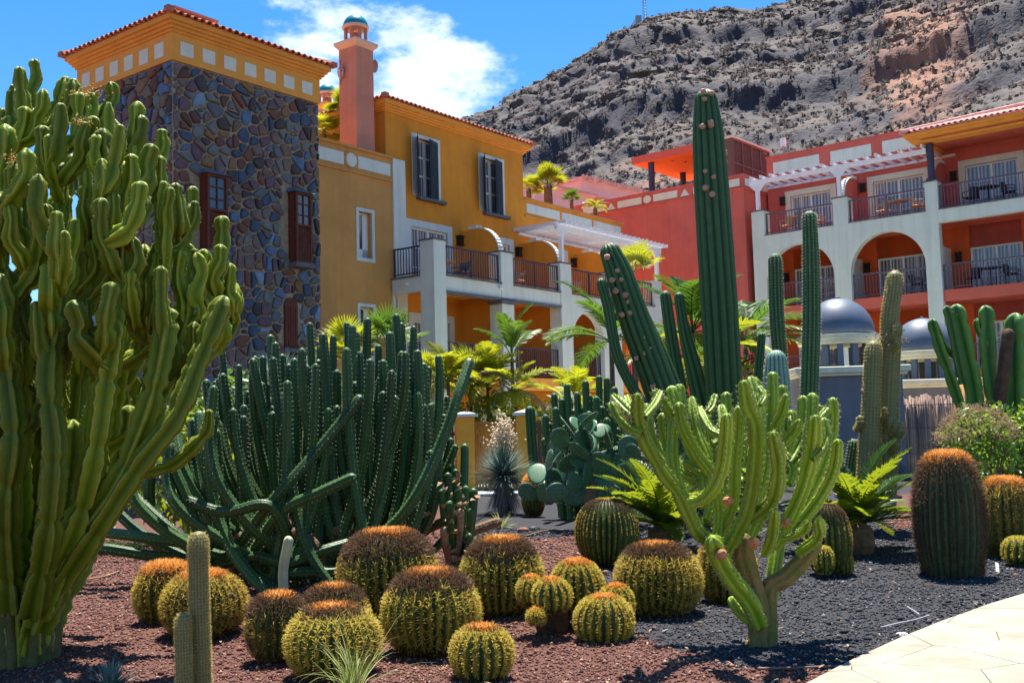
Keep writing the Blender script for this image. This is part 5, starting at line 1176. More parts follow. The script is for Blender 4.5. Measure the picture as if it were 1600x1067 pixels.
# ---------------------------------------------------------------- 3. barrel cacti
def barrel(label, px, by, wpx, ty, parent=None, name='golden_barrel_cactus', group='golden barrel cacti in the gravel bed', nrib=None, sl=.056, dens=1., tone=(.0, .35), ring=.71, crown=.895, lean=(0, 0), m=m_barrel, msp=m_spG, zb=0., Yc=None, tall=False, seed=None, dim=True, nsp=7, topcol=1.0):
    if Yc is None: g = gnd(px, by); D = g[1]; R = wpx/2/FPX*D; Yc = D+R*.55
    else: R = wpx/2/FPX*Yc
    R = wpx/2/FPX*Yc; top = PT(px, ty, Yc-.1*R); c = np.array([top[0], Yc, zb]); H = top[2]-zb
    rs = np.random.RandomState(seed or int(px*7+ty)); nr_ = nrib or int(np.clip(R*2*np.pi/.066, 14, 34))
    # profile from bottom to crown centre
    a = np.linspace(-.36*np.pi if not tall else -.2*np.pi, .5*np.pi, 30); 
    pr = R*np.abs(np.cos(a))**.84; pz = np.sin(a); pz = np.sign(pz)*np.abs(pz)**(.95)
    if tall: s0 = np.linspace(0, .52, 14); pr = np.concatenate([R*(.80+.20*np.sin(s0/.52*np.pi*.6)), R*np.cos(np.linspace(0.05, np.pi/2, 16))**.72]); pz = np.concatenate([s0, .52+.48*np.sin(np.linspace(.05, np.pi/2, 16))]); pz = pz/pz[-1]; pr = np.maximum(pr, 1e-4)
    pz = (pz-pz[0])/(pz.max()-pz[0])*H
    if dim: dd = np.clip(1-pr/(R*.42), 0, 1); pz = pz-dd**1.2*H*.02
    pr = np.maximum(pr, R*.015); m_ = len(pr); sub = 4; na_ = nr_*sub; ph = np.arange(na_)/na_*2*np.pi; u = (np.arange(na_) % sub)/sub
    cr = np.abs(np.cos(np.pi*u))**.9; wob = 1+.03*np.sin(ph*3+rs.rand()*6)+.02*np.sin(ph*5+rs.rand()*6)
    dep = .20*np.interp(pr/R, [0, .3, 1], [0, .6, 1])
    RR = pr[:, None]*(1-dep[:, None]*(1-cr[None]))*wob[None]
    tw_ = .10*np.sin(np.linspace(0, 2.4, m_))*rs.uniform(-1, 1)
    th_ = ph[None]+tw_[:, None]; lx, ly = lean
    z = np.repeat(pz[:, None], na_, 1)
    V = np.stack([c[0]+RR*np.cos(th_)+lx*z, c[1]+RR*np.sin(th_)+ly*z, c[2]+z], -1)
    i = np.arange(m_-1)[:, None]*na_; j = np.arange(na_)[None]; jn = (j+1) % na_; F = np.stack([i+j, i+jn, i+na_+jn, i+na_+j], -1).reshape(-1, 4)
    t = parent if parent is not None else thing(name, label, 'cactus', tuple(c), 0, group)
    off = np.array([0, 0, 0.]) if parent is not None else c
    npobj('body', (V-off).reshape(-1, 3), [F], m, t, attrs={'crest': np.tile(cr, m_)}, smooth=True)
    # spines along each rib, denser on the crown
    dp = np.sqrt(np.diff(pr)**2+np.diff(pz)**2); s = np.concatenate([[0], np.cumsum(dp)]); step = .019/dens
    q = []; x = step
    while x < s[-1]: q.append(x); x += step*(1 if x < s[-1]*.72 else .8)
    q = np.array(q); i = np.clip(np.searchsorted(s, q)-1, 0, m_-2); f = (q-s[i])/(s[i+1]-s[i]+1e-9)
    # thin out ribs where they crowd together at the crown
    kc = np.arange(0, na_, sub); Pp = V[i][:, kc]*(1-f[:, None, None])+V[i+1][:, kc]*f[:, None, None]
    drz = np.stack([np.gradient(pz), -np.gradient(pr)], -1); drz /= np.linalg.norm(drz, axis=1, keepdims=True)
    nd = drz[i]; Nn = np.stack([nd[:, :1]*np.cos(th_[i][:, kc]), nd[:, :1]*np.sin(th_[i][:, kc]), np.repeat(nd[:, 1:], len(kc), 1)], -1)
    Tt = np.stack([-nd[:, 1:]*np.cos(th_[i][:, kc]), -nd[:, 1:]*np.sin(th_[i][:, kc]), np.repeat(nd[:, :1], len(kc), 1)], -1)
    frac = np.repeat((q/s[-1])[:, None], len(kc), 1); rloc = np.interp(q, s, pr)
    keep = rs.rand(*frac.shape) < np.clip(rloc[:, None]/(R*.45)+.10, 0, 1)
    Pp, Nn, Tt, fr = Pp[keep], Nn[keep], Tt[keep], frac[keep]
    Lc = sl*np.interp(fr, [0, .4, .8, 1], [.8, 1., 1.0, .75])*(1+.25*(fr > ring))
    Vs, Fs, ids = spines(Pp, Nn, Tt, nsp, Lc, 1.25, .0050+.0005*Yc/8, rs, up=.1)
    fn = fr+rs.normal(size=len(fr))*.028
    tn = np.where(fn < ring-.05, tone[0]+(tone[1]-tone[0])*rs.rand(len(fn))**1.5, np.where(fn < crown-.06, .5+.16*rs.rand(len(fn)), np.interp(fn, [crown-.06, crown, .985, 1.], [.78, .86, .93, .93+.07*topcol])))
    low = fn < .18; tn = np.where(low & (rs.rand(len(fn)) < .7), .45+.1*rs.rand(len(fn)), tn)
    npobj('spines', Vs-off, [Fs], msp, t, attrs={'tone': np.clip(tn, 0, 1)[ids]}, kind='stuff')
    return t
BL = [
 ('largest dark domed barrel cactus with orange crown against the dark thicket', 603, 975, 148, 829, dict(tone=(.05, .5), ring=.60)),
 ('broad golden barrel cactus in front with dark cap and bright orange centre', 672, 1024, 142, 893, dict(ring=.66)),
 ('tall golden barrel cactus right of the dark capped one, beside the clump of pups', 782, 968, 122, 841, dict(ring=.66)),
 ('golden barrel cactus with heavy yellow spines behind the wispy grass tuft', 517, 1061, 138, 950, dict(ring=.76)),
 ('low golden barrel cactus tucked behind the one with the grass tuft', 520, 1000, 100, 917, dict(ring=.62, Yc=8.6)),
 ('dark barrel cactus with glowing orange centre beside the bleached pale stem', 432, 1032, 90, 930, dict(tone=(.3, .62), ring=.62)),
 ('brownish ribbed barrel cactus behind the pair of fuzzy yellow columns', 315, 997, 122, 896, dict(tone=(.15, .5), ring=.80, crown=.84, topcol=0)),
 ('orange topped barrel cactus left of and behind the fuzzy yellow columns', 258, 975, 92, 880, dict(tone=(.1, .4), ring=.72, crown=.76, topcol=0)),
 ('small round bright yellow barrel cactus at the bottom edge', 751, 1066, 90, 980, dict(ring=.84, crown=.88, nsp=10, sl=.045, dens=1.2, tone=(0, .3))),
 ('rounded brown capped barrel cactus on black gravel right of the clump', 1025, 967, 128, 851, dict(tone=(.12, .45), ring=.70, crown=.92, topcol=0)),
 ('barrel cactus with pale sunken crown beneath the prickly pear', 948, 884, 98, 779, dict(tone=(.2, .55), ring=.72, crown=.99, topcol=1, sl=.022)),
 ('shaded barrel cactus behind the trunk of the bright green candelabra cactus', 1133, 945, 84, 838, dict(tone=(.15, .5), ring=.75, crown=.98, topcol=0)),
 ('brown capped column shaped barrel cactus carrying two yellow pups', 1293, 900, 68, 788, dict(tone=(.2, .5), ring=.70, crown=1.05, topcol=0, sl=.03)),
]
for lb_, x, by, w, ty, kw in BL: barrel(lb_, x, by, w, ty, **kw)
# clump of pups: several heads grown together = one plant
mat('dead_base', (.07, .05, .03), .95, .4, 14, .9, 30)
g = gnd(895, 1000); cl = thing('clustered_barrel_cactus', 'clump of six small golden barrel heads growing together', 'cactus', (0, 0, 0), 0, 'golden barrel cacti in the gravel bed')
for x, w, ty, zb, Yc in ((900, 80, 876, .10, 8.75), (861, 56, 905, .22, 8.35), (829, 40, 902, .26, 8.5), (943, 86, 932, .0, 8.2), (962, 50, 915, .12, 8.5), (838, 24, 953, .16, 8.2)):
    barrel(None, x, 0, w, ty, parent=cl, zb=zb, Yc=Yc, ring=.86, crown=.88, tone=(0, .3), nsp=10, sl=.040, dens=1.25, topcol=0, dim=False)
mb = MB(); mb.lathe([(.11, 0), (.14, .1), (.13, .2), (.10, .3)], (PT(862, 960, 8.55)[0], 8.55, 0), 14); mb.build('woody_base', MATS['dead_base'], cl)
barrel('tall grey green barrel cactus with rust red crown at the right', 1480, 905, 100, 706, name='tall_barrel_cactus', group=None, m=m_barrelg, msp=m_spG, tall=True, nrib=26, tone=(.50, .60), ring=.82, crown=.90, topcol=0, sl=.066, dens=.8, nsp=7)
barrel('yellow spined barrel cactus with rust red crown at the right edge', 1571, 874, 82, 748, name='tall_barrel_cactus', group=None, m=m_barrel, tall=True, nrib=22, tone=(.3, .5), ring=.82, crown=.86, topcol=0, sl=.07, Yc=12.6)
barrel('bright yellow spiny ball cactus at the right edge', 1591, 880, 44, 840, name='yellow_ball_cactus', group='small yellow ball cacti', nrib=13, tone=(0, .02), ring=1.2, sl=.045, nsp=9, dim=False, Yc=11.9)
barrel('yellow spiny pup leaning on the left of the brown capped barrel', 1287, 888, 28, 854, name='yellow_ball_cactus', group='small yellow ball cacti', nrib=12, tone=(0, .02), ring=1.2, sl=.035, nsp=9, dim=False, Yc=11.2, zb=.05)
barrel('yellow spiny pup at the right foot of the brown capped barrel', 1320, 884, 22, 864, name='yellow_ball_cactus', group='small yellow ball cacti', nrib=12, tone=(0, .02), ring=1.2, sl=.03, nsp=9, dim=False, Yc=11.4)
barrel('small barrel with orange red crown half hidden under the prickly pear', 832, 790, 34, 740, group='golden barrel cacti in the gravel bed', tone=(.3, .6), ring=.6, crown=.62, topcol=0, sl=.05, Yc=20.)
# ---------------------------------------------------------------- 4. bright green candelabra cactus
cd_ = thing('bright_candelabra_cactus', 'bright yellow green many armed candelabra cactus on the right gravel', 'cactus', (0, 0, 0))
def q4(pts, y0, y1): n = len(pts); return [(940+x/3.5575, 560+y/3.5575, y0+(y1-y0)*i/(n-1)) for i, (x, y) in enumerate(pts)]
mat('dark_areole', (.10, .09, .06), .7, .2, 10, col2=(.55, .50, .35), transl=.1)
spc = dict(step=.045, n=5, len=.022, spread=1.1, w=.0042)
def arm(pts, y0, y1, wpx, **k):
    pl = q4(pts, y0, y1); r = wpx/3.5575/2/FPX*((y0+y1)/2)*1.10
    d = dict(nrib=5, dep=.46, sub=6, power=1.3, rot=RS.uniform(0, 6), cren=.07, crenf=115); d.update(k)
    poly_stem('arm', pl, [r*.82, r, r, r*1.02, r*.97, r*.92], cd_, m_cand, MATS['dark_areole'], spc, n=max(14, len(pl)*9), pinch=(lambda s, a=RS.rand(): 1-.17*np.exp(-(((s+a) % .26-.13)/.028)**2)+.05*np.sin(s*22+a*9)), **d)

T_ = 7.98
arm([(700, 1080), (600, 1010), (520, 950), (430, 760), (330, 620), (240, 450), (203, 320), (200, 232)], 7.95, 7.45, 76)
arm([(225, 420), (150, 385), (95, 330), (62, 268)], 7.5, 7.6, 58); arm([(200, 330), (150, 290), (110, 250), (75, 215)], 7.5, 7.75, 52); arm([(185, 330), (155, 270), (140, 220)], 7.5, 7.85, 48)
arm([(495, 800), (560, 780), (620, 720), (670, 600), (690, 450), (695, 345)], 7.55, 7.2, 76)
arm([(560, 980), (470, 800), (420, 680), (395, 540), (400, 400), (415, 280), (392, 185)], 7.9, 8.15, 66)
arm([(405, 330), (360, 270), (330, 225), (305, 198)], 8.1, 8.0, 58); arm([(235, 330), (270, 290), (300, 250), (325, 195)], 7.5, 7.9, 50)
arm([(640, 1000), (650, 850), (620, 660), (540, 540), (470, 420), (440, 340), (432, 275)], 7.95, 7.9, 60); arm([(600, 560), (545, 440), (515, 320), (503, 235)], 8.0, 8.2, 52)
arm([(690, 440), (610, 400), (565, 330), (547, 285)], 7.3, 7.6, 50); arm([(588, 300), (612, 270), (628, 218)], 7.6, 7.7, 44); arm([(640, 480), (680, 380), (668, 280)], 8.2, 8.4, 56)
arm([(640, 960), (700, 880), (735, 760), (740, 600), (755, 420), (760, 300)], 8.0, 7.75, 66)
arm([(690, 1080), (760, 960), (815, 840), (850, 650), (862, 480), (855, 350), (815, 260), (797, 165)], 7.9, 7.4, 88)
arm([(868, 420), (880, 290), (858, 200), (836, 125)], 7.6, 7.8, 56); arm([(880, 260), (905, 210), (880, 170)], 7.5, 7.6, 40)
arm([(880, 780), (925, 600), (935, 420), (948, 250), (950, 112)], 8.0, 8.0, 70); arm([(1000, 460), (965, 380), (1000, 300), (1022, 225)], 7.95, 7.8, 56)
arm([(830, 900), (930, 820), (975, 700), (980, 560), (958, 445)], 7.8, 7.35, 84)
arm([(905, 1090), (945, 1000), (955, 930), (962, 862)], 7.8, 7.5, 62); arm([(820, 1010), (860, 920), (900, 860), (905, 740)], 8.1, 8.2, 62)
arm([(960, 1050), (1050, 880), (1120, 720), (1165, 560), (1185, 440), (1190, 352)], 8.0, 7.5, 80); arm([(1130, 640), (1150, 450), (1165, 320), (1172, 225)], 8.2, 8.3, 66)
arm([(1170, 560), (1230, 500), (1255, 430), (1240, 355)], 7.6, 7.7, 52); arm([(1190, 420), (1210, 340), (1250, 290)], 7.9, 8.0, 44)
arm([(1100, 860), (1200, 660), (1270, 460), (1292, 340), (1286, 250)], 8.1, 8.1, 62); arm([(1060, 960), (1180, 820), (1265, 680), (1300, 580), (1312, 482)], 8.0, 7.75, 66)
arm([(985, 500), (1040, 440), (1075, 400), (1092, 365)], 7.8, 7.7, 58); arm([(1040, 560), (1000, 520), (930, 470)], 8.0, 8.1, 50); arm([(1040, 700), (1060, 640), (1050, 600)], 8.2, 8.3, 50)
arm([(1000, 1010), (1070, 990), (1130, 950), (1150, 915)], 7.8, 7.6, 44); arm([(1090, 1080), (1180, 1020), (1215, 960), (1205, 900)], 7.9, 7.6, 60); arm([(1050, 400), (1040, 350), (1045, 315)], 8.3, 8.4, 44)
arm([(670, 1010), (700, 850), (690, 700), (700, 640)], 8.2, 8.3, 52)
arm([(580, 900), (600, 820), (570, 720), (560, 640), (480, 590)], 8.1, 8.3, 56)
# more of the crowded crown, behind and between the arms above
_c = np.array([PT(1150, 760, 8.05)[0], 8.05, 1.0])
for k in range(16):
    x, y = [(1010, 640), (1035, 655), (1062, 610), (1085, 640), (1105, 655), (1135, 622), (1158, 640), (1180, 600), (1196, 640), (1212, 660), (1236, 650), (1255, 628), (1278, 640), (1292, 665), (1222, 612), (1125, 668)][k]
    p = PT(x, y, RS.uniform(8.15, 8.6)); q = _c+np.array([(p[0]-_c[0])*.35, .1+RS.rand()*.2, (p[2]-1.0)*.25]); hor = p-q; hor[2] = 0
    C = bez(q, q+hor*.8+[0, 0, .08], p-[0, 0, .4*(p[2]-q[2])], p, 22)
    stem_obj('arm', C, RS.uniform(.040, .05), cd_, m_cand, MATS['dark_areole'], spc, nrib=5, dep=.46, sub=6, power=1.3, rot=RS.uniform(0, 6), cren=.07, crenf=115)
# trunk and low arms (second crop)
def q5(pts, y0, y1): n = len(pts); return [(800+x/2.9075, 700+y/2.9075, y0+(y1-y0)*i/(n-1)) for i, (x, y) in enumerate(pts)]
poly_stem('trunk', q5([(1120, 925), (1125, 840), (1115, 720), (1080, 580), (1055, 500), (1050, 430)], 8.02, 7.95), [.12, .085, .085, .075, .085, .07], cd_, mat('trunk_skin', (.13, .15, .03), .85, .35, 11, .9, 26, col2=(.30, .17, .07)), nrib=6, dep=.28, sub=4, n=26, tip=True)
poly_stem('trunk', q5([(1140, 925), (1160, 780), (1165, 640), (1240, 590), (1330, 500), (1370, 440)], 8.05, 8.0), [.11, .075, .065, .07, .065, .06], cd_, MATS['trunk_skin'], nrib=6, dep=.28, sub=4, n=26)
poly_stem('arm', q5([(1125, 800), (1080, 700), (1000, 600), (940, 500), (920, 440)], 7.95, 7.7), .075, cd_, m_cand, MATS['dark_areole'], spc, n=26, nrib=5, dep=.4, sub=4)
poly_stem('arm', q5([(1130, 830), (1090, 790), (1040, 750), (1005, 700)], 8.1, 8.2), .045, cd_, m_cand, nrib=5, dep=.35, sub=4, n=14)
poly_stem('arm', q5([(1115, 780), (1170, 700), (1190, 560), (1210, 420)], 8.1, 8.3), .06, cd_, m_cand, nrib=5, dep=.4, sub=4, n=18)
for (x, y, Yd) in ((950, 485, 7.62), (1097, 435, 7.7)):
    p = PT(800+x/2.9075, 700+y/2.9075, Yd); mb = MB(); mb.tube([p+[0, .02, 0], p+np.array([.01, -.02, .01]), p+np.array([.012, -.03, .012])], [.042, .034, .02], 12); mb.build('cut_scar', m_scar, cd_)
for (x, y, Yd) in ((700, 795, 7.6), (843, 1022, 7.6), (1022, 915, 7.7)):
    p = PT(940+x/3.5575, 560+y/3.5575, Yd); mb = MB(); mb.tube([p+[0, .03, 0], p+np.array([.02, -.02, .012])], [.034, .026], 12); mb.build('cut_scar', m_scar, cd_)
# ---------------------------------------------------------------- 5. tall columns and other cacti behind
def fruits(parent, pts, r=.05):
    V, F = [], []; me = None
    for p in pts:
        if me is None:
            mb = MB(); mb.lathe([(.25, -.9), (.75, -.5), (1, 0), (.8, .55), (.35, .9), (.45, 1.15), (.2, 1.25)], (0, 0, 0), 9); o = mb.build('fruit', m_fruit, parent, smooth=True); me = o.data
        else: o = link('fruit', me, parent)
        o.location = p; s = r*random.uniform(.75, 1.15); o.scale = (s, s, s); o.rotation_euler = (random.uniform(-1.4, -.6), random.uniform(-.6, .6), random.uniform(0, 6))
def column(label, pl, wpx, m, nrib, ms=m_spB, sp=None, dep=.2, name='column_cactus', cat='cactus', frs=(), taper=None, group=None, n=46, **k):
    t = thing(name, label, cat, (0, 0, 0), 0, group); Yd = pl[0][2]; r = wpx/2/FPX*Yd
    poly_stem('stem', pl, [r*q for q in (taper or [.8, 1, 1, .98, .9])], t, m, ms, sp, n=n, nrib=nrib, dep=dep, sub=4, **k)
    if frs: fruits(t, [PT(x, y, Yd-r*.9 if abs(dx) < .5 else Yd) for x, y, dx in frs], r=.042*Yd/14)
    return t
DT = 17.0
spk = dict(step=.09, n=4, len=.02, spread=1., w=.003)
column('tallest thick ribbed column cactus standing upright right of centre', [(1148, 800, DT), (1140, 740, DT), (1133, 640, DT), (1124, 480, DT), (1114, 330, DT), (1107, 220, DT), (1103, 160, DT)], 58, m_tallc, 13, m_spB, spk, dep=.20, taper=[.8, .85, .98, 1., 1., .96, .86, .66],
       frs=[(1099, 143, 0), (1112, 146, 0), (1101, 155, 0), (1111, 192, 0), (1111, 196, 0), (1098, 198, 0), (1124, 235, 1), (1132, 241, 1), (1133, 253, 1), (1102, 268, 0), (1115, 277, 0), (1088, 273, 1), (1102, 294, 0), (1113, 304, 0), (1125, 315, 1), (1134, 319, 1), (1131, 355, 1), (1137, 433, 1), (1146, 484, 1), (1131, 690, 1)])
t = column('thick ribbed column cactus leaning to the left, studded with dried round fruits', [(1075, 760, 16.2), (1052, 680, 16.2), (1028, 600, 16.2), (995, 510, 16.2), (968, 430, 16.2), (955, 398, 16.2)], 44, m_tallc, 13, m_spB, spk, dep=.20, taper=[.75, .95, 1.2, 1.15, 1., .8],
       frs=[(949, 402, 0), (965, 423, 0), (975, 426, 1), (971, 437, 0), (982, 438, 1), (956, 438, 0), (951, 462, 0), (962, 455, 0), (977, 461, 0), (985, 464, 1), (981, 472, 0), (972, 492, 0), (985, 489, 0), (998, 487, 1), (1007, 514, 1), (1002, 521, 0), (1005, 528, 0), (1010, 534, 1), (1013, 545, 0), (1006, 553, 0), (994, 560, 0), (1018, 552, 1), (1026, 561, 1), (1020, 604, 0)])
poly_stem('arm', [(1100, 740, 16.5), (1075, 660, 16.5), (1040, 570, 16.5), (1003, 490, 16.5), (985, 445, 16.5)], .11, t, m_tallc, m_spB, spk, n=40, nrib=9, dep=.25, sub=4)
poly_stem('arm', [(1010, 640, 16.0), (985, 600, 16.0), (963, 550, 16.0), (950, 480, 16.), (940, 444, 16.)], .085, t, m_tallc, nrib=9, dep=.25, sub=4)
column('slim column pair behind the leaning cactus, left stem', [(1078, 700, 17.5), (1062, 600, 17.5), (1048, 520, 17.5), (1040, 464, 17.5)], 20, m_tallc, 8, dep=.25, name='slim_column_cactus')
column('slim column pair behind the leaning cactus, right stem', [(1112, 700, 17.3), (1090, 600, 17.3), (1070, 520, 17.3), (1061, 465, 17.3)], 22, m_tallc, 8, dep=.25, name='slim_column_cactus', taper=[1.5, 1.4, 1.1, .8, .7])
column('short slim stem just left of the tallest column', [(1092, 700, 17.8), (1090, 640, 17.8), (1089, 562, 17.8)], 13, m_tallc, 8, dep=.25, name='slim_column_cactus')
column('narrow upright stem right of the tallest column', [(1180, 700, 18), (1184, 600, 18), (1190, 526, 18)], 14, m_tallc, 8, dep=.25, name='slim_column_cactus')
spy = dict(step=.045, n=5, len=.028, spread=.9, w=.0028)
column('straight column cactus with golden tip left of the tallest thin column', [(1226, 720, 15.5), (1222, 600, 15.5), (1214, 500, 15.5), (1211, 408, 15.5)], 22, m_tallc, 12, m_spG2 if 'm_spG2' in globals() else m_spW, spy, dep=.2, name='thin_column_cactus', taper=[.8, 1, 1.05, 1])
column('very tall thin column cactus rising beside the blue domes', [(1262, 760, 14.5), (1264, 640, 14.5), (1268, 500, 14.5), (1267, 400, 14.5), (1265, 342, 14.5)], 27, m_tallc, 13, m_spW, spy, dep=.2, name='thin_column_cactus', taper=[.9, 1, 1.05, .95, .85])
column('plump blue green column cactus behind the bright candelabra', [(1222, 760, 13.5), (1218, 680, 13.5), (1214, 600, 13.5), (1213, 565, 13.5)], 42, m_blueg, 15, m_spW, dict(step=.05, n=3, len=.02, spread=1, w=.002), dep=.16, taper=[.95, 1., 1., .8])
column('short dark ribbed column at the foot of the grey kiosk', [(1318, 800, 16), (1326, 750, 16), (1334, 695, 16)], 19, m_tallc, 12, m_spW, spy, dep=.2)
# fuzzy pair in the foreground
fz = dict(step=.02, n=7, len=.022, spread=1.6, w=.0013)
t = thing('fuzzy_column_cactus', 'pair of pale golden fuzzy columns, one short one tall, in the front left', 'cactus', (0, 0, 0))
poly_stem('stem', [(316, 1110, 6.6), (314, 1030, 6.6), (311, 930, 6.6), (310, 846, 6.6)], 16.5/FPX*6.6*.9, t, m_fuzzy, m_fuzz, fz, n=50, nrib=20, dep=.10, sub=3)
poly_stem('stem', [(290, 1110, 6.5), (287, 1030, 6.5), (286, 970, 6.5)], 13.5/FPX*6.5*.9, t, m_fuzzy, m_fuzz, fz, n=36, nrib=18, dep=.10, sub=3)
# knobbly fuzzy columns on the right
t = thing('knobbly_column_cactus', 'tall knobbly olive columns with golden woolly tips before the kiosks', 'cactus', (0, 0, 0))
fk = dict(step=.05, n=6, len=.035, spread=1.3, w=.0028); Yk = 15.5
poly_stem('stem', [(1378, 790, Yk), (1384, 700, Yk), (1388, 600, Yk), (1392, 530, Yk), (1390, 520, Yk)], [.20, .17, .155, .14, .12], t, m_fuzzy, m_fuzz, fk, n=40, nrib=16, dep=.12, sub=3)
poly_stem('stem', [(1389, 525, Yk), (1391, 490, Yk), (1396, 455, Yk), (1398, 436, Yk)], [.12, .125, .12, .115], t, m_fuzzy, m_fuzz, fk, n=22, nrib=16, dep=.12, sub=3)
poly_stem('stem', [(1360, 790, Yk-.2), (1358, 720, Yk-.2), (1361, 640, Yk-.2), (1364, 560, Yk-.2), (1365, 545, Yk-.2)], [.19, .16, .125, .12, .11], t, m_fuzzy, m_fuzz, fk, n=40, nrib=16, dep=.12, sub=3)
for (x, y, w) in ((1403, 512, 12), (1403, 530, 9), (1344, 654, 9), (1398, 660, 11), (1406, 668, 13), (1390, 655, 10), (1400, 690, 12), (1382, 640, 7)):
    poly_stem('stem', [(x-6, y+18, Yk-.15), (x, y+8, Yk-.25), (x, y, Yk-.25)], w/2/FPX*Yk*1.1, t, m_fuzzy, m_fuzz, fk, n=8, nrib=12, dep=.12, sub=3)
V, F = dots([PT(1392, 524, Yk-.05), PT(1383, 528, Yk-.05), PT(1375, 535, Yk-.1), PT(1400, 528, Yk), PT(1370, 706, Yk-.3), PT(1360, 700, Yk-.3)], .07, 40, RS); npobj('dead_areoles', V, [F], m_dry, t, kind='stuff')
fruits(t, [PT(1352, 600, Yk-.2), PT(1349, 612, Yk-.2), PT(1385, 455, Yk)], .04)
# angular euphorbia at the right edge
t = thing('angular_euphorbia', 'green three winged euphorbia with pale star tips at the right edge', 'euphorbia', (0, 0, 0)); Yr = 16.
m_ang = green('leaf_green_wing_skin', (.022, .10, .012), (.09, .20, .03), rnd=.25, spec=.4)
for pl, w in (([(1532, 720, Yr), (1524, 620, Yr), (1510, 550, Yr), (1497, 492, Yr)], 30), ([(1560, 720, Yr), (1550, 620, Yr), (1543, 560, Yr), (1540, 492, Yr)], 26), ([(1590, 720, Yr), (1590, 600, Yr), (1588, 508, Yr)], 34),
              ([(1520, 690, Yr), (1490, 600, Yr), (1468, 540, Yr), (1459, 508, Yr)], 18), ([(1505, 600, Yr), (1494, 550, Yr), (1484, 500, Yr), (1480, 486, Yr)], 15), ([(1500, 560, Yr+.1), (1480, 545, Yr+.1), (1462, 508, Yr+.1)], 12),
              ([(1545, 540, Yr), (1530, 515, Yr), (1528, 505, Yr)], 14), ([(1600, 690, Yr+.3), (1615, 600, Yr+.3), (1612, 500, Yr+.3)], 32), ([(1570, 700, Yr+.5), (1580, 580, Yr+.5), (1575, 520, Yr+.5)], 22)):
    poly_stem('stem', pl, w/2/FPX*Yr*1.05, t, m_ang, n=26, nrib=3, dep=.62, sub=8, power=1.6, rot=RS.uniform(0, 6), cren=.05, crenf=60, pinch=(lambda s, a=RS.rand(): 1-.22*np.exp(-(((s+a) % .55-.27)/.05)**2)))
    p = PT(pl[-1][0], pl[-1][1]-2, Yr); V, F = dots([p], .05, 14, RS, .5); npobj('dried_flower_tip', V, [F], m_dry, t, kind='stuff')
poly_stem('dead_stem', [(1558, 740, Yr-.4), (1562, 640, Yr-.4), (1570, 560, Yr-.4), (1575, 524, Yr-.4)], .095, t, mat('dead_brown_stem', (.09, .05, .03), .9, .35, 10, .5), nrib=4, dep=.3, sub=4)
# ---------------------------------------------------------------- 6. leaves: palms, cycads, yuccas
def leafstrip(p0, d, up, L, w, seg, droop, fold=.25, tipw=.05, wprof=None):
    """one leaflet: folded strip with droop. returns V,F"""
    d = d/np.linalg.norm(d); side = np.cross(d, up); side /= np.linalg.norm(side)+1e-9; up2 = np.cross(side, d); V = []
    for i in range(seg+1):
        f = i/seg; c = p0+d*L*f; c = c-np.array([0, 0, 1.])*droop*L*f*f
        ww = w*(math.sin(math.pi*min(1, .12+f*.88))**.6 if wprof is None else wprof(f)); ww = max(ww, w*tipw)
        V += [c-side*ww/2, c+up2*(-fold*ww), c+side*ww/2]
    V = np.array(V); F = []
    for i in range(seg): a = i*3; F += [(a, a+1, a+4, a+3), (a+1, a+2, a+5, a+4)]
    return V, np.array(F)
def collect(lst):
    V = []; F = []; o = 0
    for v, f in lst: V.append(v); F.append(f+o); o += len(v)
    return np.vstack(V), np.vstack(F)
def pinnate(L=1.6, n=34, ll=.42, lw=.035, arch=.45, vee=.5, droop=.25, seg=3, start=.22, stiff=False, fwd=.55, rs=RS):
    """feather frond along +X from the origin, arching; returns V,F"""
    lst = []; t = np.linspace(0, 1, 20); R_ = np.stack([L*(t-.12*arch*t**3), 0*t, L*(.35*t-arch*t**2)*1.0], -1)
    T_, A, B = frames(R_)
    for i in range(n):
        f = start+(1-start)*(i+.5)/n; k = f*19; a = int(min(k, 18)); c = R_[a]*(1-(k-a))+R_[a+1]*(k-a); T0 = T_[a]
        l = ll*math.sin(math.pi*(.18+.80*(i+.5)/n))**.7
        for s in (-1, 1):
            d = T0*(fwd+.5*f)+np.array([0, s, 0])+np.array([0, 0, vee])*(.7+.3*rs.rand())+rs.normal(size=3)*.06
            lst.append(leafstrip(c, d, np.array([0, 0, 1.]), l*rs.uniform(.85, 1.1), lw, seg, droop*rs.uniform(.6, 1.3) if not stiff else .03, fold=.2))
    mb = MB(); mb.tube([tuple(p) for p in R_], list(np.linspace(.018, .004, 20)*L/1.6), 5); lst.append((np.array(mb.v), np.array([f for f in mb.f if len(f) == 4])))
    return collect(lst)
def fan(R_=.55, n=30, w=.04, spread=2.5, droop=.18, pet=.6, rs=RS, seg=3):
    """fan leaf: petiole along +X then blades radiating"""
    lst = []; c = np.array([pet, 0, pet*.12]); mb = MB(); mb.tube([(0, 0, 0), (pet*.5, 0, pet*.1), (pet, 0, pet*.12)], [.014, .012, .009], 5)
    lst.append((np.array(mb.v), np.array([f for f in mb.f if len(f) == 4])))
    for i in range(n):
        a = -spread+2*spread*(i+.5)/n; d = np.array([math.cos(a), math.sin(a), .15+.12*math.cos(a)]); Lq = R_*(.72+.28*math.cos(a*.55))*rs.uniform(.92, 1.06)
        lst.append(leafstrip(c, d, np.array([0, 0, 1.]), Lq, w*R_/.55*1.6, seg, droop*rs.uniform(.6, 1.5), fold=.3, wprof=lambda f: (f*1.5+.12) if f < .5 else max(.05, 1.75*(1-f))))
    return collect(lst)
m_palmy = mat('sunlit_yellow_palm_leaf', (.17, .24, .015), .45, .3, 5, col2=(.38, .37, .03), transl=.45, rnd=.4, tcol=(.58, .60, .025), spec=.4)
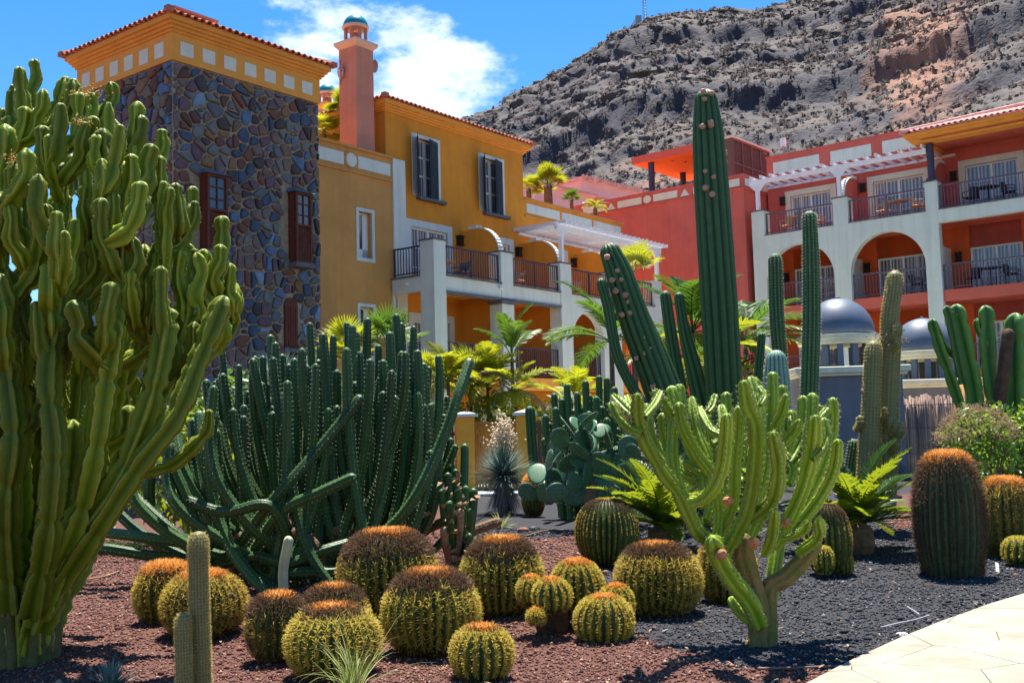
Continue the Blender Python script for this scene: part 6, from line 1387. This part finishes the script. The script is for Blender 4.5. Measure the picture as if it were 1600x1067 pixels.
m_palmg = mat('green_palm_leaf', (.05, .13, .02), .4, .3, 5, col2=(.12, .21, .03), transl=.36, rnd=.3, tcol=(.20, .36, .03), spec=.4)
m_cyc = mat('cycad_leaf', (.02, .065, .012), .35, .25, 6, col2=(.05, .11, .015), transl=.38, rnd=.2, tcol=(.50, .58, .02), spec=.5)
m_yuc = mat('blue_yucca_leaf', (.10, .19, .16), .5, .2, 8, col2=(.22, .32, .26), transl=.25, spec=.4)
m_dead = mat('dead_leaf', (.33, .25, .15), .8, .3, 8, transl=.3)
m_trunk = mat('palm_trunk', (.16, .11, .07), .9, .35, 12, .8, 30)
FM = {}
def proto(name, fn, m):
    V, F = fn(); me = mesh_np(name, V, [F]); me.materials.append(m); return me
FM['feather_y'] = [proto('frond', lambda: pinnate(1.5, 30, .46, .045, .55, .45, .35), m_palmy) for _ in range(3)]
FM['feather_g'] = [proto('frond', lambda: pinnate(1.9, 40, .50, .04, .55, .4, .35), m_palmg) for _ in range(3)]
FM['dead'] = [proto('frond', lambda: pinnate(1.2, 22, .30, .03, .95, .3, .9), m_dead)]
FM['fan_y'] = [proto('fan_leaf', lambda: fan(), m_palmy) for _ in range(3)]
FM['fan_g'] = [proto('fan_leaf', lambda: fan(), m_palmg) for _ in range(2)]
FM['cycad'] = [proto('frond', lambda: pinnate(1.15, 30, .20, .042, .42, .25, 0, 2, .15, True, .4), m_cyc) for _ in range(3)]
def rosette(parent, c, protos, n, e0, e1, smin, smax, rs=RS, a0=0., bias=None, nm='frond', roll=.25, nm2=''):
    for i in range(n):
        if 'feather' in nm2 and i % 9 == 4: protos_ = FM['dead']
        else: protos_ = protos
        a = a0+i*2.399963+rs.uniform(-.2, .2) if bias is None else bias[0]+rs.uniform(-1, 1)*bias[1]
        e = rs.uniform(e0, e1); o = link(nm, protos_[rs.randint(len(protos_))], parent); s = rs.uniform(smin, smax)
        o.matrix_local = Matrix.Translation(Vector(c)) @ Matrix.Rotation(a, 4, 'Z') @ Matrix.Rotation(-e, 4, 'Y') @ Matrix.Rotation(rs.uniform(-roll, roll), 4, 'X') @ Matrix.Scale(s, 4)
def palm(label, x, y, Yd, kind, n, s, e0=-.3, e1=1.3, trunk=None, tr=.06, name='palm_tree', group=None, cat='palm', lean=0., base=0.):
    """crown centre at pixel x,y; trunk down to the ground (or base z)"""
    p = PT(x, y, Yd); t = thing(name, label, cat, (p[0], p[1], base), 0, group); z = p[2]-base
    mb = MB(); k = 9; mb.tube([(lean*(1-q/k)**1.5, 0, z*q/k) for q in range(k+1)], [tr*(1.15-.25*q/k) for q in range(k+1)], 9); mb.build('trunk', m_trunk, t, smooth=True)
    rosette(t, (0, 0, z), FM[kind], n, e0, e1, s*.8, s*1.15, nm='fan_leaf' if 'fan' in kind else 'frond', nm2='feather' if kind == 'feather_y' else ''); return t
# yellow fan/feather palms by the gate
palm('yellow green feather palm left of the gate behind the thicket', 700, 596, 29.3, 'feather_y', 22, .85, -.45, 1.35, group='yellow green palms by the gate', tr=.05)
palm('yellow green fan palm directly above the left gate post', 735, 598, 29.9, 'fan_y', 24, 1.05, -.4, 1.35, group='yellow green palms by the gate', tr=.05)
palm('tall yellow green feather palm above the middle of the gate', 762, 600, 29.6, 'feather_y', 24, .85, -.4, 1.4, group='yellow green palms by the gate', tr=.05)
palm('yellow green feather palm leaning over the right gate post', 806, 612, 29.2, 'feather_y', 18, .8, -.5, 1.2, group='yellow green palms by the gate', tr=.05)
palm('drooping yellow fan palm at the left of the gate palms', 668, 592, 30.2, 'fan_y', 20, .95, -.7, 1.0, group='yellow green palms by the gate', tr=.05)
palm('green feather palm with upright spear right of the yellow palms', 800, 560, 29.8, 'feather_g', 8, .8, .5, 1.5, group='green feather palms')
palm('pale green spiky fan palm behind the left part of the thicket', 540, 556, 21.5, 'fan_y', 20, .72, -.2, 1.4)
palm('round leaved green palm behind the middle of the thicket', 607, 545, 22.5, 'fan_g', 12, .8, .2, 1.3)
palm('green feather palm behind the leaning fruiting cactus', 955, 535, 24., 'feather_g', 12, .92, -.2, 1.35, group='green feather palms')
palm('green feather palm between the slim columns and the tallest column', 1082, 520, 21., 'feather_g', 16, .8, -.3, 1.3, group='green feather palms')
palm('green feather palm on the right of the tallest column', 1165, 535, 22., 'feather_g', 14, .82, -.4, 1.2, group='green feather palms')
palm('yellowish feather palm low between the tall columns', 1100, 560, 20., 'feather_y', 16, .8, -.6, 1.1)
palm('small fan palm seen above the red wall base behind the leaning cactus', 988, 425, 30., 'fan_y', 14, .9, .0, 1.3)
palm('low green palm below the yellow wing right arch', 900, 625, 27.5, 'feather_y', 14, .75, .0, 1.3)
# palms on roof terraces
dk = yl(0, 0)[2]
palm('shaggy fan palm on the terrace beside the tall salmon chimney', 541, 168, 33.8, 'fan_y', 26, .72, -.6, 1.2, tr=.15, base=9.9, group='roof terrace palms')
palm('yellow fan palm peeping out beside the stone tower on the terrace', 506, 205, 33.5, 'fan_y', 18, .62, -.6, 1.0, tr=.08, base=9.9, group='roof terrace palms')
palm('fan palm with round yellow crown on the yellow wing roof terrace', 856, 290, 45., 'fan_y', 26, .85, -.5, 1.3, tr=.2, base=9.5, group='roof terrace palms')
palm('yellow palm partly hidden behind the yellow block gable', 826, 296, 45., 'fan_y', 16, .7, -.4, 1.2, tr=.12, base=9.5, group='roof terrace palms')
palm('spiky green yucca like palm in the middle of the terrace edge', 893, 312, 44., 'fan_g', 20, .5, -.2, 1.4, tr=.08, base=9.5, group='roof terrace palms')
palm('low yellow green feather palm at the end of the terrace edge', 930, 325, 44.5, 'feather_y', 18, .42, -.1, 1.2, tr=.1, base=9.5, group='roof terrace palms')
# cycads
def cycad(label, x, y, Yd, n, s, e0, e1): 
    b = PT(x, y, Yd); t = thing('cycad', label, 'cycad', (b[0], b[1], 0), 0, 'cycads'); mb = MB(); mb.lathe([(.16, 0), (.20, .1), (.18, .3), (.08, .38)], (0, 0, 0), 12); mb.build('trunk', m_cork, t)
    rosette(t, (0, 0, .34), FM['cycad'], n, e0, e1, s*.85, s*1.1, roll=.1); return t
cycad('cycad with glossy arching fronds under the prickly pear, left of the candelabra', 1035, 850, 13.6, 40, 1.0, -.1, 1.25)
cycad('cycad with sunlit yellow fronds right of the bright candelabra', 1342, 860, 13.2, 38, 1.0, -.15, 1.15)
# blue yuccas
def needles(n, L, w, e0, e1, rs, droop=.05, seg=2):
    lst = []
    for i in range(n):
        a = rs.uniform(0, 6.283); e = rs.uniform(e0, e1); d = np.array([math.cos(a)*math.cos(e), math.sin(a)*math.cos(e), math.sin(e)])
        lst.append(leafstrip(d*.05, d, np.array([0, 0, 1.]) if abs(d[2]) < .95 else np.array([1., 0, 0]), L*rs.uniform(.75, 1.08), w, seg, droop*rs.uniform(.3, 1.6), fold=.15, wprof=lambda f: 1-.85*f))
    return collect(lst)
def yucca(label, x, y, Yd, R_, n, skirt=True, flower=False, w=.022):
    p = PT(x, y, Yd); t = thing('blue_yucca', label, 'yucca', (p[0], p[1], 0), 0); z = p[2]
    mb = MB(); mb.tube([(0, 0, 0), (0, 0, z)], [.14, .11], 10); mb.build('trunk', m_trunk, t)
    V, F = needles(n, R_, w, -.55, 1.5, RS); npobj('leaf_rosette', V+[0, 0, z], [F], m_yuc, t, kind='stuff')
    if skirt: V, F = needles(int(n*.6), z*1.05, w*1.1, -1.45, -1.0, RS, 0); npobj('dead_leaf_skirt', V+[0, 0, z], [F], mat('grey_dead_leaf', (.20, .19, .17), .85, .35, 10), t, kind='stuff')
    if flower:
        V, F = needles(150, .30, .012, -.3, 1.5, RS, .0, 1); V2, F2 = dots([[0, 0, .15], [0, 0, .3], [0, 0, .42], [.1, 0, .25], [-.12, 0, .2], [.05, 0, .5]], .10, 90, RS); 
        mb = MB(); mb.tube([(0, 0, z), (0, 0, z+.6)], .03, 6); mb.build('flower_stalk', m_dry, t)
        npobj('flower_panicle', np.vstack([V*[1, 1, 1.3]+[0, 0, z+.38], V2*[1, 1, 1.1]+[0, 0, z+.45]]), [F+0, F2+len(V)], mat('straw_panicle', (.85, .72, .52), .8, .2, 20, transl=.3), t, kind='stuff')
    return t
yucca('blue grey spiky yucca with dead leaf skirt and straw flower plume by the gate', 787, 742, 20.6, .66, 950, flower=True)
yucca('blue white spiky yucca behind the left part of the dark thicket', 437, 605, 17., .62, 340, w=.03)
yucca('second spiky yucca behind the dark thicket, right of the first', 492, 598, 17.4, .5, 260, w=.03)
# grass tufts
def tuft(label, x, y, n, L, w, m, name, cat, e0=.5, e1=1.5, droop=.25, Yd=None, gr=None):
    b = gnd(x, y); t = thing(name, label, cat, (b[0], b[1], 0), 0, gr); V, F = needles(n, L, w, e0, e1, RS, droop, 5); npobj('blades', V, [F], m, t, kind='stuff'); return t
m_grass = mat('yellow_green_grass', (.20, .28, .06), .6, .3, 8, col2=(.42, .42, .16), transl=.3)
tuft('wispy grass tuft in front of the golden barrels', 556, 1085, 70, .62, .009, m_grass, 'grass_tuft', 'grass', .45, 1.45, .55)
tuft('dense short grass tuft in the centre front', 545, 1090, 60, .30, .010, m_grass, 'grass_tuft', 'grass', .7, 1.5, .1)
tuft('small green tuft on the gravel before the blue yucca', 784, 826, 60, .32, .022, m_grass, 'grass_tuft', 'grass', .3, 1.4, .3)
tuft('tiny blue green agave at the bottom left edge', 172, 1075, 70, .17, .022, m_yuc, 'small_agave', 'agave', .2, 1.3, .1)
tuft('little seedling grass beside the withered cactus', 738, 848, 14, .18, .012, m_grass, 'grass_tuft', 'grass', .6, 1.4, .3)
# green turf patch at the back left and white stones
g = gnd(158, 860); t = thing('turf_patch', 'small bright green turf patch behind the left cactus trunk', 'grass', (g[0], g[1]+.2, 0)); lst = []
for _ in range(500): c = np.array([RS.normal()*.32, RS.normal()*.28, 0]); v, f = leafstrip(c, np.array([RS.normal()*.3, RS.normal()*.3, 1.]), np.array([0, 1., 0]), .12, .012, 1, 0); lst.append((v, f))
V, F = collect(lst); npobj('blades', V, [F], mat('turf_green', (.12, .28, .03), .7, .3, 9, transl=.3), t, kind='stuff')
# ---------------------------------------------------------------- 7. prickly pear
m_pad = mat('prickly_pad_skin', (.035, .12, .055), .45, .25, 4, col2=(.075, .19, .08), rnd=.2, spec=.5)
def pad_mesh(rs):
    V = []; n, m_ = 20, 7
    for i in range(m_+1):
        ph_ = -math.pi/2+math.pi*i/m_
        for k in range(n):
            a = 2*math.pi*k/n; rad = math.cos(ph_); x = rad*math.cos(a)*.43*(1+.14*math.sin(a)); z = .56+rad*math.sin(a)*.56; V.append((x, .038*math.sin(ph_), z))
    F = [(i*n+k, i*n+(k+1) % n, (i+1)*n+(k+1) % n, (i+1)*n+k) for i in range(m_) for k in range(n)]
    V = np.array(V); F = np.array(F)[:, ::-1]; cs = []
    for u in np.linspace(-.36, .36, 5):
        for w_ in np.linspace(-.4, .4, 6):
            if (u/.46)**2+(w_/.5)**2 < .85:
                y = .038*math.sqrt(max(0, 1-(u/.5)**2-(w_/.56)**2)); cs += [(u+rs.normal()*.01, y, .56+w_), (u+rs.normal()*.01, -y, .56+w_)]
    for k in range(16): a = math.pi*(k/15*1.3-.15); cs.append((.5*math.cos(a), 0, .56+.56*math.sin(a)))
    D = (OCT[None]*.014+np.array(cs)[:, None]).reshape(-1, 3); DF = (OCF[None]+np.arange(len(cs))[:, None, None]*6).reshape(-1, 3)
    me = mesh_np('pad', np.vstack([V, D]), [F, DF+len(V)]); me.materials.append(m_pad); me.materials.append(m_spW)
    mi = np.concatenate([np.zeros(len(F), np.int32), np.ones(len(DF), np.int32)]); me.polygons.foreach_set('material_index', mi); me.polygons.foreach_set('use_smooth', mi == 0); return me
pm = [pad_mesh(RS) for _ in range(3)]
def prickly(label, base, seeds, depth, s0, rs):
    t = thing('prickly_pear', label, 'prickly pear', base)
    cnt = [0]
    def pad(p, rz, tilt, s, lv):
        Mx = Matrix.Translation(p) @ Matrix.Rotation(rz, 4, 'Z') @ Matrix.Rotation(tilt, 4, 'Y') @ Matrix.Rotation(rs.uniform(-.9, .9), 4, 'X')
        o = link('pad', pm[rs.randint(3)], t); o.matrix_local = Mx @ Matrix.Scale(s, 4); cnt[0] += 1
        if lv <= 0: return
        for k in range(rs.choice([1, 2, 2, 3])):
            a = rs.uniform(.15, math.pi-.15); q = Mx @ (Vector((.47*math.cos(a), 0, .56+.54*math.sin(a)))*s)
            if q.z < .1: continue
            pad(q, rz+rs.uniform(-1.2, 1.2), tilt*.5+(math.pi/2-a)*.75+rs.uniform(-.3, .3), s*rs.uniform(.78, 1.0), lv-1)
    for (x, y, z, rz, tl) in seeds: pad(Vector((x, y, z)), rz, tl, s0, depth)
    mb = MB(); mb.tube([(0, 0, -.02), (0, 0, .5), (.05, 0, .8)], [.13, .11, .07], 9); mb.build('trunk', m_cork, t, smooth=True); return t
g = gnd(893, 832); rs = np.random.RandomState(5)
prickly('blue green prickly pear with big oval pads before the small dark columns', (g[0]+.32, g[1]+.1, 0), [(0, 0, .62, .3, .1), (.02, .05, .7, 1.0, -.8), (-.02, 0, .6, -.4, .9), (0, .05, .5, .1, -1.2), (.05, 0, .45, .4, 1.3), (.0, .1, .8, .1, .5), (-.0, -.05, .45, .2, 1.3), (.02, .1, .55, 1.4, .6)], 2, .46, rs)
g = gnd(1000, 800); prickly('darker prickly pear pads behind the left arm of the candelabra', (g[0], g[1]+1, 0), [(0, 0, .6, .3, .1), (.0, .1, .5, 1.2, -.8), (-.0, 0, .5, -.4, .8)], 3, .36, rs)
# small dark column group behind the prickly pear
t = thing('small_dark_columns', 'group of small dark slender columns behind the prickly pear', 'cactus', (0, 0, 0))
for (x, y) in [(866, 620), (878, 628), (890, 626), (902, 618), (912, 640), (921, 622), (936, 592), (948, 595), (940, 640), (955, 630), (873, 650), (884, 655), (896, 645), (907, 655), (925, 650), (932, 625), (968, 640), (850, 690), (858, 665), (944, 660), (915, 600), (960, 610), (886, 605)]+[(RS.uniform(850, 970), RS.uniform(640, 700)) for _ in range(22)]:
    p = PT(x, y, RS.uniform(18.6, 20)); b = p.copy(); b[2] = 0; b[0] += (920-x)*.004; C = bez(b, b+[0, 0, .5], p-[0, 0, .5], p, 16)
    stem_obj('stem', C, .065, t, m_tallc, m_spW, dict(step=.12, n=2, len=.02, spread=1, w=.004), nrib=7, dep=.3, sub=3)
t = thing('slim_ribbed_cactus', 'slim ribbed cactus leaning on the right gate post', 'cactus', (0, 0, 0)); poly_stem('stem', [(838, 770, 24.), (832, 700, 24.), (828, 643, 24.)], .12, t, m_tallc, nrib=8, dep=.3, sub=4); poly_stem('stem', [(858, 770, 23.), (856, 700, 23.), (853, 663, 23.)], .09, t, m_tallc, nrib=8, dep=.3, sub=4)
# ---------------------------------------------------------------- 8. flowering bush at the right edge, shrubs
def bush(label, x, y, Yd, rad, nl, ls, m, m2=None, nf=0, name='flowering_bush', squash=.8, fz_=.5):
    p = PT(x, y, Yd); t = thing(name, label, 'bush', (p[0], p[1], 0)); zc = p[2]; lst = []; rs = RS
    mb = MB()
    for k in range(9): a = rs.uniform(0, 6.28); mb.tube([(0, 0, 0), (rad[0]*.4*math.cos(a), rad[1]*.4*math.sin(a), zc*.6), (rad[0]*.7*math.cos(a), rad[1]*.7*math.sin(a), zc+rad[2]*.3*rs.rand())], [.025, .016, .008], 5)
    mb.build('branches', m_trunk, t)
    for _ in range(nl):
        v = rs.normal(size=3); v /= np.linalg.norm(v); r_ = rs.uniform(.55, 1.)**.5*(1+.18*math.sin(v[0]*7+v[2]*5)); c = np.array([v[0]*rad[0], v[1]*rad[1], v[2]*rad[2]])*r_+[0, 0, zc]
        if c[2] < .03: continue
        d = v*.6+rs.normal(size=3)*.6+[0, 0, .3]; lst.append(leafstrip(c, d, v+[0, 0, .5], ls*rs.uniform(.6, 1.2), ls*.5, 2, .3, fold=.2))
    V, F = collect(lst); npobj('foliage', V, [F], m, t, kind='stuff')
    if nf:
        cs = []
        for _ in range(nf):
            v = rs.normal(size=3); v /= np.linalg.norm(v); v[2] = abs(v[2])*.9+.05; cs.append(np.array([v[0]*rad[0], v[1]*rad[1], v[2]*rad[2]])*1.03+[-.1, -.05, zc])
        V, F = dots(cs, .035, 14, rs); npobj('blossoms', V, [F], m2, t, kind='stuff')
    return t
m_bush = mat('sunny_bush_leaf', (.06, .15, .02), .4, .3, 5, col2=(.16, .28, .03), transl=.4, tcol=(.40, .55, .05), spec=.5)
m_blos = mat('dry_pink_blossom', (.42, .20, .13), .8, .3, 20, col2=(.58, .44, .24), transl=.2)
bush('bush with dry pinkish flower heads behind the tall barrel cactus', 1535, 690, 14.6, (.50, .45, .48), 900, .10, m_bush, m_blos, 330)
bush('leafy green bush at the right edge behind the flower heads', 1592, 690, 15.4, (.55, .5, .55), 900, .12, m_bush, name='leafy_bush')
bush('low green shrubs below the yellow palms behind the gate', 770, 645, 29.5, (1.1, .6, .5), 700, .2, m_bush, name='leafy_bush')
bush('green shrubbery behind the slat fence below the right arch', 905, 660, 29.4, (1.6, .6, .7), 900, .2, m_bush, name='leafy_bush')
bush('yellow green shrub between the tall columns', 1130, 620, 19.5, (.9, .6, .7), 700, .16, m_palmy, name='leafy_bush')
bush('reddish leaved shrub behind the tallest column', 1165, 600, 21., (.6, .5, .6), 600, .12, mat('red_leaf', (.20, .05, .04), .5, .3, 5, transl=.3), name='red_shrub')
bush('dark undergrowth at the foot of the leaning cactus', 1050, 740, 17.5, (1.4, .6, .6), 1000, .16, m_cyc, name='leafy_bush')
bush('dark shrubs behind the left part of the thicket', 300, 720, 16.5, (1.9, .7, .9), 1400, .2, m_cyc, name='leafy_bush')
bush('grey green shrubs at the foot of the stone tower', 420, 640, 19.5, (1.6, .7, .7), 1100, .2, m_palmg, name='leafy_bush')
# ---------------------------------------------------------------- 9. small things on the ground
def rock(label, x, y, sx, sy, sz, m, name='stone'):
    g = gnd(x, y); t = MB(); V = []; n, m_ = 10, 6; rs = RS; j = rs.uniform(.85, 1.15, (m_+1, n))
    for i in range(m_+1):
        ph_ = -math.pi/2+math.pi*i/m_
        for k in range(n): a = 2*math.pi*k/n; V.append((sx*math.cos(ph_)*math.cos(a)*j[i, k], sy*math.cos(ph_)*math.sin(a)*j[i, k], sz*math.sin(ph_)))
    t.add(V, [(i*n+k, i*n+(k+1) % n, (i+1)*n+(k+1) % n, (i+1)*n+k) for i in range(m_) for k in range(n)])
    o = t.build(name, m, None, smooth=True, label=label, cat='stone', loc=(g[0], g[1], ghz(g[0], g[1])+sz*.5)); return o
m_wst = mat('white_stone', (.6, .58, .52), .8, .2, 20); m_dst = mat('dark_rock', (.09, .085, .085), .9, .4, 8, .6, 20)
rock('white oval pebble on black gravel near the path', 1409, 988, .048, .035, .016, m_wst)
rock('small white pebble left of the path edge', 1345, 1020, .015, .012, .01, m_wst)
rock('white boulder beyond the left cactus trunk', 165, 838, .16, .12, .16, m_wst, 'boulder')
rock('dark lava boulder below the reed fence beside the tall barrel', 1405, 748, .35, .3, .25, m_dst, 'boulder')
rock('reddish rock at the foot of the knobbly columns', 1392, 778, .22, .2, .10, m_gred, 'boulder')
rock('brown lava lump on the red gravel under the prickly pear', 818, 833, .10, .06, .05, mat('brown_rock', (.28, .14, .10), .9, .3, 9, .4), 'boulder')
rock('pinkish dried seed pod on the gravel between the barrels', 946, 893, .04, .03, .035, MATS['brown_rock'])
def stick(label, pts, r, m, name='twig', cat='twig'):
    P_ = [gnd(x, y) for x, y in pts]; mb = MB(); mb.tube([(p[0], p[1], ghz(p[0], p[1])+.022+r) for p in resample(P_, max(6, len(pts)*4))], r, 6); mb.build(name, m, None, smooth=True, label=label, cat=cat)
stick('long grey twig on black gravel near the path', [(1376, 981), (1400, 972), (1430, 966), (1452, 961)], .006, m_conc)
stick('short grey twig crossing near the long one', [(1418, 950), (1428, 955), (1437, 960)], .006, m_conc)
stick('thin brown irrigation hose at the bottom edge', [(1185, 1055), (1240, 1051), (1300, 1045), (1345, 1041)], .009, mat('hose_brown', (.20, .13, .10), .6, .2, 9), 'irrigation_hose', 'hose')
stick('dark irrigation hose by the small tuft', [(735, 822), (760, 806), (778, 800)], .012, m_lamp, 'irrigation_hose', 'hose')
stick('brown dry twig left of the thicket', [(130, 910), (160, 906), (185, 897)], .009, m_dry)
stick('thin dry twig on the red gravel below the prickly pear', [(818, 842), (850, 836), (880, 834)], .012, m_cork)
g = gnd(1559, 893); mb = MB(); mb.prism([(-.018, 0, 0), (.018, 0, 0), (.018, .0, .12), (-.018, 0, .12)], (0, .003, 0)); o = mb.build('plant_label', m_frame, None, label='white plastic plant label stuck in the black gravel', cat='plant label', loc=(g[0], g[1], .0), rot=(-.7, .35, 0))
g = gnd(1330, 1037); mb = MB(); mb.tube([(0, 0, 0), (0, 0, .05)], .022, 12); mb.build('drip_emitter', m_lamp, None, label='black round drip emitter beside the hose end', cat='emitter', loc=(g[0], g[1], .01))
for x, y, l_ in ((1222, 1043, 'magenta fallen petal beside the hose'), (1536, 901, 'dry orange leaf near the tall barrel')):
    g = gnd(x, y); lst = [leafstrip(np.array([0, 0, .0]), np.array([math.cos(a), math.sin(a), .3]), np.array([0, 0, 1.]), .035, .02, 2, .3) for a in (0, 1.3, 2.6, 4, 5.2)]; V, F = collect(lst)
    npobj('fallen_petals' if x < 1400 else 'fallen_leaf', V, [F], mat('magenta_petal', (.6, .03, .12), .6, .1) if x < 1400 else MATS['orange_cut_scar'], None, label=l_, cat='petals' if x < 1400 else 'leaf', loc=(g[0], g[1], .03))

# dry leaves and chips on the gravel
n = 420; Y_ = RS.uniform(6.6, 15, n); X_ = RS.uniform(-.5, .5, n)*Y_; lst = []
for i in range(n):
    a = RS.uniform(0, 6.28); lst.append(leafstrip(np.array([X_[i], Y_[i], ghz(X_[i], Y_[i])+.035]), np.array([math.cos(a), math.sin(a), RS.uniform(-.1, .5)]), np.array([0, 0, 1.]), RS.uniform(.02, .07), RS.uniform(.008, .022), 2, .2))
V, F = collect(lst); npobj('dry_litter', V, [F], MATS['dry_husk'], None, kind='stuff', label='dry leaf bits and husks scattered over the gravel')
